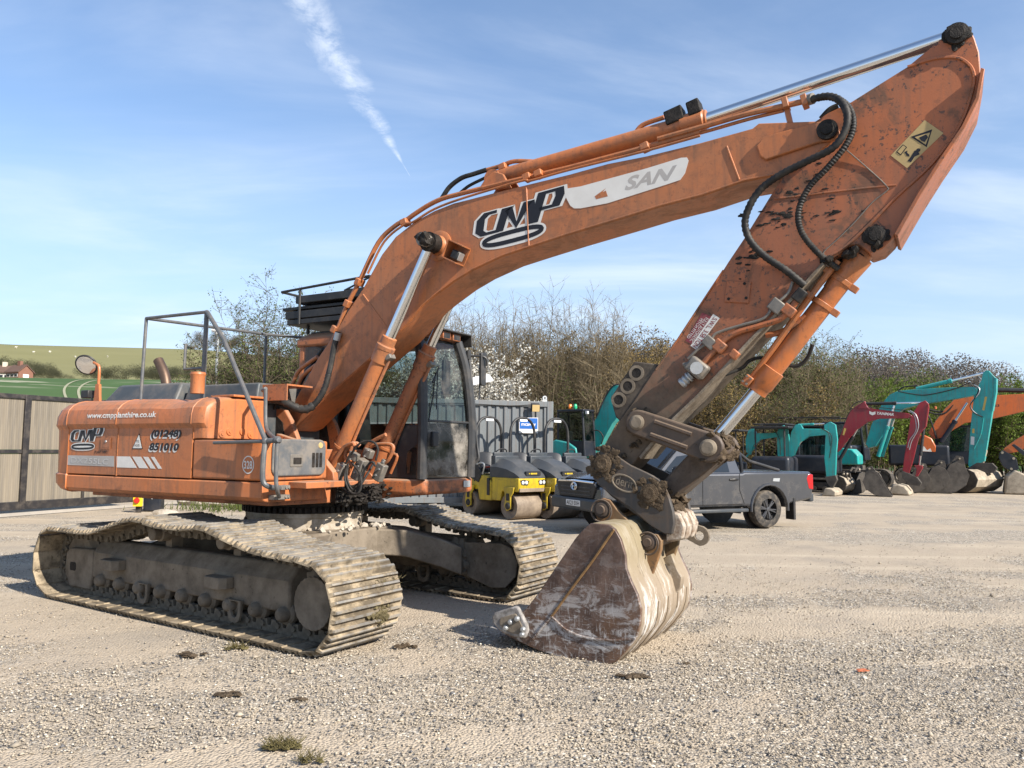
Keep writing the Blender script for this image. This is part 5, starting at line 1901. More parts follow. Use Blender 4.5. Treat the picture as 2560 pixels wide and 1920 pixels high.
tv, tf = text_mesh('www.cmpplanthire.co.uk', 1, .026, 0, .98)
on_hood(mb, tv, tf, a[0], b[0], (a[1] + b[1]) / 2 - .012, c_[1], .004)
P('lettering', mb, 'white', d2)
for txt, q in (('(01248)', [(-0.784, 1.647), (-0.333, 1.658), (-0.79, 1.736)]), ('851010', [(-0.803, 1.532), (-0.359, 1.537), (-0.809, 1.609)])):
    tv, tf = text_mesh(txt, 1, .045, .18, 1.05)
    for dx, mat, lift in ((-.016, 'white', .003), (0, 'decal_black', .0045)):
        mb = MB()
        x0, x1, z0, z1 = q[0][0], q[1][0], q[0][1], q[2][1]
        lay(mb, tv, tf, (x0 + dx, -1.35 - lift, z0 + dx), (x1 + dx, -1.35 - lift, z0 + dx), (x1 + dx, -1.35 - lift, z1 + dx), (x0 + dx, -1.35 - lift, z1 + dx))
        P('lettering', mb, mat, d2)
def flat_quad(name, q, y, mat, parent, lift=.003):
    mb = MB()
    mb.prism(q, y - lift, y - lift + .001)
    return P(name, mb, mat, parent)
def text_on(txt, q, y, mat, parent, lift, bold=.0, shear=0, sp=1):
    tv, tf = text_mesh(txt, 1, bold, shear, sp)
    mb = MB()
    a, b, c = q
    k = (c[0] - a[0], c[1] - a[1])
    lay(mb, tv, tf, (a[0], y - lift, a[1]), (b[0], y - lift, b[1]), (b[0] + k[0], y - lift, b[1] + k[1]), (c[0], y - lift, c[1]))
    return P('lettering', mb, mat, parent)
text_on('(PLANT HIRE)', [(-1.702, 1.484), (-1.479, 1.486), (-1.705, 1.521)], -1.35, 'decal_black', d1, .003, .01)
g_ = flat_quad('model_stripe', [(-2.18, 1.467), (-1.362, 1.47), (-1.353, 1.362), (-2.178, 1.364)], -1.35, 'decal_grey', d1)
text_on('DX255LC', [(-2.104, 1.391), (-1.451, 1.381), (-2.097, 1.449)], -1.353, 'letter_grey', d1, .003, .0)
for q in ([(-1.326, 1.468), (-1.102, 1.469), (-0.983, 1.357), (-1.316, 1.356)], [(-1.067, 1.469), (-0.929, 1.469), (-0.807, 1.357), (-0.946, 1.357)], [(-0.895, 1.47), (-0.816, 1.469), (-0.694, 1.356), (-0.768, 1.357)], [(-0.775, 1.47), (-0.721, 1.47), (-0.597, 1.357), (-0.652, 1.357)]):
    flat_quad('white_stripe', q, -1.35, 'white', d2)
tri = [(-0.974, 1.704), (-0.909, 1.546), (-1.077, 1.545)]
flat_quad('triangle_sticker', tri, -1.35, 'decal_black', d2)
cx_, cz_ = sum(p[0] for p in tri) / 3, sum(p[1] for p in tri) / 3
flat_quad('triangle_field', [(cx_ + (x - cx_) * .84, cz_ + (z - cz_) * .84) for x, z in tri], -1.35, 'white', d2, .0045)
text_on('92', [(-1.009, 1.611), (-0.967, 1.611), (-1.011, 1.635)], -1.35, 'decal_black', d2, .006)
text_on('AG3D', [(-1.035, 1.57), (-0.952, 1.571), (-1.037, 1.594)], -1.35, 'decal_black', d2, .006)
lq = [(-1.587, 1.659), (-1.424, 1.66), (-1.423, 1.541), (-1.595, 1.543)]
flat_quad('latch_frame', lq, -1.35, 'orange', d1, .008)
flat_quad('latch_recess', [(-1.552, 1.641), (-1.441, 1.639), (-1.442, 1.555), (-1.557, 1.557)], -1.35, 'orange_frame', d1, .010)
mb = MB()
kq = [(-1.501, 1.618)][0]
mb.lathe([(.0001, .01), (.012, .008), (.014, 0)], (kq[0], -1.358, kq[1]), (0, -1, 0), 10)
P('latch_knob', mb, 'galv', d1)
# number on the tool box
cc = [(0.599, 1.419), (0.594, 1.5), (0.674, 1.421)]
rz_, rx_ = cc[1][1] - cc[0][1], cc[2][0] - cc[0][0]
mb = MB()
o_ = [(cc[0][0] + rx_ * math.cos(i * math.pi / 18), cc[0][1] + rz_ * math.sin(i * math.pi / 18)) for i in range(36)]
i_ = [(cc[0][0] + rx_ * .88 * math.cos(i * math.pi / 18), cc[0][1] + rz_ * .88 * math.sin(i * math.pi / 18)) for i in range(36)]
mb.ring(o_, i_, -1.3535, -1.352)
P('number_ring', mb, 'white', TB)
text_on('328', [(0.547, 1.382), (0.653, 1.382), (0.543, 1.455)], -1.35, 'white', TB, .003, .02)
# arm stickers
flat_quad('load_sticker', [(4.489, 2.677), (4.54, 2.639), (4.35, 2.397), (4.302, 2.432)], -.17, 'white', ARM)
def arm_text(txt, q, mat, lift=.0045, bold=0):
    tv, tf = text_mesh(txt, 1, bold)
    mb = MB()
    lay(mb, tv, tf, *[(x, -.17 - lift, z) for x, z in q])
    P('lettering', mb, mat, ARM)
arm_text('S.W.L. 3.58 TON', [(4.489, 2.65), (4.317, 2.431), (4.353, 2.405), (4.524, 2.634)], 'decal_red', .0045, .02)
flat_quad('hitch_sticker', [(4.401, 2.695), (4.475, 2.658), (4.316, 2.442), (4.261, 2.476)], -.17, 'decal_red', ARM)
arm_text('HITCH FITTED', [(4.388, 2.65), (4.271, 2.503), (4.293, 2.488), (4.413, 2.639)], 'white')
arm_text('FULLY AUTOMATIC', [(4.428, 2.657), (4.296, 2.474), (4.319, 2.456), (4.454, 2.639)], 'white')
yq = [(6.016, 3.96), (6.13, 3.841), (5.894, 3.628), (5.792, 3.74)]
flat_quad('warning_sticker', yq, -.17, 'decal_tan', ARM)
for q, m_, l_ in (([(6.061, 3.882), (6.023, 3.759), (5.924, 3.854)], 'decal_black', .0045), ([(6.047, 3.861), (6.017, 3.777), (5.949, 3.846)], 'decal_tan', .006),
                  ([(6.021, 3.852), (6.033, 3.829), (6.011, 3.797), (5.989, 3.812), (5.977, 3.837)], 'decal_black', .0075),
                  ([(5.873, 3.808), (5.899, 3.782), (5.857, 3.728), (5.828, 3.76)], 'decal_black', .0045), ([(5.874, 3.8), (5.891, 3.782), (5.856, 3.737), (5.836, 3.76)], 'decal_tan', .006),
                  ([(5.88, 3.75), (5.901, 3.756), (5.898, 3.741), (5.911, 3.726), (5.913, 3.71), (5.894, 3.719), (5.889, 3.733)], 'decal_black', .0045),
                  ([(5.948, 3.75), (5.97, 3.733), (5.977, 3.714), (5.946, 3.704), (5.922, 3.668), (5.899, 3.678), (5.921, 3.708)], 'decal_black', .0045)):
    flat_quad('pictogram', q, -.17, m_, ARM, l_)
mb = MB()
pq = [(5.969, 3.746)][0]
mb.lathe([(.0001, 0), (.014, 0)], (pq[0], -.1745, pq[1]), (0, 1, 0), 12)
P('pictogram', mb, 'decal_black', ARM)

# ================================================================ things round the yard
M['teal'] = m_paint('teal_paint', (.016, .36, .335), (.025, .30, .285), dirt=.22, dust=.12, chips=.2, rough=.38)
M['redp'] = m_paint('dark_red_paint', (.29, .012, .022), (.22, .014, .024), dirt=.2, dust=.08, chips=.2, rough=.35)
M['hitor'] = m_paint('bright_orange_paint', (.52, .11, .018), (.44, .11, .025), dirt=.25, dust=.12, chips=.2, rough=.4)
M['yellow'] = m_paint('yellow_paint', (.56, .40, .02), (.46, .33, .03), dirt=.3, dust=.2, chips=.3, rough=.42)
M['charcoal'] = m_plain('charcoal_plastic', (.036, .043, .05), .42, 0, .4, .2, 4, .05, .10)
M['navy'] = m_plain('navy_black_body', (.012, .015, .022), .4, 0, .4, .2, 4, .05, .06)
M['drum'] = m_mud('roller_drum_steel', (.16, .125, .095), (.27, .215, .16), 5, .15, .003, .55)
M['cgrey'] = m_paint('container_grey', (.135, .15, .16), (.15, .165, .17), dirt=.2, dust=.1, chips=.15, rough=.5)
M['dglass'] = m_plain('dark_tinted_glass', (.012, .015, .018), .06, 0, .6, .1, 3, 0)
M['lens'] = m_plain('lamp_lens', (.75, .76, .76), .12, .2, .6, .05, 3, 0)
M['tyre'] = m_plain('tyre_rubber', (.035, .033, .031), .8, 0, .25, .3, 14, .25, .35)
M['bkt'] = m_mud('old_bucket_steel', (.045, .040, .036), (.10, .088, .075), 3, .3, .006, .7)
M['bkt_pale'] = m_mud('dusty_bucket_steel', (.22, .185, .14), (.40, .34, .26), 4, .3, .006, .8)


def Q(name, mb, mat, parent, bevel=0, **k):
    return mb.build(name, M[mat] if isinstance(mat, str) else mat, parent, bevel, **k)


# ---- sliding gate: steel frame, upright composite boards
gA, gB = Vector((-11.02, 17.03, 0)), Vector((-9.72, 20.0, 0))
gd_ = (gB - gA).normalized()
grz = math.atan2(gd_.y, gd_.x)
GATE = thing('sliding_gate', 'tall gate of weathered grey-brown upright boards in a dark steel frame', 'gate', tuple(gB), grz)
def m_board():
    t = NT('composite_board', .75, 0, .25)
    oi = t.n('ShaderNodeObjectInfo')
    st = t.noise(2.0, 7, .7, t.mapping((9, 1, .35)), 1.0)
    c = t.mix(t.step(st, .36, .62), (.115, .10, .08), (.205, .175, .132))
    c = t.mix(t.step(t.noise(3.0, 6, .7, t.mapping((14, 1, .25))), .52, .66), c, (.13, .118, .105))
    c = t.mix(t.math('MULTIPLY', oi.outputs['Random'], .35), c, (.30, .25, .18))
    return t.out(c, .75, t.bump(st, .15, .004))
M['board'] = m_board()
HG = 2.68
M['gsteel'] = m_plain('gate_steel', (.028, .026, .027), .5, .3, .4, .25, 7, .1, .2)
mb = MB()
mb.bx(-9.0, .02, -.06, .06, HG - .10, HG)
Q('top_rail', mb, 'gsteel', GATE, .006)
mb = MB()
mb.bx(-9.0, .02, -.05, .05, 1.37, 1.45)
Q('mid_rail', mb, 'gsteel', GATE, .006)
mb = MB()
mb.bx(-9.0, .02, -.07, .07, .12, .30)
Q('bottom_rail', mb, 'gsteel', GATE, .006)
for x in (-8.9, -6.0, -2.98, -.04):
    mb = MB()
    mb.bx(x - .07, x + .07, -.075, .075, .12, HG - .002)
    Q('post', mb, 'gsteel', GATE, .006)
for x in (-1.5, -4.5):
    mb = MB()
    mb.bx(x - .03, x + .03, -.055, .055, .3, 1.37)
    Q('stile', mb, 'gsteel', GATE, .004)
bm1 = MB()
bm1.bx(-.074, .074, -.018, .018, 0, 1.06)
b1 = bm1.mesh('board')
b1.materials.append(M['board'])
bm2 = MB()
bm2.bx(-.074, .074, -.018, .018, 0, 1.12)
b2 = bm2.mesh('board')
b2.materials.append(M['board'])
for i in range(58):
    x = -.17 - i * .15
    for z, me in ((.305, b1), (1.455, b2)):
        put('board', me, GATE, loc=(x, 0, z))
mb = MB()
mb.bx(-9.0, 1.9, -.16, -.10, 0.0, .07)
gr_ = Q('ground_rail', mb, m_plain('pale_rail', (.33, .30, .26), .6, .2, .4, .2, 5, .1), GATE)
# gate motor
GM = thing('gate_motor', 'dark gate motor box with a yellow emergency stop beside the sliding gate', 'gate motor', (*(-8.625, 18.75), 0), R(8))
mb = MB()
mb.bx(-.20, .20, -.16, .16, 0, .48)
Q('housing', mb, 'navy', GM, .03, seg=3)
mb = MB()
mb.prism([(-.10, .36), (.0, .29), (.10, .36), (.08, .43), (-.08, .43)], -.166, -.161)
Q('shield_badge', mb, 'white', GM)
STP = thing('emergency_stop', 'yellow emergency stop box with a red button on a short black post by the gate', 'switch', (*(-8.801, 18.376), 0), R(8))
mb = MB()
mb.bx(-.06, .06, -.06, .06, 0, .42)
Q('post', mb, 'gsteel', STP, .005)
mb = MB()
mb.bx(-.10, .10, -.15, -.06, .14, .40)
Q('box', mb, m_plain('safety_yellow', (.75, .52, .02), .45, 0, .4, .05, 4, 0), STP, .01)
mb = MB()
mb.lathe([(.0001, .06), (.06, .055), (.07, .04), (.04, .03), (.04, 0)], (0, -.15, .28), (0, -1, 0), 16)
Q('button', mb, m_plain('red_button', (.50, .02, .012), .4, 0, .4, .05, 4, 0), STP)

# ---- steel storage container
CRZ = R(14)
CT = thing('storage_container', 'grey corrugated steel storage container standing behind the rollers', 'container', (1.06, 19.75, 0), CRZ)
zb, zt, CL = .24, 2.80, 6.05
mb = MB()
prof_, x, k = [], -.16, 0
while x > -CL + .2:
    prof_ += [(x, 0), (x - .07, 0), (x - .105, .045), (x - .175, .045)]
    x -= .21
pf = prof_ + [(prof_[-1][0], .07), (-.16, .07)]
mb.prism(pf, zb + .14, zt - .14, 'z')
Q('corrugated_wall', mb, 'cgrey', CT)
for nm, (x0, x1, y0, y1, z0, z1) in (('top_rail', (-CL, 0, -.03, .09, zt - .14, zt)), ('bottom_rail', (-CL, 0, -.03, .09, zb, zb + .14)),
                                    ('corner_post', (-.16, .002, -.035, .12, zb + .002, zt + .003)), ('end_wall', (-.06, -.002, .12, 2.43, zb + .1, zt - .02)),
                                    ('roof', (-CL, -.01, .09, 2.43, zt - .04, zt - .01)), ('back_wall', (-CL, -.06, 2.35, 2.43, zb + .02, zt - .05))):
    mb = MB()
    mb.bx(x0, x1, y0, y1, z0, z1)
    Q(nm, mb, 'cgrey', CT, .008)
for x in (-.2, -3, -5.6):
    mb = MB()
    mb.bx(x - .15, x + .15, .02, 2.4, 0, zb - .001)
    Q('sleeper', mb, m_plain('sleeper_wood', (.10, .08, .06), .9, 0, .2, .3, 6, .3), CT, .01)
mb = MB()
mb.tube(smooth_path([(-CL, -.035, zt - .10), (-4, -.035, zt - .14), (-2.5, -.035, zt - .10), (-1.2, -.035, zt - .13), (-.55, -.04, zt - .09)], 5), .010, 6)
Q('cable', mb, 'rubber', CT)
mb = MB()
o_ = circle_pts(-.22, zt + .09, .06, 12)
mb.ring(o_, circle_pts(-.22, zt + .09, .025, 12), -.01, .03)
mb.bx(-.28, -.16, -.01, .03, zt, zt + .05)
Q('lifting_eye', mb, 'galv', CT)
def on_ct(x, y, z):
    c, s_ = math.cos(CRZ), math.sin(CRZ)
    return (1.06 + x * c - y * s_, 19.75 + x * s_ + y * c, z)
SG = thing('wall_sign', 'blue and white sign fixed to the grey container wall below the floodlight', 'sign', on_ct(-.66, -.04, 2.18), CRZ)
mb = MB()
mb.bx(-.25, .25, -.012, .012, -.20, .20)
Q('board', mb, 'white', SG, .003)
mb = MB()
mb.bx(-.235, .235, -.0145, -.0125, -.09, .185)
Q('blue_field', mb, m_plain('sign_blue', (.012, .10, .36), .4, 0, .4, .1, 3, 0), SG)
tv, tf = text_mesh('mcavoy', 1, .02)
mb = MB()
lay(mb, tv, tf, (-.19, -.0165, -.04), (.19, -.0165, -.04), (.19, -.0165, .05), (-.19, -.0165, .05))
Q('lettering', mb, 'white', SG)
FL = thing('floodlight', 'small black floodlight mounted on the top rail of the container', 'floodlight', on_ct(-.52, -.02, 2.62), CRZ)
mb = MB()
mb.prism([(-.20, -.10), (-.22, .08), (-.12, .13), (-.10, -.08)], -.11, .11, 'x')
Q('housing', mb, 'black', FL, .01)
mb = MB()
mb.prism([(-.205, -.095), (-.222, .075), (-.226, .075), (-.209, -.095)], -.095, .095, 'x')
Q('lens', mb, 'decal_tan', FL)
mb = MB()
mb.bx(-.015, .015, -.12, .02, -.015, .015)
Q('bracket', mb, 'black', FL)
SD = thing('satellite_panel', 'tilted flat white satellite panel on a short pole above the container roof', 'antenna', on_ct(-1.85, .4, 2.79), CRZ)
mb = MB()
mb.cyl((0, 0, 0), (0, 0, .48), .022, n=10)
mb.lathe([(.12, 0), (.03, .06)], (0, 0, 0), (0, 0, 1), 12)
Q('pole', mb, 'cabgrey', SD)
mb = MB()
mb.box((0, 0, .55), (.62, .42, .035), Matrix.Rotation(R(-14), 3, 'Y') @ Matrix.Rotation(R(28), 3, 'X'))
Q('panel', mb, m_plain('white_plastic', (.78, .79, .80), .35, 0, .4, .03, 3, 0), SD, .012)
# cctv pole
CP = thing('camera_pole', 'galvanised pole with two small white security cameras standing beyond the excavator', 'camera pole', (-15.569, 40.261, 0))
pd = math.dist((0, 0), CP.location[:2])
mb = MB()
ptop = (-9.438, 24, 5.177)[2] * pd / 24
ptop = 1.59 + ((-9.438, 24, 5.177)[2] - 1.59) * CP.location[1] / 24
mb.cyl((0, 0, 0), (0, 0, ptop), .07, n=14)
Q('pole', mb, 'galv', CP)
for i, (dx, dz) in enumerate(((-.12, .05), (.14, -.12))):
    mb = MB()
    mb.cyl((dx - .16, -.1, ptop + dz), (dx + .16, -.16, ptop + dz - .05), .085, n=14)
    mb.bx(dx - .03, dx + .03, -.1, .0, ptop + dz - .2, ptop + dz)
    Q('camera', mb, 'white', CP)

# ---- tandem rollers
def make_roller():
    o = thing('tandem_roller', 'x', 'roller', (0, 0, 0), 0, 'rollers parked in a row by the container')
    for x in (.74, -.74):
        mb = MB()
        mb.lathe([(.0001, -.30), (.10, -.30), (.12, -.40), (.255, -.43), (.275, -.45), (.285, -.45), (.29, -.44), (.29, .44), (.285, .45), (.275, .45), (.255, .43), (.12, .40), (.10, .30), (.0001, .30)], (x, 0, .29), (0, 1, 0), 40)
        d = Q('drum', mb, 'drum', o)
        for sy in (-1, 1):
            mb = MB()
            mb.prism([(x - .16, .72), (x + .20, .72), (x + .17, .60), (x + .09, .50), (x + .10, .24), (x - .05, .18), (x - .13, .30), (x - .10, .50)], sy * .47 - .02, sy * .47 + .02)
            y_ = Q('drum_fork', mb, 'yellow', o, .008)
            mb = MB()
            mb.lathe([(.0001, .05), (.06, .05), (.08, .03), (.09, 0)], (x, sy * .47, .30), (0, sy, 0), 14)
            mb.bx(x - .05, x + .05, sy * .47 - .03, sy * .47 + .03, .42, .58)
            Q('hub', mb, 'black', y_)
    mb = MB()
    mb.prism([(.10, .40), (.40, .40), (.46, .62), (1.02, .62), (1.06, .70), (1.06, .93), (.10, .93)], -.44, .44)
    Q('front_frame', mb, 'yellow', o, .02)
    mb = MB()
    mb.prism([(-1.05, .62), (-.46, .62), (-.40, .38), (.06, .38), (.06, .80), (-.10, .95), (-.75, .98), (-1.02, .85)], -.42, .42)
    Q('rear_frame', mb, 'yellow', o, .02)
    mb = MB()
    vs = []
    secs_ = ((.02, .44, 1.34, .30), (.25, .44, 1.36, .32), (.60, .44, 1.28, .34), (.88, .44, 1.14, .36), (1.03, .43, 1.0, .37), (1.07, .42, .935, .40))
    for x, hw, zt_, tw in secs_:
        vs += [(x, -hw, .93), (x, -hw, .93 + (zt_ - .93) * .55), (x, -tw * .72, zt_), (x, tw * .72, zt_), (x, hw, .93 + (zt_ - .93) * .55), (x, hw, .93)]
    fs = [(i * 6 + j, i * 6 + (j + 1) % 6, i * 6 + 6 + (j + 1) % 6, i * 6 + 6 + j) for i in range(5) for j in range(6)] + [tuple(range(6)), tuple(range(30, 36))]
    mb.add(vs, fs)
    hd_ = Q('bonnet', mb, 'charcoal', o, .03, seg=3, ang=25)
    mb = MB()
    mb.prism(rrect(-.22, .22, .98, 1.08, .02), 1.0, 1.062, 'x')
    gr = Q('grille', mb, 'black', hd_)
    mb = MB()
    mb.prism([(-.09, 1.01), (.10, 1.01), (.10, 1.045), (-.09, 1.045)], 1.062, 1.066, 'x')
    mb.prism([(-.15, 1.028), (-.13, 1.01), (-.11, 1.028), (-.13, 1.046)], 1.062, 1.066, 'x')
    Q('badge', mb, 'yellow', gr)
    for sy in (-1, 1):
        mb = MB()
        mb.prism([(sy * .14, .865), (sy * .18, .765), (sy * .36, .775), (sy * .40, .875), (sy * .30, .895)], 1.058, 1.066, 'x')
        h = Q('headlight', mb, 'black', o)
        for yy in (.215, .315):
            mb = MB()
            mb.lathe([(.0001, .012), (.03, .010), (.042, 0)], (1.066, sy * yy, .828), (1, 0, 0), 16)
            Q('lamp', mb, 'lens', h)
    mb = MB()
    mb.bx(1.045, 1.075, -.42, .42, .62, .70)
    Q('scraper_bar', mb, 'drum', o, .004)
    mb = MB()
    mb.bx(-.05, .12, -.36, .36, .93, 1.42)
    mb.bx(-.08, .0, -.30, .30, 1.40, 1.50)
    Q('dashboard', mb, 'charcoal', o, .02)
    mb = MB()
    ring = [Vector((-.13 + .05 * math.sin(t * math.pi / 10), .02 + .16 * math.cos(t * math.pi / 10), 1.50 + .16 * math.sin(t * math.pi / 10) * .5)) for t in range(21)]
    mb.tube(ring, .016, 6)
    Q('steering_wheel', mb, 'black', o)
    mb = MB()
    mb.bx(-.66, -.28, -.24, .24, 1.02, 1.12)
    vs, fs = [], []
    for i in range(9):
        yy = -.25 + .5 * i / 8
        e = .04 * (1 - (yy / .25) ** 2)
        top = 1.50 - .06 * (yy / .25) ** 4
        vs += [(-.66 + .03 * abs(yy) - e, yy, 1.10), (-.72 - e, yy, 1.35), (-.75 - e, yy, top), (-.69 - e, yy, top), (-.66 - e, yy, 1.35), (-.58 - e, yy, 1.10)]
    fs = [(i * 6 + j, i * 6 + (j + 1) % 6, i * 6 + 6 + (j + 1) % 6, i * 6 + 6 + j) for i in range(8) for j in range(6)] + [tuple(range(6)), tuple(range(48, 54))]
    mb.add(vs, fs)
    Q('seat', mb, m_plain('black_vinyl', (.02, .02, .021), .3, 0, .5, .1, 4, 0), o, .015)
    mb = MB()
    rp_ = [(-.60, -.40, .80), (-.60, -.40, 1.2), (-.60, -.40, 1.85), (-.60, -.36, 2.12), (-.60, -.24, 2.28), (-.60, -.08, 2.34), (-.60, .08, 2.34), (-.60, .24, 2.28), (-.60, .36, 2.12), (-.60, .40, 1.85), (-.60, .40, 1.2), (-.60, .40, .80)]
    mb.tube(smooth_path(rp_, 4), .034, 10)
    rops = Q('roll_bar', mb, 'black', o)
    mb = MB()
    mb.bx(-.63, -.55, -.12, .12, 2.25, 2.31)
    Q('lamp', mb, 'lens', rops, .01)
    mb = MB()
    mb.tube(smooth_path([(-.30, -.40, .98), (-.22, -.42, 1.20), (-.40, -.42, 1.24), (-.62, -.41, 1.10)], 4), .02, 8)
    Q('arm_guard', mb, 'galv', o)
    mb = MB()
    mb.prism([(-.95, .95), (-.62, 1.2), (-.45, 1.2), (-.30, .98), (-.42, .78)], -.44, -.40)
    mb.bx(-.1, .0, -.44, -.40, .5, .9)
    Q('side_cover', mb, 'black', o, .01)
    return o
ro = make_roller()
RZ = R(-50)
rows = ((-.17, 18.32, 'yellow and charcoal tandem roller nearest the excavator cab, its seat showing a red belt'),
        (.66, 18.60, 'yellow and charcoal tandem roller in the middle of the three by the container'),
        (1.52, 18.92, 'yellow and charcoal tandem roller mostly hidden behind the grey pickup'))
for i, (x, y, lab) in enumerate(rows):
    o = ro if i == 0 else copy_tree(ro)
    o.location, o.rotation_euler = (x, y, 0), (0, 0, RZ)
    o['label'] = lab
mb = MB()
mb.tube([(-.52, -.16, 1.135), (-.42, .0, 1.145), (-.5, .16, 1.15)], .022, 6)
Q('seat_belt', mb, m_plain('red_webbing', (.5, .06, .03), .6, 0, .3, .1, 4, 0), ro)

# ---- grey pickup
PK = thing('pickup_truck', 'dark grey double-cab pickup truck with a black roll bar parked behind the digging bucket', 'pickup truck', (4.95, 16.85, 0), R(206))
def m_carpaint():
    t = NT('grey_metallic', .32, .35, .5)
    c = t.mix(t.noise(900, 2), (.042, .044, .050), (.072, .075, .083))
    du = t.step(t.noise(2.5, 7, .68), .46, .7)
    lowm = t.step(t.sep()[2], 1.1, .45)
    f = t.math('MULTIPLY', du, t.math('ADD', t.math('MULTIPLY', lowm, .32), .04))
    c = t.mix(f, c, (.26, .22, .17))
    t.b.inputs['Coat Weight'].default_value = .6
    t.b.inputs['Coat Roughness'].default_value = .12
    return t.out(c, t.math('ADD', .24, t.math('MULTIPLY', f, .5)))
M['car'] = m_carpaint()
def arch(cx, r, a0=180, a1=0, n=9):
    return [(cx + r * math.cos(R(a0 + (a1 - a0) * i / (n - 1))), .40 + r * math.sin(R(a0 + (a1 - a0) * i / (n - 1)))) for i in range(n)]
low_edge = [(-1.20, .58)] + [(-.60, .50)] + arch(0, .485) + [(.58, .47), (2.50, .47)] + arch(3.085, .485) + [(3.66, .44), (3.98, .42)]
# body built as a skin: bottom edge, belt crease and shoulder at several stations
def side_z(x):
    "shoulder height"
    if x < .66: return 1.165
    if x < 2.75: return 1.14
    if x < 3.5: return 1.13 - (x - 2.75) * .05
    return 1.092 - (x - 3.5) ** 2 * .35
mb = MB()
prof_t = [(4.09, .62), (4.08, .84), (3.98, .97), (3.75, 1.06), (3.4, 1.10), (2.75, 1.13), (2.60, 1.14), (.72, 1.14), (.66, 1.165), (-1.16, 1.165), (-1.235, 1.12), (-1.245, .70)]
body = low_edge + prof_t
mb.prism(body, [-.915] * len(body), [.915] * len(body))
BODY = Q('body', mb, 'car', PK, .05, seg=3, ang=25)
mb = MB()
# bonnet crown
vs = []
for x, hw, z in ((2.72, .70, 1.19), (3.2, .70, 1.165), (3.7, .66, 1.115), (3.98, .58, 1.02)):
    vs += [(x, -hw - .12, z - .055), (x, -hw, z), (x, hw, z), (x, hw + .12, z - .055)]
mb.add(vs, [(i * 4 + j, i * 4 + j + 1, i * 4 + 5 + j, i * 4 + 4 + j) for i in range(3) for j in range(3)])
Q('bonnet', mb, 'car', PK, ang=40)
# glasshouse
mb = MB()
gh = [((2.78, .80, 1.13), (2.02, .66, 1.755)), ]
lowr = [(2.80, 1.125), (.70, 1.13)]
topr = [(1.98, 1.745), (1.86, 1.79), (1.2, 1.815), (.98, 1.79), (.90, 1.74)]
side = [lowr[0]] + topr + [lowr[1]]
wid = [.82, .665, .63, .61, .63, .665, .83]
vs = [(x, -w, z) for (x, z), w in zip(side, wid)] + [(x, w, z) for (x, z), w in zip(side, wid)]
n = len(side)
fs = [(i, i + 1, n + i + 1, n + i) for i in range(n - 1)] + [tuple(range(n)), tuple(range(n, 2 * n))[::-1]]
mb.add(vs, fs)
Q('cabin', mb, 'car', PK, .03, seg=3, ang=25)
def side_win(pts, nm):
    for sy in (-1, 1):
        mb = MB()
        q = []
        for x, z in pts:
            t = (z - 1.13) / (1.76 - 1.13)
            w = .832 + (.655 - .832) * t + .006
            q.append((x, sy * w, z))
        mb.add(q, [tuple(range(len(q)))])
        Q(nm, mb, 'dglass', PK)
side_win([(2.62, 1.16), (1.78, 1.16), (1.78, 1.70), (1.98, 1.69)], 'side_window')
side_win([(1.72, 1.16), (.98, 1.16), (1.02, 1.66), (1.10, 1.71), (1.72, 1.70)], 'side_window')
mb = MB()
mb.add([(2.76, -.72, 1.17), (2.76, .72, 1.17), (2.055, .58, 1.73), (2.055, -.58, 1.73)], [(0, 1, 2, 3)])
for i, v in enumerate(mb.v):
    mb.v[i] = (v[0] + .018, v[1], v[2] + .012)
Q('windscreen', mb, 'dglass', PK)
for sy in (-1, 1):
    for xx in (1.745, .80, 2.66):
        mb = MB()
        z0 = .50
        mb.tube([(xx, sy * .917, 1.13), (xx + (.05 if xx > 2 else 0), sy * .918, .80), (xx - (.12 if xx < 1 else 0), sy * .918, z0 + .02)], .006, 5)
        Q('door_gap', mb, 'black', BODY)
    mb = MB()
    mb.tube([(2.60, sy * .918, .52), (.72, sy * .918, .52)], .008, 5)
    Q('door_gap', mb, 'black', BODY)
    for xx in (1.90, .95):
        mb = MB()
        mb.tube(smooth_path([(xx + .11, sy * .915, 1.01), (xx, sy * .945, 1.02), (xx - .11, sy * .915, 1.015)], 4), .022, 8)
        Q('door_handle', mb, 'black', BODY)
    mb = MB()
    mb.bx(.62, 2.46, sy * .80, sy * .985, .36, .43)
    Q('side_step', mb, 'charcoal', PK, .02)
    mb = MB()
    mb.prism([(-1.255, .78), (-1.25, 1.10), (-1.12, 1.12), (-1.06, 1.02), (-1.12, .80)], sy * .80 - (.0 if sy > 0 else .12), sy * .80 + (.12 if sy > 0 else 0))
    Q('tail_light', mb, m_plain('red_lens', (.38, .01, .012), .12, 0, .6, .1, 4, 0), PK, .015)
    mb = MB()
    mb.bx(-.72, -.66, sy * .70, sy * .93, .16, .62)
    Q('mud_flap', mb, 'black', PK, .006)
    mb = MB()
    mb.prism([(-.28, .96), (-.10, .97), (-.12, 1.03), (-.30, 1.03)], sy * .916 - .004, sy * .916 + .004)
    Q('side_badge', mb, 'galv', BODY)
    mb = MB()
    mb.blob((2.45, sy * 1.03, 1.20), (.10, .12, .10), 3, .05)
    mb.cyl((2.48, sy * .85, 1.13), (2.45, sy * .98, 1.15), .03)
    Q('wing_mirror', mb, 'black', PK)
    # arch lips
    for cx in (0, 3.085):
        mb = MB()
        mb.tube([(x, sy * .925, z) for x, z in arch(cx, .505, 185, -5, 13)], .028, 6)
        Q('arch_trim', mb, 'car', BODY)
mb = MB()
mb.bx(-1.33, -1.20, -.86, .86, .52, .70)
Q('rear_bumper', mb, 'charcoal', PK, .03)
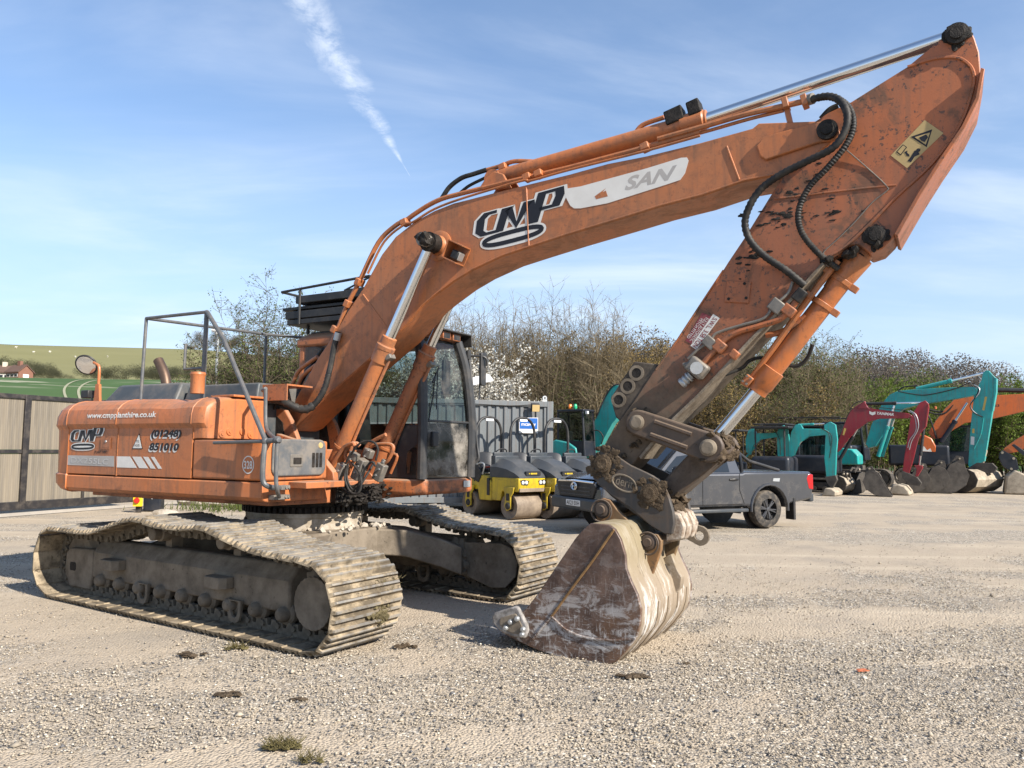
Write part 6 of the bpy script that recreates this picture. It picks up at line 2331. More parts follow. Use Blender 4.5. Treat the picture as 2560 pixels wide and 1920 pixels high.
for x, y in ((0, -.77), (0, .77), (3.085, -.77), (3.085, .77)):
    sy = 1 if y > 0 else -1
    mb = MB()
    mb.lathe([(.225, -.12), (.30, -.125), (.365, -.10), (.388, -.05), (.39, 0), (.388, .05), (.365, .10), (.30, .125), (.225, .12)], (x, y, .39), (0, 1, 0), 40)
    ty = Q('wheel', mb, 'tyre', PK)
    mb = MB()
    mb.lathe([(.0001, .03), (.20, .02), (.225, .06), (.232, .115), (.222, .12)], (x, y, .39), (0, sy, 0), 32)
    Q('rim_well', mb, 'black', ty)
    mb = MB()
    for k in range(6):
        a = k * math.pi / 3 + .2
        for e in (-.13, .13):
            d0 = Vector((math.cos(a + e * .4), 0, math.sin(a + e * .4)))
            d1_ = Vector((math.cos(a + e), 0, math.sin(a + e)))
            mb.tube([Vector((x, y + sy * .085, .39)) + d0 * .05, Vector((x, y + sy * .10, .39)) + d1_ * .215], [.022, .017], 6)
    mb.lathe([(.0001, .115), (.045, .11), (.055, .09), (.055, .06)], (x, y, .39), (0, sy, 0), 16)
    Q('spokes', mb, m_plain('grey_alloy', (.10, .10, .105), .35, .7, .5, .1, 5, 0), ty)
    mb = MB()
    mb.lathe([(.0001, .0), (.47, .0)], (x, y - sy * .14, .40), (0, 1, 0), 24)
    Q('wheel_well', mb, 'black', PK)
# roll bar
for sy in (-1, 1):
    mb = MB()
    mb.tube(smooth_path([(.60, sy * .76, 1.15), (.62, sy * .74, 1.45), (.66, sy * .62, 1.66), (.66, sy * .3, 1.72), (.66, 0, 1.73)], 5), .040, 10)
    rb = Q('roll_bar', mb, m_plain('gloss_black_tube', (.014, .014, .016), .2, .2, .6, .1, 4, 0), PK)
    mb = MB()
    mb.tube([(.64, sy * .70, 1.56), (.40, sy * .76, 1.38), (-.38, sy * .80, 1.19)], .036, 10)
    Q('brace', mb, 'black', rb)
# nose
mb = MB()
mb.prism([(-.62, .66), (.62, .66), (.74, .90), (.60, .97), (-.60, .97), (-.74, .90)], 4.04, 4.115, 'x')
GRL = Q('grille', mb, 'black', PK, .02)
for z in (.72, .79, .86):
    mb = MB()
    mb.bx(4.112, 4.125, -.55, .55, z - .008, z + .008)
    Q('grille_bar', mb, 'charcoal', GRL)
mb = MB()
mb.tube([(4.10, -.66, .965), (4.135, 0, .985), (4.10, .66, .965)], .022, 8)
Q('chrome_strip', mb, 'chrome', GRL)
for rx, rz__, ex_ in ((.105, .072, 0), (.05, .07, 0), (.085, .03, .025)):
    mb = MB()
    mb.tube([Vector((4.145, rx * math.cos(t * math.pi / 14), .88 + ex_ + rz__ * math.sin(t * math.pi / 14))) for t in range(29)], .010, 6)
    Q('emblem', mb, 'chrome', GRL)
for sy in (-1, 1):
    mb = MB()
    mb.prism([(sy * .60, .86), (sy * .66, .97), (sy * .86, 1.0), (sy * .885, .90)], 3.90, 4.05, 'x')
    Q('headlight', mb, 'dglass', PK, .01)
mb = MB()
mb.bx(3.88, 4.16, -.90, .90, .42, .66)
Q('front_bumper', mb, 'charcoal', PK, .05, seg=3)
mb = MB()
mb.bx(4.16, 4.172, -.26, .26, .50, .612)
NP = Q('number_plate', mb, m_plain('plate_white', (.72, .72, .70), .4, 0, .4, .03, 4, 0), PK, .003)
tv, tf = text_mesh('AK23 EXH', 1, .02)
mb = MB()
lay(mb, tv, tf, (4.1735, -.235, .515), (4.1735, .235, .515), (4.1735, .235, .597), (4.1735, -.235, .597))
Q('lettering', mb, 'decal_black', NP)

# ================================================================ parked excavators and their buckets
def bucket_mesh(w, L, H_):
    "spare digging bucket lying mouth down-forward; x forward"
    mb = MB()
    pr = [(L * .62, 0), (L * .30, -.0), (L * .02, H_ * .06), (-L * .25, H_ * .28), (-L * .34, H_ * .58), (-L * .22, H_ * .88), (0, H_)]
    inner = [(x * .94 + .02, z * .93 + .025) for x, z in pr]
    mb.prism(pr + inner[::-1], -w / 2 + .02, w / 2 - .02)
    return mb, pr + [(L * .16, H_ * .92)]


def spare_bucket(loc, rz, w, L, H_, label, mat='bkt', ears=True, pale=False, tilt=0):
    o = thing('spare_bucket', label, 'bucket', (*loc, 0), rz, 'spare buckets in front of the parked machines')
    mb, side = bucket_mesh(w, L, H_)
    Q('shell', mb, 'bkt_pale' if pale else mat, o, .006)
    for sy in (-1, 1):
        mb = MB()
        mb.prism(side, sy * w / 2 - .02, sy * w / 2 + .02)
        Q('side_plate', mb, mat, o, .006)
    if ears:
        for yy in (-.14, .10):
            mb = MB()
            mb.prism([(-L * .28, H_ * .78), (-L * .22, H_ * 1.15), (-L * .05, H_ * 1.2), (L * .08, H_ * 1.02), (L * .05, H_ * .94)], yy, yy + .04)
            Q('ear', mb, mat, o, .006)
        mb = MB()
        mb.cyl((-L * .12, -.2, H_ * 1.1), (-L * .12, .2, H_ * 1.1), .035, n=10)
        Q('pin', mb, 'bkt_pale', o)
    return o


def crawler(o, x0, x1, yc, w, h, mat='bkt'):
    "one rubber track with rounded ends, lugs and rollers"
    r = h / 2
    pts = [(x1 - r + r * math.cos(R(a)), r + r * math.sin(R(a))) for a in range(-90, 91, 30)] + [(x0 + r + r * math.cos(R(a)), r + r * math.sin(R(a))) for a in range(90, 271, 30)]
    inn = [(x0 + r + (x - x0 - r) * .97 if 0 else x * 1.0, z) for x, z in pts]
    cx = (x0 + x1) / 2
    hole = [(cx + (x - cx) * (1 - .09 / (x1 - x0) * 2), r + (z - r) * .74) for x, z in pts]
    mb = MB()
    mb.ring(pts, hole, yc - w / 2, yc + w / 2)
    t = Q('track', mb, 'tyre', o, .01)
    mb = MB()
    mb.bx(x0 + r * 1.3, x1 - r * 1.3, yc - w * .3, yc + w * .3, r * .55, r * 1.45)
    Q('track_frame', mb, mat, t, .02)
    for i in range(5):
        x = x0 + r + (x1 - x0 - 2 * r) * i / 4
        mb = MB()
        mb.lathe([(.0001, -w * .45), (r * (.7 if i in (0, 4) else .35), -w * .45), (r * (.7 if i in (0, 4) else .35), w * .45), (.0001, w * .45)], (x, yc, r if i in (0, 4) else r * .55), (0, 1, 0), 14)
        Q('roller', mb, mat, t)


def cyl_pair(o, a, b, rb, rr, split, mat, name='cylinder'):
    a, b = Vector(a), Vector(b)
    c = a.lerp(b, split)
    mb = MB()
    mb.cyl(a, c, rb, n=12)
    mb.lathe([(rb, -.12), (rb * 1.18, -.11), (rb * 1.18, 0), (rr, .01)], c, b - a, 12)
    q = Q(name, mb, mat, o)
    mb = MB()
    mb.cyl(c, b, rr, n=10)
    Q('rod', mb, 'chrome', q)


def slab(name, o, poly, y0, y1, mat, bevel=.012, **k):
    mb = MB()
    mb.prism(poly, y0, y1)
    return Q(name, mb, mat, o, bevel, **k)


def tubes(name, o, pts, r, mat, k=4):
    mb = MB()
    mb.tube(smooth_path(pts, k), r, 7)
    return Q(name, mb, mat, o)


def cabin(o, x0, x1, y0, y1, z0, z1, mat='navy', glass='dglass', rake=.12):
    fr = .07
    for (x, y, rk) in ((x0, y0, 0), (x0, y1, 0), (x1, y0, rake), (x1, y1, rake)):
        mb = MB()
        mb.cyl((x, y, z0), (x - rk, y, z1), fr * .7, n=8)
        Q('cab_pillar', mb, mat, o)
    mb = MB()
    mb.bx(x0 - .06, x1 - rake + .08, y0 - .06, y1 + .06, z1, z1 + .10)
    Q('cab_roof', mb, mat, o, .03)
    mb = MB()
    mb.bx(x0, x1, y0, y1, z0 - .02, z0 + (z1 - z0) * .34)
    Q('cab_lower', mb, mat, o, .03)
    zl = z0 + (z1 - z0) * .34
    for q in ([(x0, y0, zl), (x1, y0, zl), (x1 - rake, y0, z1), (x0, y0, z1)], [(x0, y1, zl), (x1, y1, zl), (x1 - rake, y1, z1), (x0, y1, z1)],
              [(x1, y0, zl), (x1, y1, zl), (x1 - rake, y1, z1), (x1 - rake, y0, z1)], [(x0, y0, zl), (x0, y1, zl), (x0, y1, z1), (x0, y0, z1)]):
        mb = MB()
        mb.add(q, [(0, 1, 2, 3)])
        Q('cab_window', mb, M['glass_bg'], o)
    mb = MB()
    cx = (x0 * .6 + x1 * .4)
    mb.bx(cx - .2, cx + .25, y0 + .2, y1 - .2, z0 + .3, z0 + .5)
    mb.bx(cx - .3, cx - .18, y0 + .2, y1 - .2, z0 + .4, z0 + 1.1)
    Q('seat', mb, 'black', o, .04)


M['glass_bg'] = m_glass('tinted_glass', (.42, .50, .48), .10)

# ---------- dark red excavator with the maker's name on its boom
fr_ = (14.924, 29.539, -0.593)
RD = thing('crawler_excavator', 'dark red excavator with white maker name lettered on its raised boom', 'excavator', (fr_[0], fr_[1], 0), fr_[2])
slab('boom', RD, [(-2.265, 1.58), (-2.227, 1.98), (-1.997, 2.627), (-1.734, 3.232), (-1.483, 3.436), (-1.235, 3.562), (-1.187, 3.41), (-0.897, 3.291), (0.336, 3.084), (0.447, 2.972), (0.297, 2.894), (-0.703, 2.896), (-1.117, 2.77), (-1.507, 2.472), (-1.833, 2.095), (-2.127, 1.695)], -.11, .11, 'redp')
slab('boom_ear', RD, [(-1.483, 3.302), (-1.25, 3.562), (-1.204, 3.591), (-1.116, 3.37), (-1.032, 3.286)], -.13, .13, 'redp')
arm_r = slab('arm', RD, [(0.704, 3.478), (0.899, 3.564), (0.998, 3.452), (1.004, 3.308), (0.926, 2.857), (0.868, 2.533), (0.684, 2.281), (0.558, 1.847), (0.447, 1.376), (0.284, 0.812), (0.153, 0.79), (0.058, 0.915), (0.121, 1.37), (0.219, 1.917), (0.298, 2.391), (0.395, 2.937), (0.516, 3.154)], -.10, .10, 'redp')
slab('arm_edge', RD, [(1.007, 3.416), (1.013, 3.289), (0.901, 2.569), (0.862, 2.551), (0.956, 3.327)], -.13, .13, 'redp', .004)
a_, b_ = [(-1.221, 0, 3.485), (0.823, 0, 3.491)]
cyl_pair(RD, a_, b_, .062, .036, .55, 'black')
a_, b_ = [(0.809, 0, 2.5), (0.621, 0, 1.089)]
cyl_pair(RD, a_, b_, .055, .032, .72, 'black')
a_, b_ = [(-2.212, 0, 1.257), (-1.416, 0, 2.664)]
cyl_pair(RD, a_, b_, .065, .038, .68, 'black')
for q in ([(0.309, -0.14, 3.174), (0.503, -0.16, 3.042), (0.575, -0.17, 2.714), (0.548, -0.16, 2.388), (0.342, -0.14, 2.063), (0.266, -0.12, 1.772)], [(0.375, -0.14, 3.191), (0.57, -0.18, 3.04), (0.658, -0.19, 2.713), (0.616, -0.18, 2.424), (0.406, -0.14, 2.026), (0.312, -0.12, 1.7)]):
    tubes('hose', RD, q, .016, 'galv')
tubes('hose', RD, [(-1.744, -0.05, 3.274), (-1.634, -0.05, 3.462), (-1.423, -0.03, 3.579), (-1.219, 0, 3.568)], .02, 'rubber')
tubes('hose', RD, [(-1.993, -0.12, 2.741), (-1.665, -0.1, 3.27), (-1.173, -0.1, 3.354), (-0.489, -0.11, 3.302), (0.308, -0.13, 3.186)], .014, 'rubber')
tv, tf = text_mesh('YANMAR', 1, .03, .12)
mb = MB()
lay(mb, tv, tf, *[(-0.807, -0.113, 3.058), (-0.188, -0.113, 2.993), (-0.169, -0.113, 3.099), (-0.777, -0.113, 3.169)])
Q('lettering', mb, 'white', RD)
for dz in (0, 1):
    mb = MB()
    q = [(-1.044, -0.113, 3.2), (-0.935, -0.113, 3.142), (-0.825, -0.113, 3.178), (-0.826, -0.113, 3.125), (-0.937, -0.113, 3.082), (-1.045, -0.113, 3.144)]
    mb.add([(x, y, z - dz * .055) for x, y, z in q], [(0, 1, 4, 5), (1, 2, 3, 4)])
    Q('emblem', mb, 'white', RD)
slab('warning_sticker', RD, [(-2.049, 2.266), (-1.981, 2.551), (-1.9, 2.512), (-1.988, 2.254)], -.114, -.111, 'decal_yellow', 0)
slab('bucket_link', RD, [(0.439, 1.123), (0.729, 1.111), (0.742, 1.021), (0.555, 0.693), (0.475, 0.691), (0.531, 0.963)], -.08, .08, 'redp')
slab('hitch', RD, [(0.025, 0.896), (0.268, 0.812), (0.554, 0.658), (0.692, 0.447), (0.609, 0.337), (0.223, 0.395), (0.034, 0.642)], -.12, .12, 'bkt')
bq_ = [(-0.407, -0.051), (-0.302, 0.17), (-0.099, 0.376), (0.009, 0.182), (0.019, -0.069)]
mb = MB()
for y0, y1, mt in ((-.62, .62, 0), ):
    mb.prism([(-.38, .02), (.34, .0), (.30, .16), (.16, .34), (-.06, .40), (-.25, .36)], y0, y1)
Q('grading_bucket', mb, 'bkt_pale', RD, .05, seg=3)
xo = -3.0
mb = MB()
mb.bx(xo - 1.0, xo + .75, -.85, .85, .72, 1.45)
Q('body', mb, 'navy', RD, .12, seg=3)
cabin(RD, xo - .75, xo + .55, -.05, .82, .95, 2.35)
for y in (-.75, .75):
    crawler(RD, xo - 1.1, xo + 1.1, y, .4, .56)
mb = MB()
mb.bx(xo - .5, xo + .6, -.6, .6, .3, .75)
Q('undercarriage', mb, 'bkt', RD, .02)

# ---------- big teal excavator with arm hanging down
fr_ = (18.96, 31.336, -0.663)
KB = thing('crawler_excavator', 'large teal excavator with its arm hanging straight down over a wide bucket', 'excavator', (fr_[0], fr_[1], 0), fr_[2])
slab('boom', KB, [(-4.08, 1.781), (-4.193, 1.948), (-3.936, 2.785), (-3.648, 3.407), (-3.366, 3.859), (-3.169, 4.081), (-2.825, 4.235), (-2.266, 4.267), (-1.361, 4.3), (-0.01, 4.296), (0.103, 4.163), (0.063, 3.988), (-0.159, 3.91), (-1.38, 3.71), (-2.103, 3.609), (-2.623, 3.467), (-2.968, 3.186), (-3.244, 2.777), (-3.525, 2.282), (-3.806, 1.846)], -.2, .2, 'teal')
slab('arm', KB, [(0.325, 4.858), (0.428, 4.943), (0.527, 4.925), (0.637, 4.764), (0.769, 4.603), (0.736, 4.044), (0.601, 3.315), (0.53, 2.892), (0.249, 1.277), (0.046, 1.176), (-0.297, 0.976), (-0.325, 1.13), (-0.268, 1.811), (-0.185, 2.746), (-0.096, 3.369), (-0.026, 3.954), (0.086, 4.263), (0.246, 4.53)], -.17, .17, 'teal')
slab('arm_edge', KB, [(0.715, 4.644), (0.788, 4.602), (0.755, 4.043), (0.61, 3.295), (0.552, 3.308), (0.677, 4.046)], -.22, .22, 'teal', .006)
a_, b_ = [(-2.155, 0, 4.304), (0.406, 0, 4.868)]
cyl_pair(KB, a_, b_, .085, .05, .52, 'teal')
a_, b_ = [(0.464, 0, 3.209), (0.211, 0, 1.7)]
cyl_pair(KB, a_, b_, .085, .05, .86, 'teal')
slab('bucket_link', KB, [(0.124, 1.737), (0.325, 1.777), (0.337, 1.662), (0.205, 1.198), (0.088, 1.196), (0.168, 1.583)], -.12, .12, 'bkt_pale')
for sy in (-1, 1):
    q = [(-3.671, -0.34, 1.412), (-2.965, -0.34, 3.592)]
    cyl_pair(KB, (q[0][0], sy * .34, q[0][2]), (q[1][0], sy * .34, q[1][2]), .085, .05, .60, 'teal')
tubes('hose', KB, [(-2.822, -0.22, 4.213), (-2.448, -0.24, 4.115), (-1.9, -0.25, 4.014), (-1.36, -0.25, 4.075), (-0.655, -0.24, 4.249), (-0.174, -0.2, 4.449), (0.092, -0.2, 4.339), (0.158, -0.25, 4.138), (0.017, -0.28, 3.829), (-0.166, -0.25, 3.524), (-0.044, -0.22, 3.249), (0.247, -0.19, 3.05)], .022, 'rubber')
tubes('hose', KB, [(-0.007, -0.2, 4.382), (0.179, -0.26, 4.214), (0.14, -0.28, 3.981), (-0.108, -0.26, 3.678), (-0.14, -0.22, 3.407), (0.117, -0.2, 3.11)], .02, 'galv')
tubes('hose', KB, [(-2.865, 0, 4.249), (-2.634, 0, 4.406), (-2.114, 0, 4.446)], .03, 'rubber')
tubes('hose', KB, [(0.278, -0.18, 3.011), (0.155, -0.18, 2.355), (-0.1, -0.18, 1.773)], .02, 'teal')
for q in ([1,2],):
    slab('yellow_sticker', KB, [(0.357, 3.883), (0.433, 3.868), (0.314, 3.321), (0.242, 3.338)], -.175, -.171, 'decal_yellow', 0)
    slab('white_sticker', KB, [(-0.191, 2.278), (-0.067, 2.258), (-0.089, 1.928), (-0.213, 1.947)], -.175, -.171, 'white', 0)
    slab('yellow_sticker', KB, [(-0.133, 2.589), (-0.052, 2.589), (-0.065, 2.402), (-0.146, 2.414)], -.175, -.171, 'decal_yellow', 0)
slab('hitch', KB, [(-0.367, 0.974), (-0.022, 1.214), (0.507, 1.205), (0.664, 1.018), (0.559, 0.825), (-0.106, 0.729)], -.18, .18, 'bkt')
KX = -5.4
mb = MB()
mb.bx(KX - 2.2, KX + .9, -1.25, 1.2, 1.05, 1.9)
Q('body', mb, 'navy', KB, .12, seg=3)
mb = MB()
mb.prism([(KX - .4, 1.05), (KX + 1.15, 1.05), (KX + 1.15, 1.45), (KX + .9, 1.72), (KX - .4, 1.9)], -1.28, -.45)
Q('side_cover', mb, 'teal', KB, .06, seg=3)
cabin(KB, KX - .7, KX + 1.0, .35, 1.3, 1.25, 2.85)
for y in (-1.15, 1.15):
    crawler(KB, KX - 2.0, KX + 2.0, y, .6, .85)
mb = MB()
mb.bx(KX - .9, KX + .9, -1, 1, .4, 1.0)
Q('undercarriage', mb, 'bkt', KB, .03)
tubes('yellow_rail', KB, [(KX + .2, -1.3, 1.6), (KX + .0, -1.3, 2.2), (KX - .1, -1.25, 2.4)], .025, 'decal_yellow')

# ---------- bright orange excavator behind it
fr_ = (22.008, 35.393, -0.454)
OR_ = thing('crawler_excavator', 'bright orange excavator with dark boom cylinders, half hidden behind the large teal one', 'excavator', (fr_[0], fr_[1], 0), fr_[2])
slab('boom', OR_, [(-2.492, 2.546), (-2.178, 3.086), (-1.765, 3.667), (-1.401, 4.066), (-1.088, 4.158), (-0.358, 4.224), (1.679, 4.303), (3.093, 4.238), (3.072, 3.73), (1.651, 3.579), (0.395, 3.245), (-0.209, 3.096), (-0.973, 2.99), (-1.446, 2.68), (-1.927, 2.3), (-2.283, 2.254)], -.25, .25, 'hitor')
tubes('arm_cylinder', OR_, [(0.168, 0, 4.517), (1.72, 0, 4.437), (3.145, 0, 4.425)], .11, 'black', 1)
for sy in (-1, 1):
    q = [(-1.981, -0.4, 2.097), (-0.877, -0.4, 3.914)]
    cyl_pair(OR_, (q[0][0], sy * .4, q[0][2]), (q[1][0], sy * .4, q[1][2]), .10, .055, .55, 'navy')
text_q = [(0.114, -0.253, 3.73), (0.393, -0.253, 3.717), (0.397, -0.253, 3.831), (0.118, -0.253, 3.844)]
tv, tf = text_mesh('063', 1, .02)
mb = MB()
lay(mb, tv, tf, *text_q)
Q('lettering', mb, 'decal_black', OR_)
ob = [(-2.853, 1.242), (-2.035, 1.255), (-2.217, 1.604), (-2.208, 1.913), (-2.429, 2.309), (-2.74, 2.397)]
slab('side_cover', OR_, [(x, z) for x, z in [(-2.852, 1.619), (-2.252, 1.604), (-2.232, 1.867), (-2.405, 2.26), (-2.673, 2.4), (-2.907, 2.413)]], -1.2, -.5, 'hitor', .05)
slab('white_patch', OR_, [(-2.812, 1.663), (-2.424, 1.646), (-2.477, 1.799), (-2.616, 1.709), (-2.727, 1.884), (-2.786, 1.884)], -1.206, -1.201, 'white', 0)
q = [(-2.215, 1.205), (-2.181, 2.271)]
OX, OZ = q[0][0], q[0][1]
mb = MB()
mb.bx(OX - 2.0, OX + .5, -1.19, 1.3, 1.0, 1.95)
Q('body', mb, 'navy', OR_, .1, seg=3)
cabin(OR_, OX + .1, OX + 1.75, .45, 1.45, 1.1, 2.8)
for y in (-1.2, 1.2):
    crawler(OR_, OX - 1.8, OX + 2.2, y, .6, .9)
for q in ([(-2.519, -0.2, 3.544), (-2.128, -0.25, 3.401), (-1.732, -0.25, 3.487), (-1.323, -0.2, 3.977)], [(-2.452, -0.1, 3.639), (-2.079, -0.15, 3.541), (-1.646, -0.15, 3.536)], [(-2.166, -0.3, 2.276), (-2.378, -0.3, 3.086), (-2.487, -0.25, 3.36)]):
    tubes('hose', OR_, q, .04, 'rubber')
mb = MB()
mb.lathe([(.0001, .14), (.05, .12), (.06, 0)], [(-2.145, 0.2, 3.672)][0], (0, 0, 1), 10)
Q('beacon', mb, 'hitor', OR_)

# ---------- arm of another orange machine at the right edge
fr_ = (20.328, 31.028, -0.524)
EE = thing('crawler_excavator', 'orange excavator arm with a black linkage reaching in from the right edge', 'excavator', (fr_[0], fr_[1], 0), fr_[2])
slab('arm', EE, [(-0.461, 1.707), (-0.392, 1.824), (0.076, 2.211), (0.437, 2.441), (1.209, 2.893), (1.255, 2.477), (0.546, 1.984), (0.088, 1.675), (-0.303, 1.594)], -.15, .15, 'hitor')
slab('linkage', EE, [(-0.565, 1.629), (-0.463, 1.727), (-0.114, 1.52), (-0.02, 1.444), (0.059, 0.988), (-0.139, 0.831), (-0.486, 1.091), (-0.604, 1.436)], -.2, .2, 'navy')
for q in [(-0.483, 1.63), (-0.102, 1.405), (-0.198, 0.983)]:
    mb = MB()
    mb.cyl((q[0], -.23, q[1]), (q[0], .23, q[1]), .05, n=12)
    Q('pin', mb, 'bkt_pale', EE)
slab('side_link', EE, [(-0.163, 1.941), (-0.064, 1.98), (0.309, 1.677), (0.335, 1.526), (0.207, 1.524)], -.24, -.19, 'navy')
mb = MB()
mb.bx(3.2, 6.0, -1.3, 1.3, .9, 1.9)
mb.bx(3.4, 4.8, .3, 1.3, 1.9, 3.0)
Q('body', mb, 'navy', EE, .1)
mb = MB()
mb.prism([(-.5, .0), (.35, .0), (.5, .35), (.3, .75), (-.1, .95), (-.4, .7)], -.8, .8)
Q('bucket', mb, 'bkt_pale', EE, .06, seg=3)

# ---------- two teal mini excavators nearer the pickup
def mini(letter_frame, o, boom, arm, cyl1, cyl2, cyl3, hoses):
    slab('boom', o, boom, -.075, .075, 'teal', .01)
    slab('arm', o, arm, -.065, .065, 'teal', .01)
    for a, b, s_ in (cyl1, cyl2, cyl3):
        cyl_pair(o, a, b, .038, .022, s_, 'teal')
    for q in hoses:
        tubes('hose', o, q, .013, 'rubber')
fr_ = (10.76, 29.843, -0.628)
MA = thing('mini_excavator', 'teal mini excavator with a black canopy showing just above the pickup bed', 'mini excavator', (fr_[0], fr_[1], 0), fr_[2])
c1, c2, c3 = [(-1.424, 0, 2.479), (-0.592, 0, 2.535)], [(-0.058, 0, 2.289), (0.01, 0, 1.208)], [(-1.725, 0, 1.301), (-1.09, 0, 2.046)]
mini('A', MA, [(-1.663, 1.549), (-1.687, 2.044), (-1.556, 2.416), (-1.367, 2.526), (-1.246, 2.291), (-0.333, 2.319), (-0.276, 2.167), (-1.065, 2.045), (-1.378, 1.798), (-1.509, 1.428)], [(-0.332, 2.531), (-0.181, 2.602), (-0.035, 2.468), (0.018, 2.167), (0.068, 1.091), (-0.08, 0.133), (-0.316, 0.184), (-0.418, 1.081), (-0.449, 2.046), (-0.425, 2.35)],
     (c1[0], c1[1], .6), (c2[0], c2[1], .6), (c3[0], c3[1], .6), ([(-0.504, -0.1, 2.379), (-0.324, -0.12, 2.046), (-0.311, -0.1, 1.444)],))
ax = [(-2.301, 1.041)][0][0]
mb = MB()
mb.bx(ax - .7, ax + .5, -.5, .5, .5, 1.15)
Q('body', mb, 'navy', MA, .08, seg=3)
for sx in (-.6, .35):
    for sy in (-.42, .42):
        mb = MB()
        mb.cyl((ax + sx, sy, 1.1), (ax + sx, sy, 2.36), .03, n=8)
        Q('canopy_post', mb, 'black', MA)
mb = MB()
mb.bx(ax - .75, ax + .55, -.55, .55, 2.36, 2.44)
Q('canopy', mb, 'black', MA, .03, seg=3)
mb = MB()
mb.bx(ax - .35, ax + .05, -.25, .25, 1.15, 1.3)
mb.bx(ax - .42, ax - .32, -.25, .25, 1.2, 1.75)
Q('seat', mb, 'black', MA, .03)
for y in (-.42, .42):
    crawler(MA, ax - .75, ax + .75, y, .25, .42)

fr_ = (11.852, 28.505, -0.628)
MBX = thing('mini_excavator', 'teal mini excavator with its short arm folded down onto a pale ditching bucket', 'mini excavator', (fr_[0], fr_[1], 0), fr_[2])
c1, c2, c3 = [(-1.187, 0, 2.602), (-0.227, 0, 2.634)], [(0.143, 0, 2.044), (0.06, 0, 0.843)], [(-1.47, 0, 1.451), (-0.968, 0, 2.101)]
mini('B', MBX, [(-1.537, 1.332), (-1.526, 1.922), (-1.431, 2.336), (-1.281, 2.601), (-1.08, 2.628), (-0.998, 2.451), (-0.213, 2.435), (-0.051, 2.33), (-0.136, 2.215), (-0.777, 2.158), (-1.123, 1.924), (-1.333, 1.453)], [(-0.24, 2.591), (-0.017, 2.704), (0.171, 2.587), (0.223, 2.043), (0.174, 1.587), (0.127, 0.733), (0.043, 0.617), (-0.202, 0.638), (-0.251, 1.352), (-0.195, 2.158)],
     (c1[0], c1[1], .6), (c2[0], c2[1], .55), (c3[0], c3[1], .6), ([(-0.372, -0.1, 2.476), (-0.064, -0.14, 2.271), (-0.029, -0.1, 1.813)], [(-0.262, -0.1, 2.446), (0.038, -0.12, 2.157), (-0.067, -0.1, 1.355)]))
slab('hitch', MBX, [(-0.247, 0.666), (0.136, 0.734), (0.185, 0.566), (-0.012, 0.219), (-0.17, 0.44)], -.10, .10, 'bkt')
mb = MB()
mb.prism([(-.25, .0), (.22, .0), (.24, .15), (.10, .26), (-.12, .28)], -.6, .6)
Q('ditching_bucket', mb, 'bkt_pale', MBX, .03, seg=3)
bx_ = [(-1.915, 1.088)][0][0]
mb = MB()
mb.bx(bx_ - .9, bx_ + .55, -.65, .65, .55, 1.4)
Q('body', mb, 'navy', MBX, .14, seg=3)
for sx in (-.75, .35):
    for sy in (-.5, .5):
        mb = MB()
        mb.cyl((bx_ + sx, sy, 1.3), (bx_ + sx, sy, 2.45), .035, n=8)
        Q('canopy_post', mb, 'black', MBX)
mb = MB()
mb.bx(bx_ - .9, bx_ + .55, -.62, .62, 2.45, 2.54)
Q('canopy', mb, 'black', MBX, .03, seg=3)
mb = MB()
mb.tube([(bx_ - .8, -.6, 2.62), (bx_ + .4, -.6, 2.62), (bx_ + .4, .6, 2.62), (bx_ - .8, .6, 2.62), (bx_ - .8, -.6, 2.62)], .025, 6)
Q('roof_rack', mb, 'black', MBX)
for y in (-.55, .55):
    crawler(MBX, bx_ - .9, bx_ + .9, y, .3, .46)
# ---------- dark-bodied excavator with a railed platform, behind
fr_ = (15.973, 37.547, -0.628)
DD = thing('crawler_excavator', 'dark-bodied excavator with a railed roof platform between the teal minis and the red boom', 'excavator', (fr_[0], fr_[1], 0), fr_[2])
mb = MB()
mb.bx(-2.8, .1, -1.0, 1.0, .75, 1.75)
Q('body', mb, 'navy', DD, .15, seg=3)
mb = MB()
mb.bx(-.35, .12, -1.02, -.2, .85, 1.5)
Q('tank_cover', mb, 'redp', DD, .05)
cabin(DD, -1.9, -.3, -.1, .95, 1.0, 2.7)
mb = MB()
z1 = 3.25
mb.tube([(-2.6, -.9, 2.85), (-2.6, -.9, z1), (.3, -.9, z1), (.3, -.9, 2.85)], .03, 8)
mb.tube([(-2.6, .9, 2.85), (-2.6, .9, z1), (.3, .9, z1), (.3, .9, 2.85)], .03, 8)
mb.tube([(-2.6, -.9, z1), (-2.6, .9, z1)], .03, 8)
Q('platform_rail', mb, 'black', DD)
mb = MB()
mb.bx(-2.7, .4, -.95, .95, 2.78, 2.86)
Q('platform', mb, 'black', DD, .01)
for y in (-.85, .85):
    crawler(DD, -2.7, .6, y, .45, .65)

# ---------- teal excavator seen between the rollers and the big arm
fr_ = (3.885, 33.749, -0.698)
TT = thing('crawler_excavator', 'teal excavator with orange and green roof beacons behind the rollers', 'excavator', (fr_[0], fr_[1], 0), fr_[2])
slab('boom', TT, [(-1.251, 1.406), (-1.202, 1.862), (-0.656, 2.562), (-0.071, 3.74), (0.266, 4.218), (0.551, 4.409), (0.834, 4.356), (1.343, 3.974), (1.111, 3.422), (0.408, 2.713), (-0.167, 1.825), (-0.556, 1.414)], .33, .67, 'teal')
tubes('boom_pipe', TT, [(-0.425, 0.3, 2.962), (0.059, 0.3, 3.887), (0.441, 0.3, 4.359), (0.771, 0.3, 4.425)], .03, 'navy')
tubes('hose', TT, [(-1.079, 0.25, 1.818), (-0.749, 0.2, 2.309), (-0.26, 0.2, 2.428), (0.016, 0.22, 2.145), (-0.099, 0.25, 1.822)], .025, 'rubber')
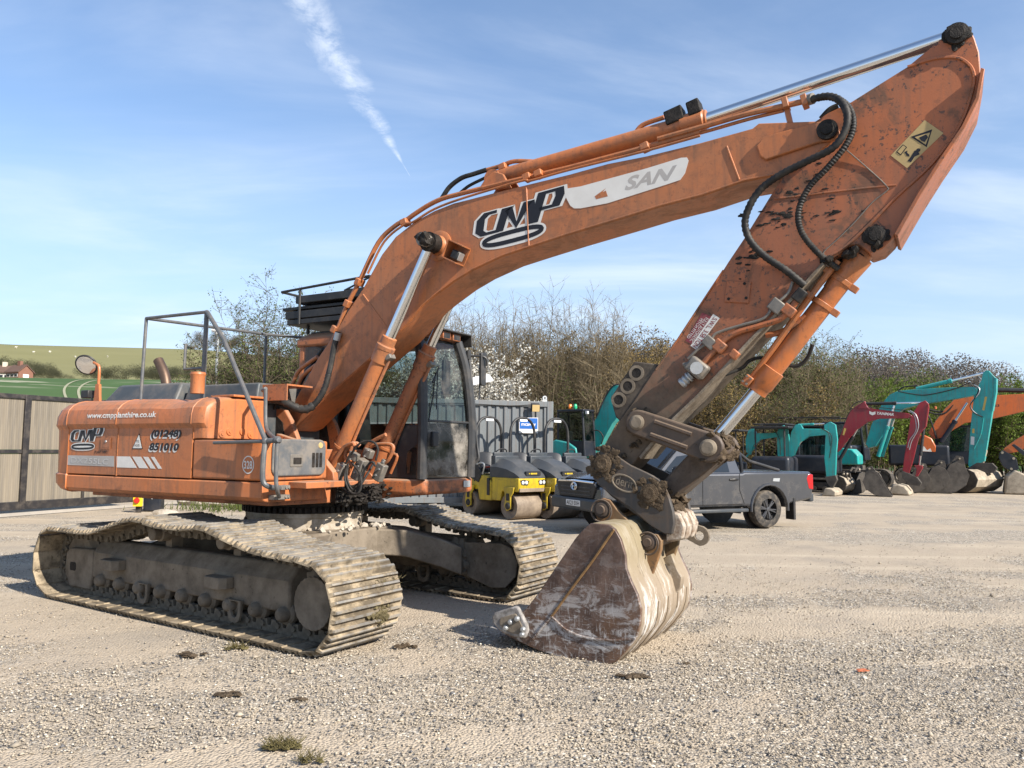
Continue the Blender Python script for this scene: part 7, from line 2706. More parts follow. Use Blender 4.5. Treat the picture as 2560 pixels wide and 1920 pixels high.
tubes('hose', TT, [(-1.481, 0.25, 1.734), (-1.195, 0.2, 2.023), (-0.847, 0.2, 2.228)], .025, 'rubber')
tc_ = [(-1.813, 3.328), (-0.468, 3.295), (-1.805, 2.052), (-0.464, 2.052)]
cabin(TT, tc_[0][0] - .1, tc_[1][0], -.5, .30, tc_[2][1] - .75, tc_[0][1] - .08, 'navy')
mb = MB()
mb.prism([(-2.392, 1.143), (-2.295, 1.886), (-1.986, 2.01), (-1.278, 1.889), (-0.88, 1.649), (-0.781, 1.21)], -.6, 1.3)
Q('body', mb, 'teal', TT, .06, seg=3)
for (x_, m_) in ((.0, 'hitor'), (.28, 'teal')):
    mb = MB()
    q = [(-1.472, -0.2, 3.374)][0]
    mb.lathe([(.0001, .24), (.05, .23), (.085, .16), (.09, .05), (.06, 0)], (q[0] + x_, -.2, q[2]), (0, 0, 1), 14)
    Q('beacon', mb, m_plain('beacon_' + m_, (.75, .22, .04) if m_ == 'hitor' else (.02, .35, .16), .2, 0, .5, .05, 4, 0), TT)
mb = MB()
q = [(-0.346, -0.5, 3.192)][0]
mb.box(q, (.12, .10, .13))
Q('work_lamp', mb, 'lens', TT, .01)
for y in (-.7, 1.3):
    crawler(TT, tc_[0][0] - 1.2, tc_[0][0] + 2.4, y, .5, .8)

# ---------- spare buckets set down in front of the row
for (loc, rz, w, L, H_, pale, lab) in (
        ((12.529, 29.118), R(125), .6, .9, .7, True, 'small dark bucket lying beside the pale ditching bucket of the mini excavator'),
        ((13.186, 29.75), R(-160), .9, 1.0, .85, False, 'black round-backed bucket left of the pair under the red boom'),
        ((13.378, 28.526), R(-28), .9, 1.0, .9, False, 'black digging bucket right of the pair under the red boom'),
        ((16.307, 30.853), R(155), .7, 1.1, 1.0, False, 'dark bucket nearest the red arm in the upright row'),
        ((17.105, 30.998), R(155), .8, 1.2, 1.1, False, 'dark bucket in the middle of the upright row by the teal arm'),
        ((17.732, 30.836), R(155), .9, 1.3, 1.25, False, 'tall black bucket at the right of the upright row by the teal arm'),
        ((19.088, 31.36), R(122), 2.0, 1.1, .95, True, 'wide pale-backed ditching bucket below the large teal arm')):
    spare_bucket(loc, rz, w, L, H_, lab, pale=pale)

# ================================================================ hills, fields, hedges, trees
def land_h(x, y):
    az = math.atan2(x, max(y, 1))
    r = math.hypot(x, y)
    # left: long slope up to the down; right: wooded hill
    L_ = 1 / (1 + math.exp((az + .02) * 9))
    def ramp(a, b):
        t = min(1, max(0, (r - a) / (b - a)))
        return t * t * (3 - 2 * t)
    left = (24.5 * ramp(70, 300) + 9 * ramp(300, 380) + 54.5 * ramp(330, 760)) * (1 - .09 * min(1, max(0, (-az - .39) / .2)))
    ga = np.interp(az, (-.2, .0, .22, .40, .47, .54, .70), (15, 20, 22, 14.5, 12, 6, 3))
    right = float(ga) * (.2 * ramp(60, 120) + .8 * ramp(100, 240)) + 4 * ramp(300, 600)
    return -.4 + L_ * left + (1 - L_) * right


rad = [58, 66, 75, 85, 97, 110, 125, 142, 160, 180, 203, 228, 240, 252, 264, 276, 300, 340, 385, 435, 490, 550, 620, 700, 780, 900, 1200, 1800, 3000]
NA = 140
lv, lf = [], []
for r in rad:
    for i in range(NA + 1):
        a = R(-75 + 150 * i / NA)
        x, y = r * math.sin(a), r * math.cos(a)
        lv.append((x, y, land_h(x, y)))
for j in range(len(rad) - 1):
    for i in range(NA):
        q = j * (NA + 1) + i
        lf.append((q, q + 1, q + NA + 2, q + NA + 1))
def m_land():
    t = NT('fields', .95, 0, .1)
    g = t.n('ShaderNodeNewGeometry')
    t.vec = g.outputs['Position']
    sx = t.sep()
    r = t.math('SQRT', t.math('ADD', t.math('MULTIPLY', sx[0], sx[0]), t.math('MULTIPLY', sx[1], sx[1])))
    crop = t.mix(t.noise(.05, 5), (.045, .083, .030), (.070, .116, .042))
    past = t.mix(t.noise(.02, 6, .6), (.15, .145, .065), (.215, .20, .095))
    top = t.mix(t.noise(.02, 4), (.035, .085, .02), (.055, .115, .03))
    c = t.mix(t.math('GREATER_THAN', r, 262.0), crop, past)
    c = t.mix(t.math('GREATER_THAN', r, 690.0), c, top)
    chalk = t.math('MULTIPLY', t.step(t.noise(.09, 6, .65, t.mapping((.25, 1, 1))), .52, .62), t.math('MULTIPLY', t.step(r, 205.0, 222.0), t.step(r, 244.0, 232.0)))
    c = t.mix(t.math('MULTIPLY', chalk, .8), c, (.42, .38, .30))
    return t.out(c, .95)
lm_ = MB()
lm_.add(lv, lf)
lm_.build('hills', m_land(), None, kind='structure', label='green crop field and pale pasture rising to a chalk down')
# the pair of chalk wheel tracks curving through the crop
M['chalk'] = m_plain('chalk_track', (.27, .265, .18), .95, 0, .1, .15, 1, 0)
def track_line(pts, w, name):
    mb = MB()
    vs, fs = [], []
    q = smooth_path([(x, y, 0) for x, y in pts], 8)
    for i, p in enumerate(q):
        a, b = q[max(i - 1, 0)], q[min(i + 1, len(q) - 1)]
        t = (b - a).normalized()
        n_ = Vector((-t.y, t.x, 0)) * w
        for s_ in (-1, 1):
            u_ = p + n_ * s_
            vs.append((u_.x, u_.y, land_h(u_.x, u_.y) + .12))
    fs = [(2 * i, 2 * i + 1, 2 * i + 3, 2 * i + 2) for i in range(len(q) - 1)]
    mb.add(vs, fs)
    mb.build(name, M['chalk'], None, kind='structure')
for dx in (0, 4.2):
    track_line([(-65.5 + dx * .55, 118), (-80 + dx * .6, 140), (-104 + dx * .8, 178), (-119 + dx, 210), (-124 + dx * 1.2, 232)], .26, 'field_track')
for dx in (0, 3.2):
    track_line([(-52 + dx * .8, 128), (-66 + dx, 165), (-88 + dx, 215), (-97 + dx * 1.1, 236)], .2, 'field_track')
track_line([(-150, 236), (-118, 239), (-90, 236), (-60, 231)], .3, 'field_track')

# ---------------------------------------------------------------- plants
def leaf_cloud(rs, pts, size, tri=True):
    "small random triangles at points, as numpy verts and faces"
    n = len(pts)
    a = rs.randn(n, 3)
    a /= np.linalg.norm(a, axis=1)[:, None] + 1e-9
    b = rs.randn(n, 3)
    b -= a * (a * b).sum(1)[:, None]
    b /= np.linalg.norm(b, axis=1)[:, None] + 1e-9
    s_ = (size * (.6 + .8 * rs.rand(n)))[:, None]
    v = np.stack([pts - a * s_ * .5, pts + a * s_ * .5, pts + b * s_ * .8], 1).reshape(-1, 3)
    f = np.arange(3 * n).reshape(-1, 3)
    return v, f


def np_mesh(name, v, f, mats, mi=None, tone=None):
    me = bpy.data.meshes.new(name)
    k = f.shape[1]
    me.vertices.add(len(v))
    me.vertices.foreach_set('co', np.asarray(v, np.float32).ravel())
    me.loops.add(f.size)
    me.loops.foreach_set('vertex_index', np.asarray(f, np.int32).ravel())
    me.polygons.add(len(f))
    me.polygons.foreach_set('loop_start', np.arange(0, f.size, k, dtype=np.int32))
    if mi is not None:
        me.polygons.foreach_set('material_index', np.asarray(mi, np.int32))
    me.update(calc_edges=True)
    if tone is not None:
        a = me.attributes.new('tone', 'FLOAT', 'POINT')
        a.data.foreach_set('value', np.asarray(tone, np.float32))
    for m in mats:
        me.materials.append(m)
    return me


def twig_prisms(segs):
    "segments (p, q, r0, r1) -> three-sided tapered sticks"
    S = np.array([(*p, *q, r0, r1) for p, q, r0, r1 in segs])
    p, q, r0, r1 = S[:, :3], S[:, 3:6], S[:, 6:7], S[:, 7:8]
    d = q - p
    d /= np.linalg.norm(d, axis=1)[:, None] + 1e-9
    up = np.where(np.abs(d[:, 2:3]) < .9, np.array([[0, 0, 1.]]), np.array([[1., 0, 0]]))
    n = np.cross(d, up)
    n /= np.linalg.norm(n, axis=1)[:, None] + 1e-9
    b = np.cross(d, n)
    vs = []
    for k in range(3):
        t = 2 * math.pi * k / 3
        o = n * math.cos(t) + b * math.sin(t)
        vs += [p + o * r0, q + o * r1]
    v = np.stack(vs, 1).reshape(-1, 3)
    base = (np.arange(len(S)) * 6)[:, None]
    f = np.concatenate([base + np.array([[0, 2, 3, 1]]), base + np.array([[2, 4, 5, 3]]), base + np.array([[4, 0, 1, 5]])])
    return v, f


def m_leaf(name, a, b, trans=.25, rough=.75):
    t = NT(name, rough, 0, .2)
    at = t.n('ShaderNodeAttribute')
    at.attribute_name = 'tone'
    oi = t.n('ShaderNodeObjectInfo')
    c = t.mix(at.outputs['Fac'], a, b)
    c = t.mix(t.math('MULTIPLY', oi.outputs['Random'], .45), c, tuple(.5 * q for q in a))
    t.out(c, rough)
    if trans:
        tl = t.n('ShaderNodeBsdfTranslucent')
        t.link(c, tl.inputs[0])
        mx = t.n('ShaderNodeMixShader')
        mx.inputs[0].default_value = trans
        t.link(t.b.outputs[0], mx.inputs[1])
        t.link(tl.outputs[0], mx.inputs[2])
        t.link(mx.outputs[0], t.nt.nodes['Material Output'].inputs['Surface'])
    return t.mat


M['bark'] = m_leaf('twig_bark', (.085, .066, .045), (.17, .135, .09), 0, .9)
M['whip'] = m_leaf('pale_whips', (.12, .095, .06), (.25, .20, .125), 0, .9)
M['catkin'] = m_leaf('catkins', (.17, .115, .040), (.30, .215, .075), .2)
M['budgreen'] = m_leaf('opening_leaves', (.055, .075, .02), (.15, .18, .045), .3)
M['bright'] = m_leaf('fresh_leaves', (.075, .12, .018), (.19, .25, .04), .3)
M['blossom'] = m_leaf('white_blossom', (.40, .385, .33), (.66, .635, .57), .2)
M['evergreen'] = m_leaf('dark_evergreen', (.010, .018, .008), (.03, .045, .018), .1)
M['greywood'] = m_leaf('far_bare_crowns', (.16, .137, .115), (.235, .20, .168), .38)


def shrub_meshes(seed, h, spread, nstem, twigs, leaf, lsize, mode='whip'):
    "trunk mesh (stems) and crown mesh (twigs plus leaves)"
    rs = np.random.RandomState(seed)
    stems, tw, lp = [], [], []
    for i in range(nstem):
        a, r0 = rs.rand() * 6.283, rs.rand() ** .6 * spread * .30
        base = np.array([math.cos(a) * r0, math.sin(a) * r0, 0])
        lean = np.array([math.cos(a), math.sin(a), 0]) * spread * (.1 + .5 * rs.rand()) + rs.randn(3) * .2
        hh = h * (.62 + .38 * rs.rand())
        if mode == 'whip':
            lean *= .55
        p, k = base, 7
        rad0 = .018 + .016 * rs.rand()
        prev = base
        for j in range(1, k + 1):
            t = j / k
            q = base + lean * t ** 1.35 + np.array([0, 0, hh * t]) + rs.randn(3) * np.array([.07, .07, .02])
            stems.append((prev, q, rad0 * (1 - .85 * (j - 1) / k), rad0 * (1 - .85 * t)))
            if j >= 2:
                for _ in range(twigs):
                    b = prev + (q - prev) * rs.rand()
                    L = h * (.06 + .12 * rs.rand()) * (1.25 - .6 * t)
                    d = rs.randn(3)
                    d[2] = abs(d[2]) * (1.1 if mode == 'whip' else .5) + .25
                    d /= np.linalg.norm(d)
                    e = b + d * L
                    tw.append((b, e, .007, .003))
                    for _ in range(2):
                        b2 = b + (e - b) * (.3 + .6 * rs.rand())
                        d2 = d + rs.randn(3) * .6
                        d2 /= np.linalg.norm(d2)
                        e2 = b2 + d2 * L * .55
                        tw.append((b2, e2, .004, .002))
                        for _ in range(leaf):
                            lp.append(b2 + (e2 - b2) * rs.rand() + rs.randn(3) * .05)
            prev = q
    sv, sf = twig_prisms(stems)
    tv_, tf_ = twig_prisms(tw)
    return (sv, sf), (tv_, tf_), np.array(lp) if lp else np.zeros((0, 3)), rs


def build_shrub_proto(name, seed, h, spread, nstem, twigs, leaf, lsize, bark, leafmat, mode='whip'):
    (sv, sf), (tv_, tf_), lp, rs = shrub_meshes(seed, h, spread, nstem, twigs, leaf, lsize, mode)
    tr = np_mesh('stems', sv, sf, [M[bark]], None, np.repeat(rs.rand(len(sv) // 6), 6))
    # twigs as quads, leaves as triangles turned to degenerate-free quads
    if len(lp):
        lv_, lf_ = leaf_cloud(rs, lp, lsize)
        # twigs to triangles
        tri = np.concatenate([tf_[:, [0, 1, 2]], tf_[:, [0, 2, 3]]])
        v = np.concatenate([tv_, lv_])
        f = np.concatenate([tri, lf_ + len(tv_)])
        mi = np.concatenate([np.zeros(len(tri)), np.ones(len(lf_))])
        tone = np.concatenate([np.repeat(rs.rand(len(tv_) // 6), 6), np.repeat(rs.rand(len(lv_) // 3), 3)])
        cr = np_mesh('crown', v, f, [M[bark], M[leafmat]], mi, tone)
    else:
        cr = np_mesh('crown', tv_, tf_, [M[bark]], None, np.repeat(rs.rand(len(tv_) // 6), 6))
    return tr, cr


PROTO = {}
for key, args in {
    'whip1': (1, 7.2, 1.7, 26, 5, 0, .05, 'whip', 'catkin', 'whip'),
    'whip2': (2, 6.6, 1.9, 28, 5, 0, .05, 'whip', 'catkin', 'whip'),
    'cat1': (3, 5.2, 2.6, 34, 7, 4, .062, 'bark', 'catkin', 'bush'),
    'cat2': (4, 5.0, 2.8, 36, 7, 4, .062, 'bark', 'catkin', 'bush'),
    'olive1': (5, 5.6, 2.8, 36, 7, 2, .055, 'whip', 'budgreen', 'whip'),
    'olive2': (6, 5.2, 3.0, 36, 7, 2, .055, 'bark', 'budgreen', 'bush'),
    'thorn': (7, 5.6, 2.8, 26, 9, 4, .045, 'bark', 'budgreen', 'bush'),
    'bloss': (8, 3.6, 1.9, 24, 7, 5, .06, 'bark', 'blossom', 'bush'),
    'green1': (9, 4.2, 2.8, 30, 7, 8, .07, 'bark', 'bright', 'bush'),
    'low1': (10, 2.8, 2.2, 34, 7, 4, .05, 'bark', 'budgreen', 'bush')}.items():
    PROTO[key] = build_shrub_proto(key, *args)


def plant(key, loc, label, scale=1.0, rz=0, name='shrub', cat='shrub', group='scrub behind the yard', zs=1.0):
    o = thing(name, label, cat, loc, rz, group)
    o.scale = (scale, scale, scale * zs)
    tr, cr = PROTO[key]
    put('trunk', tr, o)
    put('crown', cr, o)
    return o

rp = random.Random(77)
def at_px_dir(px, depth):
    return ((px - 1280) / 1920 * depth, depth)
# the tall thicket behind container and machines, three staggered rows
spots = []
for i, px in enumerate(range(1130, 1560, 40)):
    spots.append((px + rp.uniform(-9, 9), 29 + rp.uniform(-.8, .8), rp.choice(('whip1', 'whip2')), rp.uniform(.86, 1.08)))
for i, px in enumerate(range(1120, 2130, 44)):
    k = 'cat1' if 1350 < px < 1760 else ('olive1' if px > 1700 else 'whip2')
    spots.append((px + rp.uniform(-12, 12), 31.5 + rp.uniform(-.8, .8), rp.choice((k, k, 'cat2' if 1350 < px < 1760 else k)), rp.uniform(.95, 1.15)))
for i, px in enumerate(range(1130, 2140, 50)):
    k = rp.choice(('cat1', 'cat2')) if 1330 < px < 1780 else rp.choice(('olive1', 'olive2'))
    spots.append((px + rp.uniform(-12, 12), 34.5 + rp.uniform(-1, 1), k, rp.uniform(1.05, 1.3)))
for i, px in enumerate(range(1120, 2150, 46)):
    k = rp.choice(('olive2', 'cat2', 'low1'))
    spots.append((px + rp.uniform(-12, 12), 29.6 + rp.uniform(-.8, .8), k, rp.uniform(.7, .95)))
LAB = {'whip': 'bare shrub of tall pale whips', 'cat': 'bushy shrub hung with golden catkins', 'olive': 'olive-brown budding shrub', 'low1': 'low dense budding shrub'}
ZONE = ((1230, 'beside the cab mirror'), (1390, 'above the grey container'), (1560, 'between the container and the big arm'), (1760, 'behind the big arm'),
        (1960, 'above the grey pickup'), (9999, 'above the teal minis'))
for px, dep, k, s_ in spots:
    row = 'front row' if dep < 30.5 else ('middle row' if dep < 33 else 'back row')
    dep, s_ = dep * 1.36, s_ * 1.36 * float(np.interp(px, (1950, 2085, 2120), (1, .88, .5)))
    x, y = at_px_dir(px, dep)
    kk = 'low1' if k == 'low1' else k[:-1]
    zone = next(z for lim, z in ZONE if px < lim)
    plant(k, (x, y, -.1), LAB[kk] + ' ' + zone + ', ' + row, s_, rp.uniform(0, 6.28), group='thicket behind the yard, ' + kk + ', ' + zone + ', ' + row)
# left part: hawthorn and scrub behind the excavator
for px, dep, k, s_ in ((600, 27, 'thorn', .95), (700, 26, 'thorn', 1.12), (770, 27.5, 'thorn', 1.05), (640, 29, 'olive2', 1.0), (560, 31, 'low1', 1.25), (820, 28, 'olive2', .95), (900, 29, 'olive2', 1.0), (980, 29, 'cat2', .95), (1060, 29, 'olive1', .9),
                       (740, 30, 'olive2', 1.0), (1010, 31, 'olive2', 1.0), (860, 31, 'olive1', 1.0), (655, 25.5, 'thorn', 1.2), (735, 25, 'thorn', 1.15), (590, 28.5, 'olive2', .85), (545, 29, 'low1', 1.2), (670, 30, 'olive2', 1.05), (700, 28, 'olive2', .95), (780, 29, 'olive2', 1.0), (620, 30.5, 'low1', 1.5)):
    x, y = at_px_dir(px, dep)
    lab = {'thorn': 'hawthorn with thin new leaves rising beyond the handrail', 'olive2': 'budding brown scrub between the handrail and the cab', 'low1': 'low scrub left of the hawthorns', 'cat2': 'scrub showing through the cab glass', 'olive1': 'scrub behind the cab'}[k]
    plant(k, (x, y, -.1), lab, s_, rp.uniform(0, 6.28), group='left scrub ' + k)
for px, dep, s_ in ((690, 24.5, .62), (740, 25, .6), (600, 25.5, .6), (790, 25.5, .6), (420, 26, .55), (450, 27, .6)):
    x, y = at_px_dir(px, dep)
    plant('low1' if px < 500 else 'green1', (x, y, -.1), 'low leafy bush behind the excavator engine cover', s_, rp.uniform(0, 6.28), group='low bushes behind the engine cover')
for px, dep, s_ in ((1060, 25.5, 1.3), (1120, 25.0, 1.3), (1175, 25.2, 1.28), (1215, 25.6, 1.15), (1090, 26.5, 1.3), (735, 25.0, .72)):
    x, y = at_px_dir(px, dep)
    plant('bloss', (x, y, -.1), 'blackthorn covered in white blossom behind the container', s_, rp.uniform(0, 6.28), 'blossom_shrub', group='white blossom shrubs')
# right: brighter green bushes beyond the machines
for px, dep, s_ in ((2190, 52, 1.0), (2240, 54, .95), (2290, 53, .9), (2350, 54, .85), (2410, 53, .85), (2470, 53, 1.0), (2530, 52, 1.25), (2590, 53, 1.3), (2150, 56, 1.0)):
    x, y = at_px_dir(px, dep)
    plant('green1', (x, y, -.2), 'fresh green bush beyond the parked machines on the right', s_ * (1.55 if px < 2300 else 1.2), rp.uniform(0, 6.28), group='green bushes on the right', zs=rp.uniform(.95, 1.15))
for px, dep, s_ in ((2085, 33, .8), (2050, 34, .95), (2125, 36, .5)):
    x, y = at_px_dir(px, dep)
    plant('olive1', (x * 1.36, y * 1.36, -.1), 'tall olive shrub at the right end of the thicket', s_ * 1.42, rp.uniform(0, 6.28), group='right end of thicket')


# far trees on the hills
def far_tree(seed, h, w, dens, mat):
    rs = np.random.RandomState(seed)
    pts = []
    for _ in range(9):
        c = rs.randn(3) * np.array([w * .24, w * .24, h * .13]) + np.array([0, 0, h * .64])
        d = rs.randn(int(dens / 9), 3)
        d /= np.linalg.norm(d, axis=1)[:, None]
        pts.append(c + d * (rs.rand(len(d), 1) ** .45) * np.array([w * .30, w * .30, h * .24]))
    pts = np.concatenate(pts)
    pts = pts[pts[:, 2] > h * .12]
    lv_, lf_ = leaf_cloud(rs, pts, h * .012 + .10)
    n = len(lf_)
    segs = [((0, 0, 0), (0, 0, h * .7), .25, .10)]
    for _ in range(14):
        a = rs.rand() * 6.28
        segs.append(((0, 0, h * (.2 + .25 * rs.rand())), (math.cos(a) * w * .35, math.sin(a) * w * .35, h * (.55 + .35 * rs.rand())), .09, .03))
    sv, sf = twig_prisms(segs)
    return (np_mesh('trunk', sv, sf, [M['bark']], None, np.repeat(rs.rand(len(sv) // 6), 6)),
            np_mesh('crown', lv_, lf_, [M[mat]], None, np.repeat(rs.rand(n), 3)))
PROTO['far1'] = far_tree(1, 13, 11, 9000, 'greywood')
PROTO['far2'] = far_tree(2, 12, 12, 9000, 'greywood')
PROTO['far3'] = far_tree(3, 12, 11, 9000, 'budgreen')
PROTO['far4'] = far_tree(4, 8, 8, 7000, 'evergreen')
PROTO['farg'] = far_tree(5, 8, 9, 8000, 'bright')
def on_land(px, dep):
    x = (px - 1280) / 1920 * dep
    return (x, dep, land_h(x, dep) - .3)
for px, dep, k, s_, lab, grp in (
        [(2160 + i * 34, 118 + (i % 3) * 9, 'far1' if i % 2 else 'far2', .95 + .1 * (i % 3), 'bare grey-brown tree on the wooded hill behind the machines', 'bare trees on the wooded hill') for i in range(10)]
        + [(1500 + i * 32, 132 + (i % 3) * 8, 'far2' if i % 2 else 'far1', .9 + .1 * (i % 3), 'bare tree on the skyline left of the excavator arm', 'bare skyline trees') for i in range(8)]
        + [(2330, 110, 'far3', .95, 'olive tree with new leaves right of the bare wooded hill', None), (2270, 84, 'far4', .75, 'dark evergreen bush below the wooded hill', None),
           (2235, 75, 'farg', .7, 'bright green tree left of the dark evergreen', None), (2385, 108, 'far3', .7, 'smaller olive tree sloping down to the big teal arm', None),
           (2170, 100, 'far3', .75, 'olive tree at the left foot of the wooded hill', None),
           (2440, 150, 'far1', .8, 'lone bare tree on the skyline beside the teal arm tip', None), (2515, 58, 'farg', .78, 'spring green tree at the right edge of the yard', None), (2600, 60, 'farg', .85, 'spring green tree cut by the right edge', None)]):
    o = plant(k, on_land(px, dep), lab, s_, rp.uniform(0, 6.28), 'tree', 'tree', grp)
# wood over the whole hill as one mass
rs = np.random.RandomState(3)
src = [(far_tree(20 + i, 12, 11, 2600, 'greywood')) for i in range(2)]
vv, ff, tt = [], [], []
base = np.empty(len(src[0][1].vertices) * 3, np.float32)
src[0][1].vertices.foreach_get('co', base)
base = base.reshape(-1, 3)
fb_ = np.arange(len(base)).reshape(-1, 3)
k = 0
for i in range(190):
    px = rs.uniform(1230, 2620)
    dep = rs.uniform(105, 300)
    x = (px - 1280) / 1920 * dep
    a = rs.rand() * 6.28
    c, s_ = math.cos(a), math.sin(a)
    sc = rs.uniform(.7, 1.15)
    p = base * sc
    p = np.stack([p[:, 0] * c - p[:, 1] * s_ + x, p[:, 0] * s_ + p[:, 1] * c + dep, p[:, 2] + land_h(x, dep) - .5], 1)
    vv.append(p)
    ff.append(fb_ + k)
    k += len(p)
    tt.append(np.clip(np.repeat(rs.rand(len(p) // 3), 3) * .6 + rs.rand() * .4, 0, 1))
put('woodland', np_mesh('woodland', np.concatenate(vv), np.concatenate(ff), [M['greywood']], None, np.concatenate(tt)), None, kind='stuff', label='bare grey-brown wood covering the far hill', cat='woodland')
# hedgerow and tree belt across the left fields as one mass
vv, ff, tt, k = [], [], [], 0
base2 = np.empty(len(PROTO['far3'][1].vertices) * 3, np.float32)
PROTO['far3'][1].vertices.foreach_get('co', base2)
base2 = base2.reshape(-1, 3)[: (len(base2) // 9) * 3][:5400]
fb2 = np.arange(len(base2)).reshape(-1, 3)
for i in range(120):
    px = rs.uniform(-60, 640)
    dep = 256 + rs.rand() * 26 + (0 if i % 3 else 8)
    x = (px - 1280) / 1920 * dep
    sc = rs.uniform(.35, .75) * (1.0 if px > 90 else 1.15)
    p = base2 * sc
    p = np.stack([p[:, 0] + x, p[:, 1] + dep, p[:, 2] + land_h(x, dep) - 1.5], 1)
    vv.append(p)
    ff.append(fb2 + k)
    k += len(p)
    tt.append(np.clip(np.repeat(rs.rand(len(p) // 3), 3) * .5 + rs.rand() * .5, 0, 1))
put('tree_belt', np_mesh('tree_belt', np.concatenate(vv), np.concatenate(ff), [m_leaf('belt_foliage', (.03, .035, .018), (.085, .08, .045), .1)], None, np.concatenate(tt)), None, kind='stuff', label='dark belt of trees and hedge across the far fields', cat='hedge')
for px, dep, s_ in ((470, 700, 1.0), (500, 700, 1.3), (545, 700, 1.5), (572, 700, 1.2)):
    plant('far4' if px == 470 else 'far1', on_land(px, dep), 'solitary tree on the crest of the down', s_ * 1.1, px, 'tree', 'tree', 'trees on the crest')
# houses below the belt
M['brick'] = m_plain('red_brick', (.20, .10, .07), .85, 0, .2, .2, 1.5, 0)
M['tile'] = m_plain('brown_roof_tiles', (.11, .07, .055), .85, 0, .2, .2, 1.2, 0)
def house(px, dep, w, d, h, rz, label, wall):
    x = (px - 1280) / 1920 * dep
    o = thing('house', label, 'house', (x, dep, land_h(x, dep) - .2), rz)
    mb = MB()
    mb.prism([(-d / 2, 0), (d / 2, 0), (d / 2, h), (0, h + d * .42), (-d / 2, h)], -w / 2, w / 2, 'x')
    Q('wall', mb, wall, o)
    for sy in (-1, 1):
        mb = MB()
        mb.prism([(sy * (d / 2 + .5), h - .3), (0, h + d * .42 + .12), (0, h + d * .42 + .45), (sy * (d / 2 + .5), h + .05)], -w / 2 - .3, w / 2 + .3, 'x')
        rf_ = Q('roof', mb, 'tile', o)
    mb = MB()
    mb.bx(-.6, .6, -.5, .5, h + d * .3, h + d * .42 + 1.6)
    Q('chimney', mb, wall, rf_)
    for xx in (-w * .3, 0, w * .3):
        mb = MB()
        mb.bx(xx - .7, xx + .7, -d / 2 - .06, -d / 2 + .02, h * .35, h * .75)
        f_ = Q('window', mb, 'white', o)
        mb = MB()
        mb.bx(xx - .55, xx + .55, -d / 2 - .1, -d / 2 - .07, h * .4, h * .7)
        Q('pane', mb, 'dglass', f_)
    mb = MB()
    mb.bx(w / 2 - .02, w / 2 + .06, -1.0, 1.0, h * .3, h * .75)
    f_ = Q('window', mb, 'white', o)
    return o
house(44, 246, 5.6, 5.0, 2.5, R(-20), 'small red brick house with brown roof below the tree belt', 'brick')
house(6, 252, 5.2, 4.6, 3.0, R(10), 'pale rendered house at the left edge below the tree belt', m_plain('cream_render', (.55, .48, .38), .85, 0, .2, .1, 1, 0))
# sheep on the down
shp = MB()
shp.blob((0, 0, .75), (.75, .42, .42), 5, .12)
for xx in (-.4, .4):
    for yy in (-.2, .2):
        shp.cyl((xx, yy, 0), (xx, yy, .5), .06, n=6)
shp.blob((.85, 0, .95), (.26, .16, .2), 6, .1)
sme_ = shp.mesh('sheep')
sme_.materials.append(m_plain('fleece', (.6, .56, .48), .95, 0, .1, .1, 3, 0))
for i, (px, dep) in enumerate(((75, 470), (116, 480), (181, 455), (197, 450), (262, 470), (30, 500))):
    x = (px - 1280) / 1920 * dep
    put('sheep', sme_, None, label='white sheep grazing on the pale down', cat='sheep', group='sheep on the down', loc=(x, dep, land_h(x, dep)), rz=i * 1.3)

# ================================================================ small things on the ground
def clod(px_xy, r, label, mat, n, seed, flat=.5, grass=0):
    o = None
    mb = MB()
    rr_ = random.Random(seed)
    for i in range(n):
        a = rr_.uniform(0, 6.28)
        d = r * rr_.random() ** .6
        s_ = r * rr_.uniform(.18, .4)
        mb.blob((d * math.cos(a) * 1.5, d * math.sin(a) * .8, s_ * .3), (s_ * 1.3, s_, s_ * flat), seed * 50 + i, .55, 1)
    if grass:
        for i in range(grass):
            a = rr_.uniform(0, 6.28)
            d = r * rr_.random() ** .5
            p = Vector((d * math.cos(a) * 1.6, d * math.sin(a) * .8, .01))
            q = p + Vector((rr_.uniform(-.06, .06), rr_.uniform(-.05, .05), rr_.uniform(.01, .06)))
            mb.tube([p, q], [.0022, .0008], 3)
    me = mb.mesh('clod')
    me.materials.append(M[mat])
    return put('mud_clod', me, None, label=label, cat='mud clod', loc=(*px_xy, 0), kind=None)
M['turf'] = m_mud('grassy_mud', (.055, .045, .02), (.14, .118, .05), 30, .8, .01)
clod((-1.199, 4.218), .06, 'clump of grassy green-brown turf on the gravel at the bottom of the picture', 'turf', 26, 1, .45, 160)
clod((-1.001, 4.03), .04, 'small green turf scrap nearest the camera', 'turf', 10, 2, .4, 60)
clod((-1.797, 5.067), .055, 'flat brown mud clod left of the pair in front of the near track', 'mud', 20, 3, .4)
clod((-1.329, 4.995), .045, 'flat brown mud clod right of the pair in front of the near track', 'mud', 14, 4, .4)
clod((-2.15, 6.198), .06, 'grassy mud clod beside the near track edge', 'turf', 20, 5, .5, 60)
clod((-2.409, 5.988), .075, 'thin smear of dark mud beside the near track', 'mud', 18, 6, .3)
clod((-0.834, 6.288), .065, 'round dark mud lump in front of the near track nose', 'mud', 8, 7, .9)
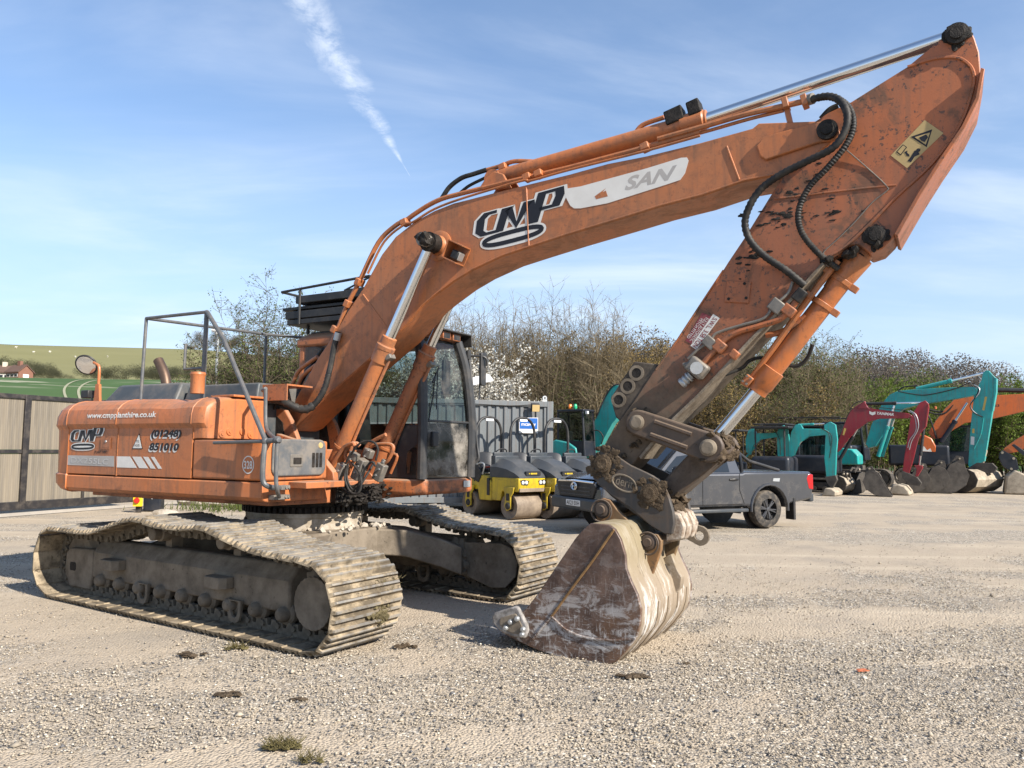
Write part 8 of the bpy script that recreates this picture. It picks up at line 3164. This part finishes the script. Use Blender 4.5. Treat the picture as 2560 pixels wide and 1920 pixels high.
clod((0.865, 5.55), .075, 'dark mud smear in front of the bucket', 'mud', 20, 8, .4)
clod((1.335, 5.911), .035, 'small dark mud lump right of the bucket', 'mud', 5, 9, .8)
clod((2.586, 5.749), .05, 'scrap of red plastic on the gravel at the right', 'hitor', 5, 10, .2)
# kerb rubble and weeds between gate and excavator
for i, (q, s_) in enumerate((((-8.545, 20.745), .35), ((-8.12, 20.806), .45), ((-7.509, 20.32), .3), ((-7.89, 17.717), .2))):
    mb = MB()
    mb.blob((0, 0, s_ * .25), (s_ * 1.3, s_ * .6, s_ * .4), 60 + i, .25)
    me = mb.mesh('rubble')
    me.materials.append(M['pale'])
    put('rubble_lump', me, None, label=['flat pale stone nearest the gate motor', 'long grey kerb stone in the weeds behind the near track', 'small pale stone right of the kerb stone', 'white stone beside the emergency stop'][i], cat='stone', loc=(*q, 0))
gp = []
rs = np.random.RandomState(8)
for i in range(420):
    gp.append((rs.normal(-6.9, .7), rs.normal(19.6, .6), 0))
gp = np.array(gp)
segs = [(p, p + np.array([rs.randn() * .06, rs.randn() * .06, .08 + .16 * rs.rand()]), .012, .003) for p in gp]
gv_, gf_ = twig_prisms(segs)
put('weeds', np_mesh('weeds', gv_, gf_, [M['budgreen']], None, np.repeat(rs.rand(len(gv_) // 6), 6)), None, kind='stuff', label='rough green weeds growing along the yard edge behind the excavator', cat='weeds')
# plastic cans beside the container
for (q, m_, lab) in (((-3.456, 18.704), 'white', 'white plastic can standing between the tracks and the container'), ((-3.174, 18.855), 'charcoal', 'dark plastic box beside the white can')):
    o = thing('plastic_can', lab, 'can', (*q, 0), R(20))
    mb = MB()
    mb.bx(-.16, .16, -.12, .12, 0, .26)
    Q('body', mb, m_, o, .03, seg=3)
    mb = MB()
    mb.cyl((.09, 0, .26), (.09, 0, .31), .035, n=10)
    Q('cap', mb, 'black', o)
    mb = MB()
    mb.tube([(-.12, 0, .26), (-.10, 0, .32), (.02, 0, .32), (.04, 0, .26)], .014, 6)
    Q('handle', mb, m_, o)
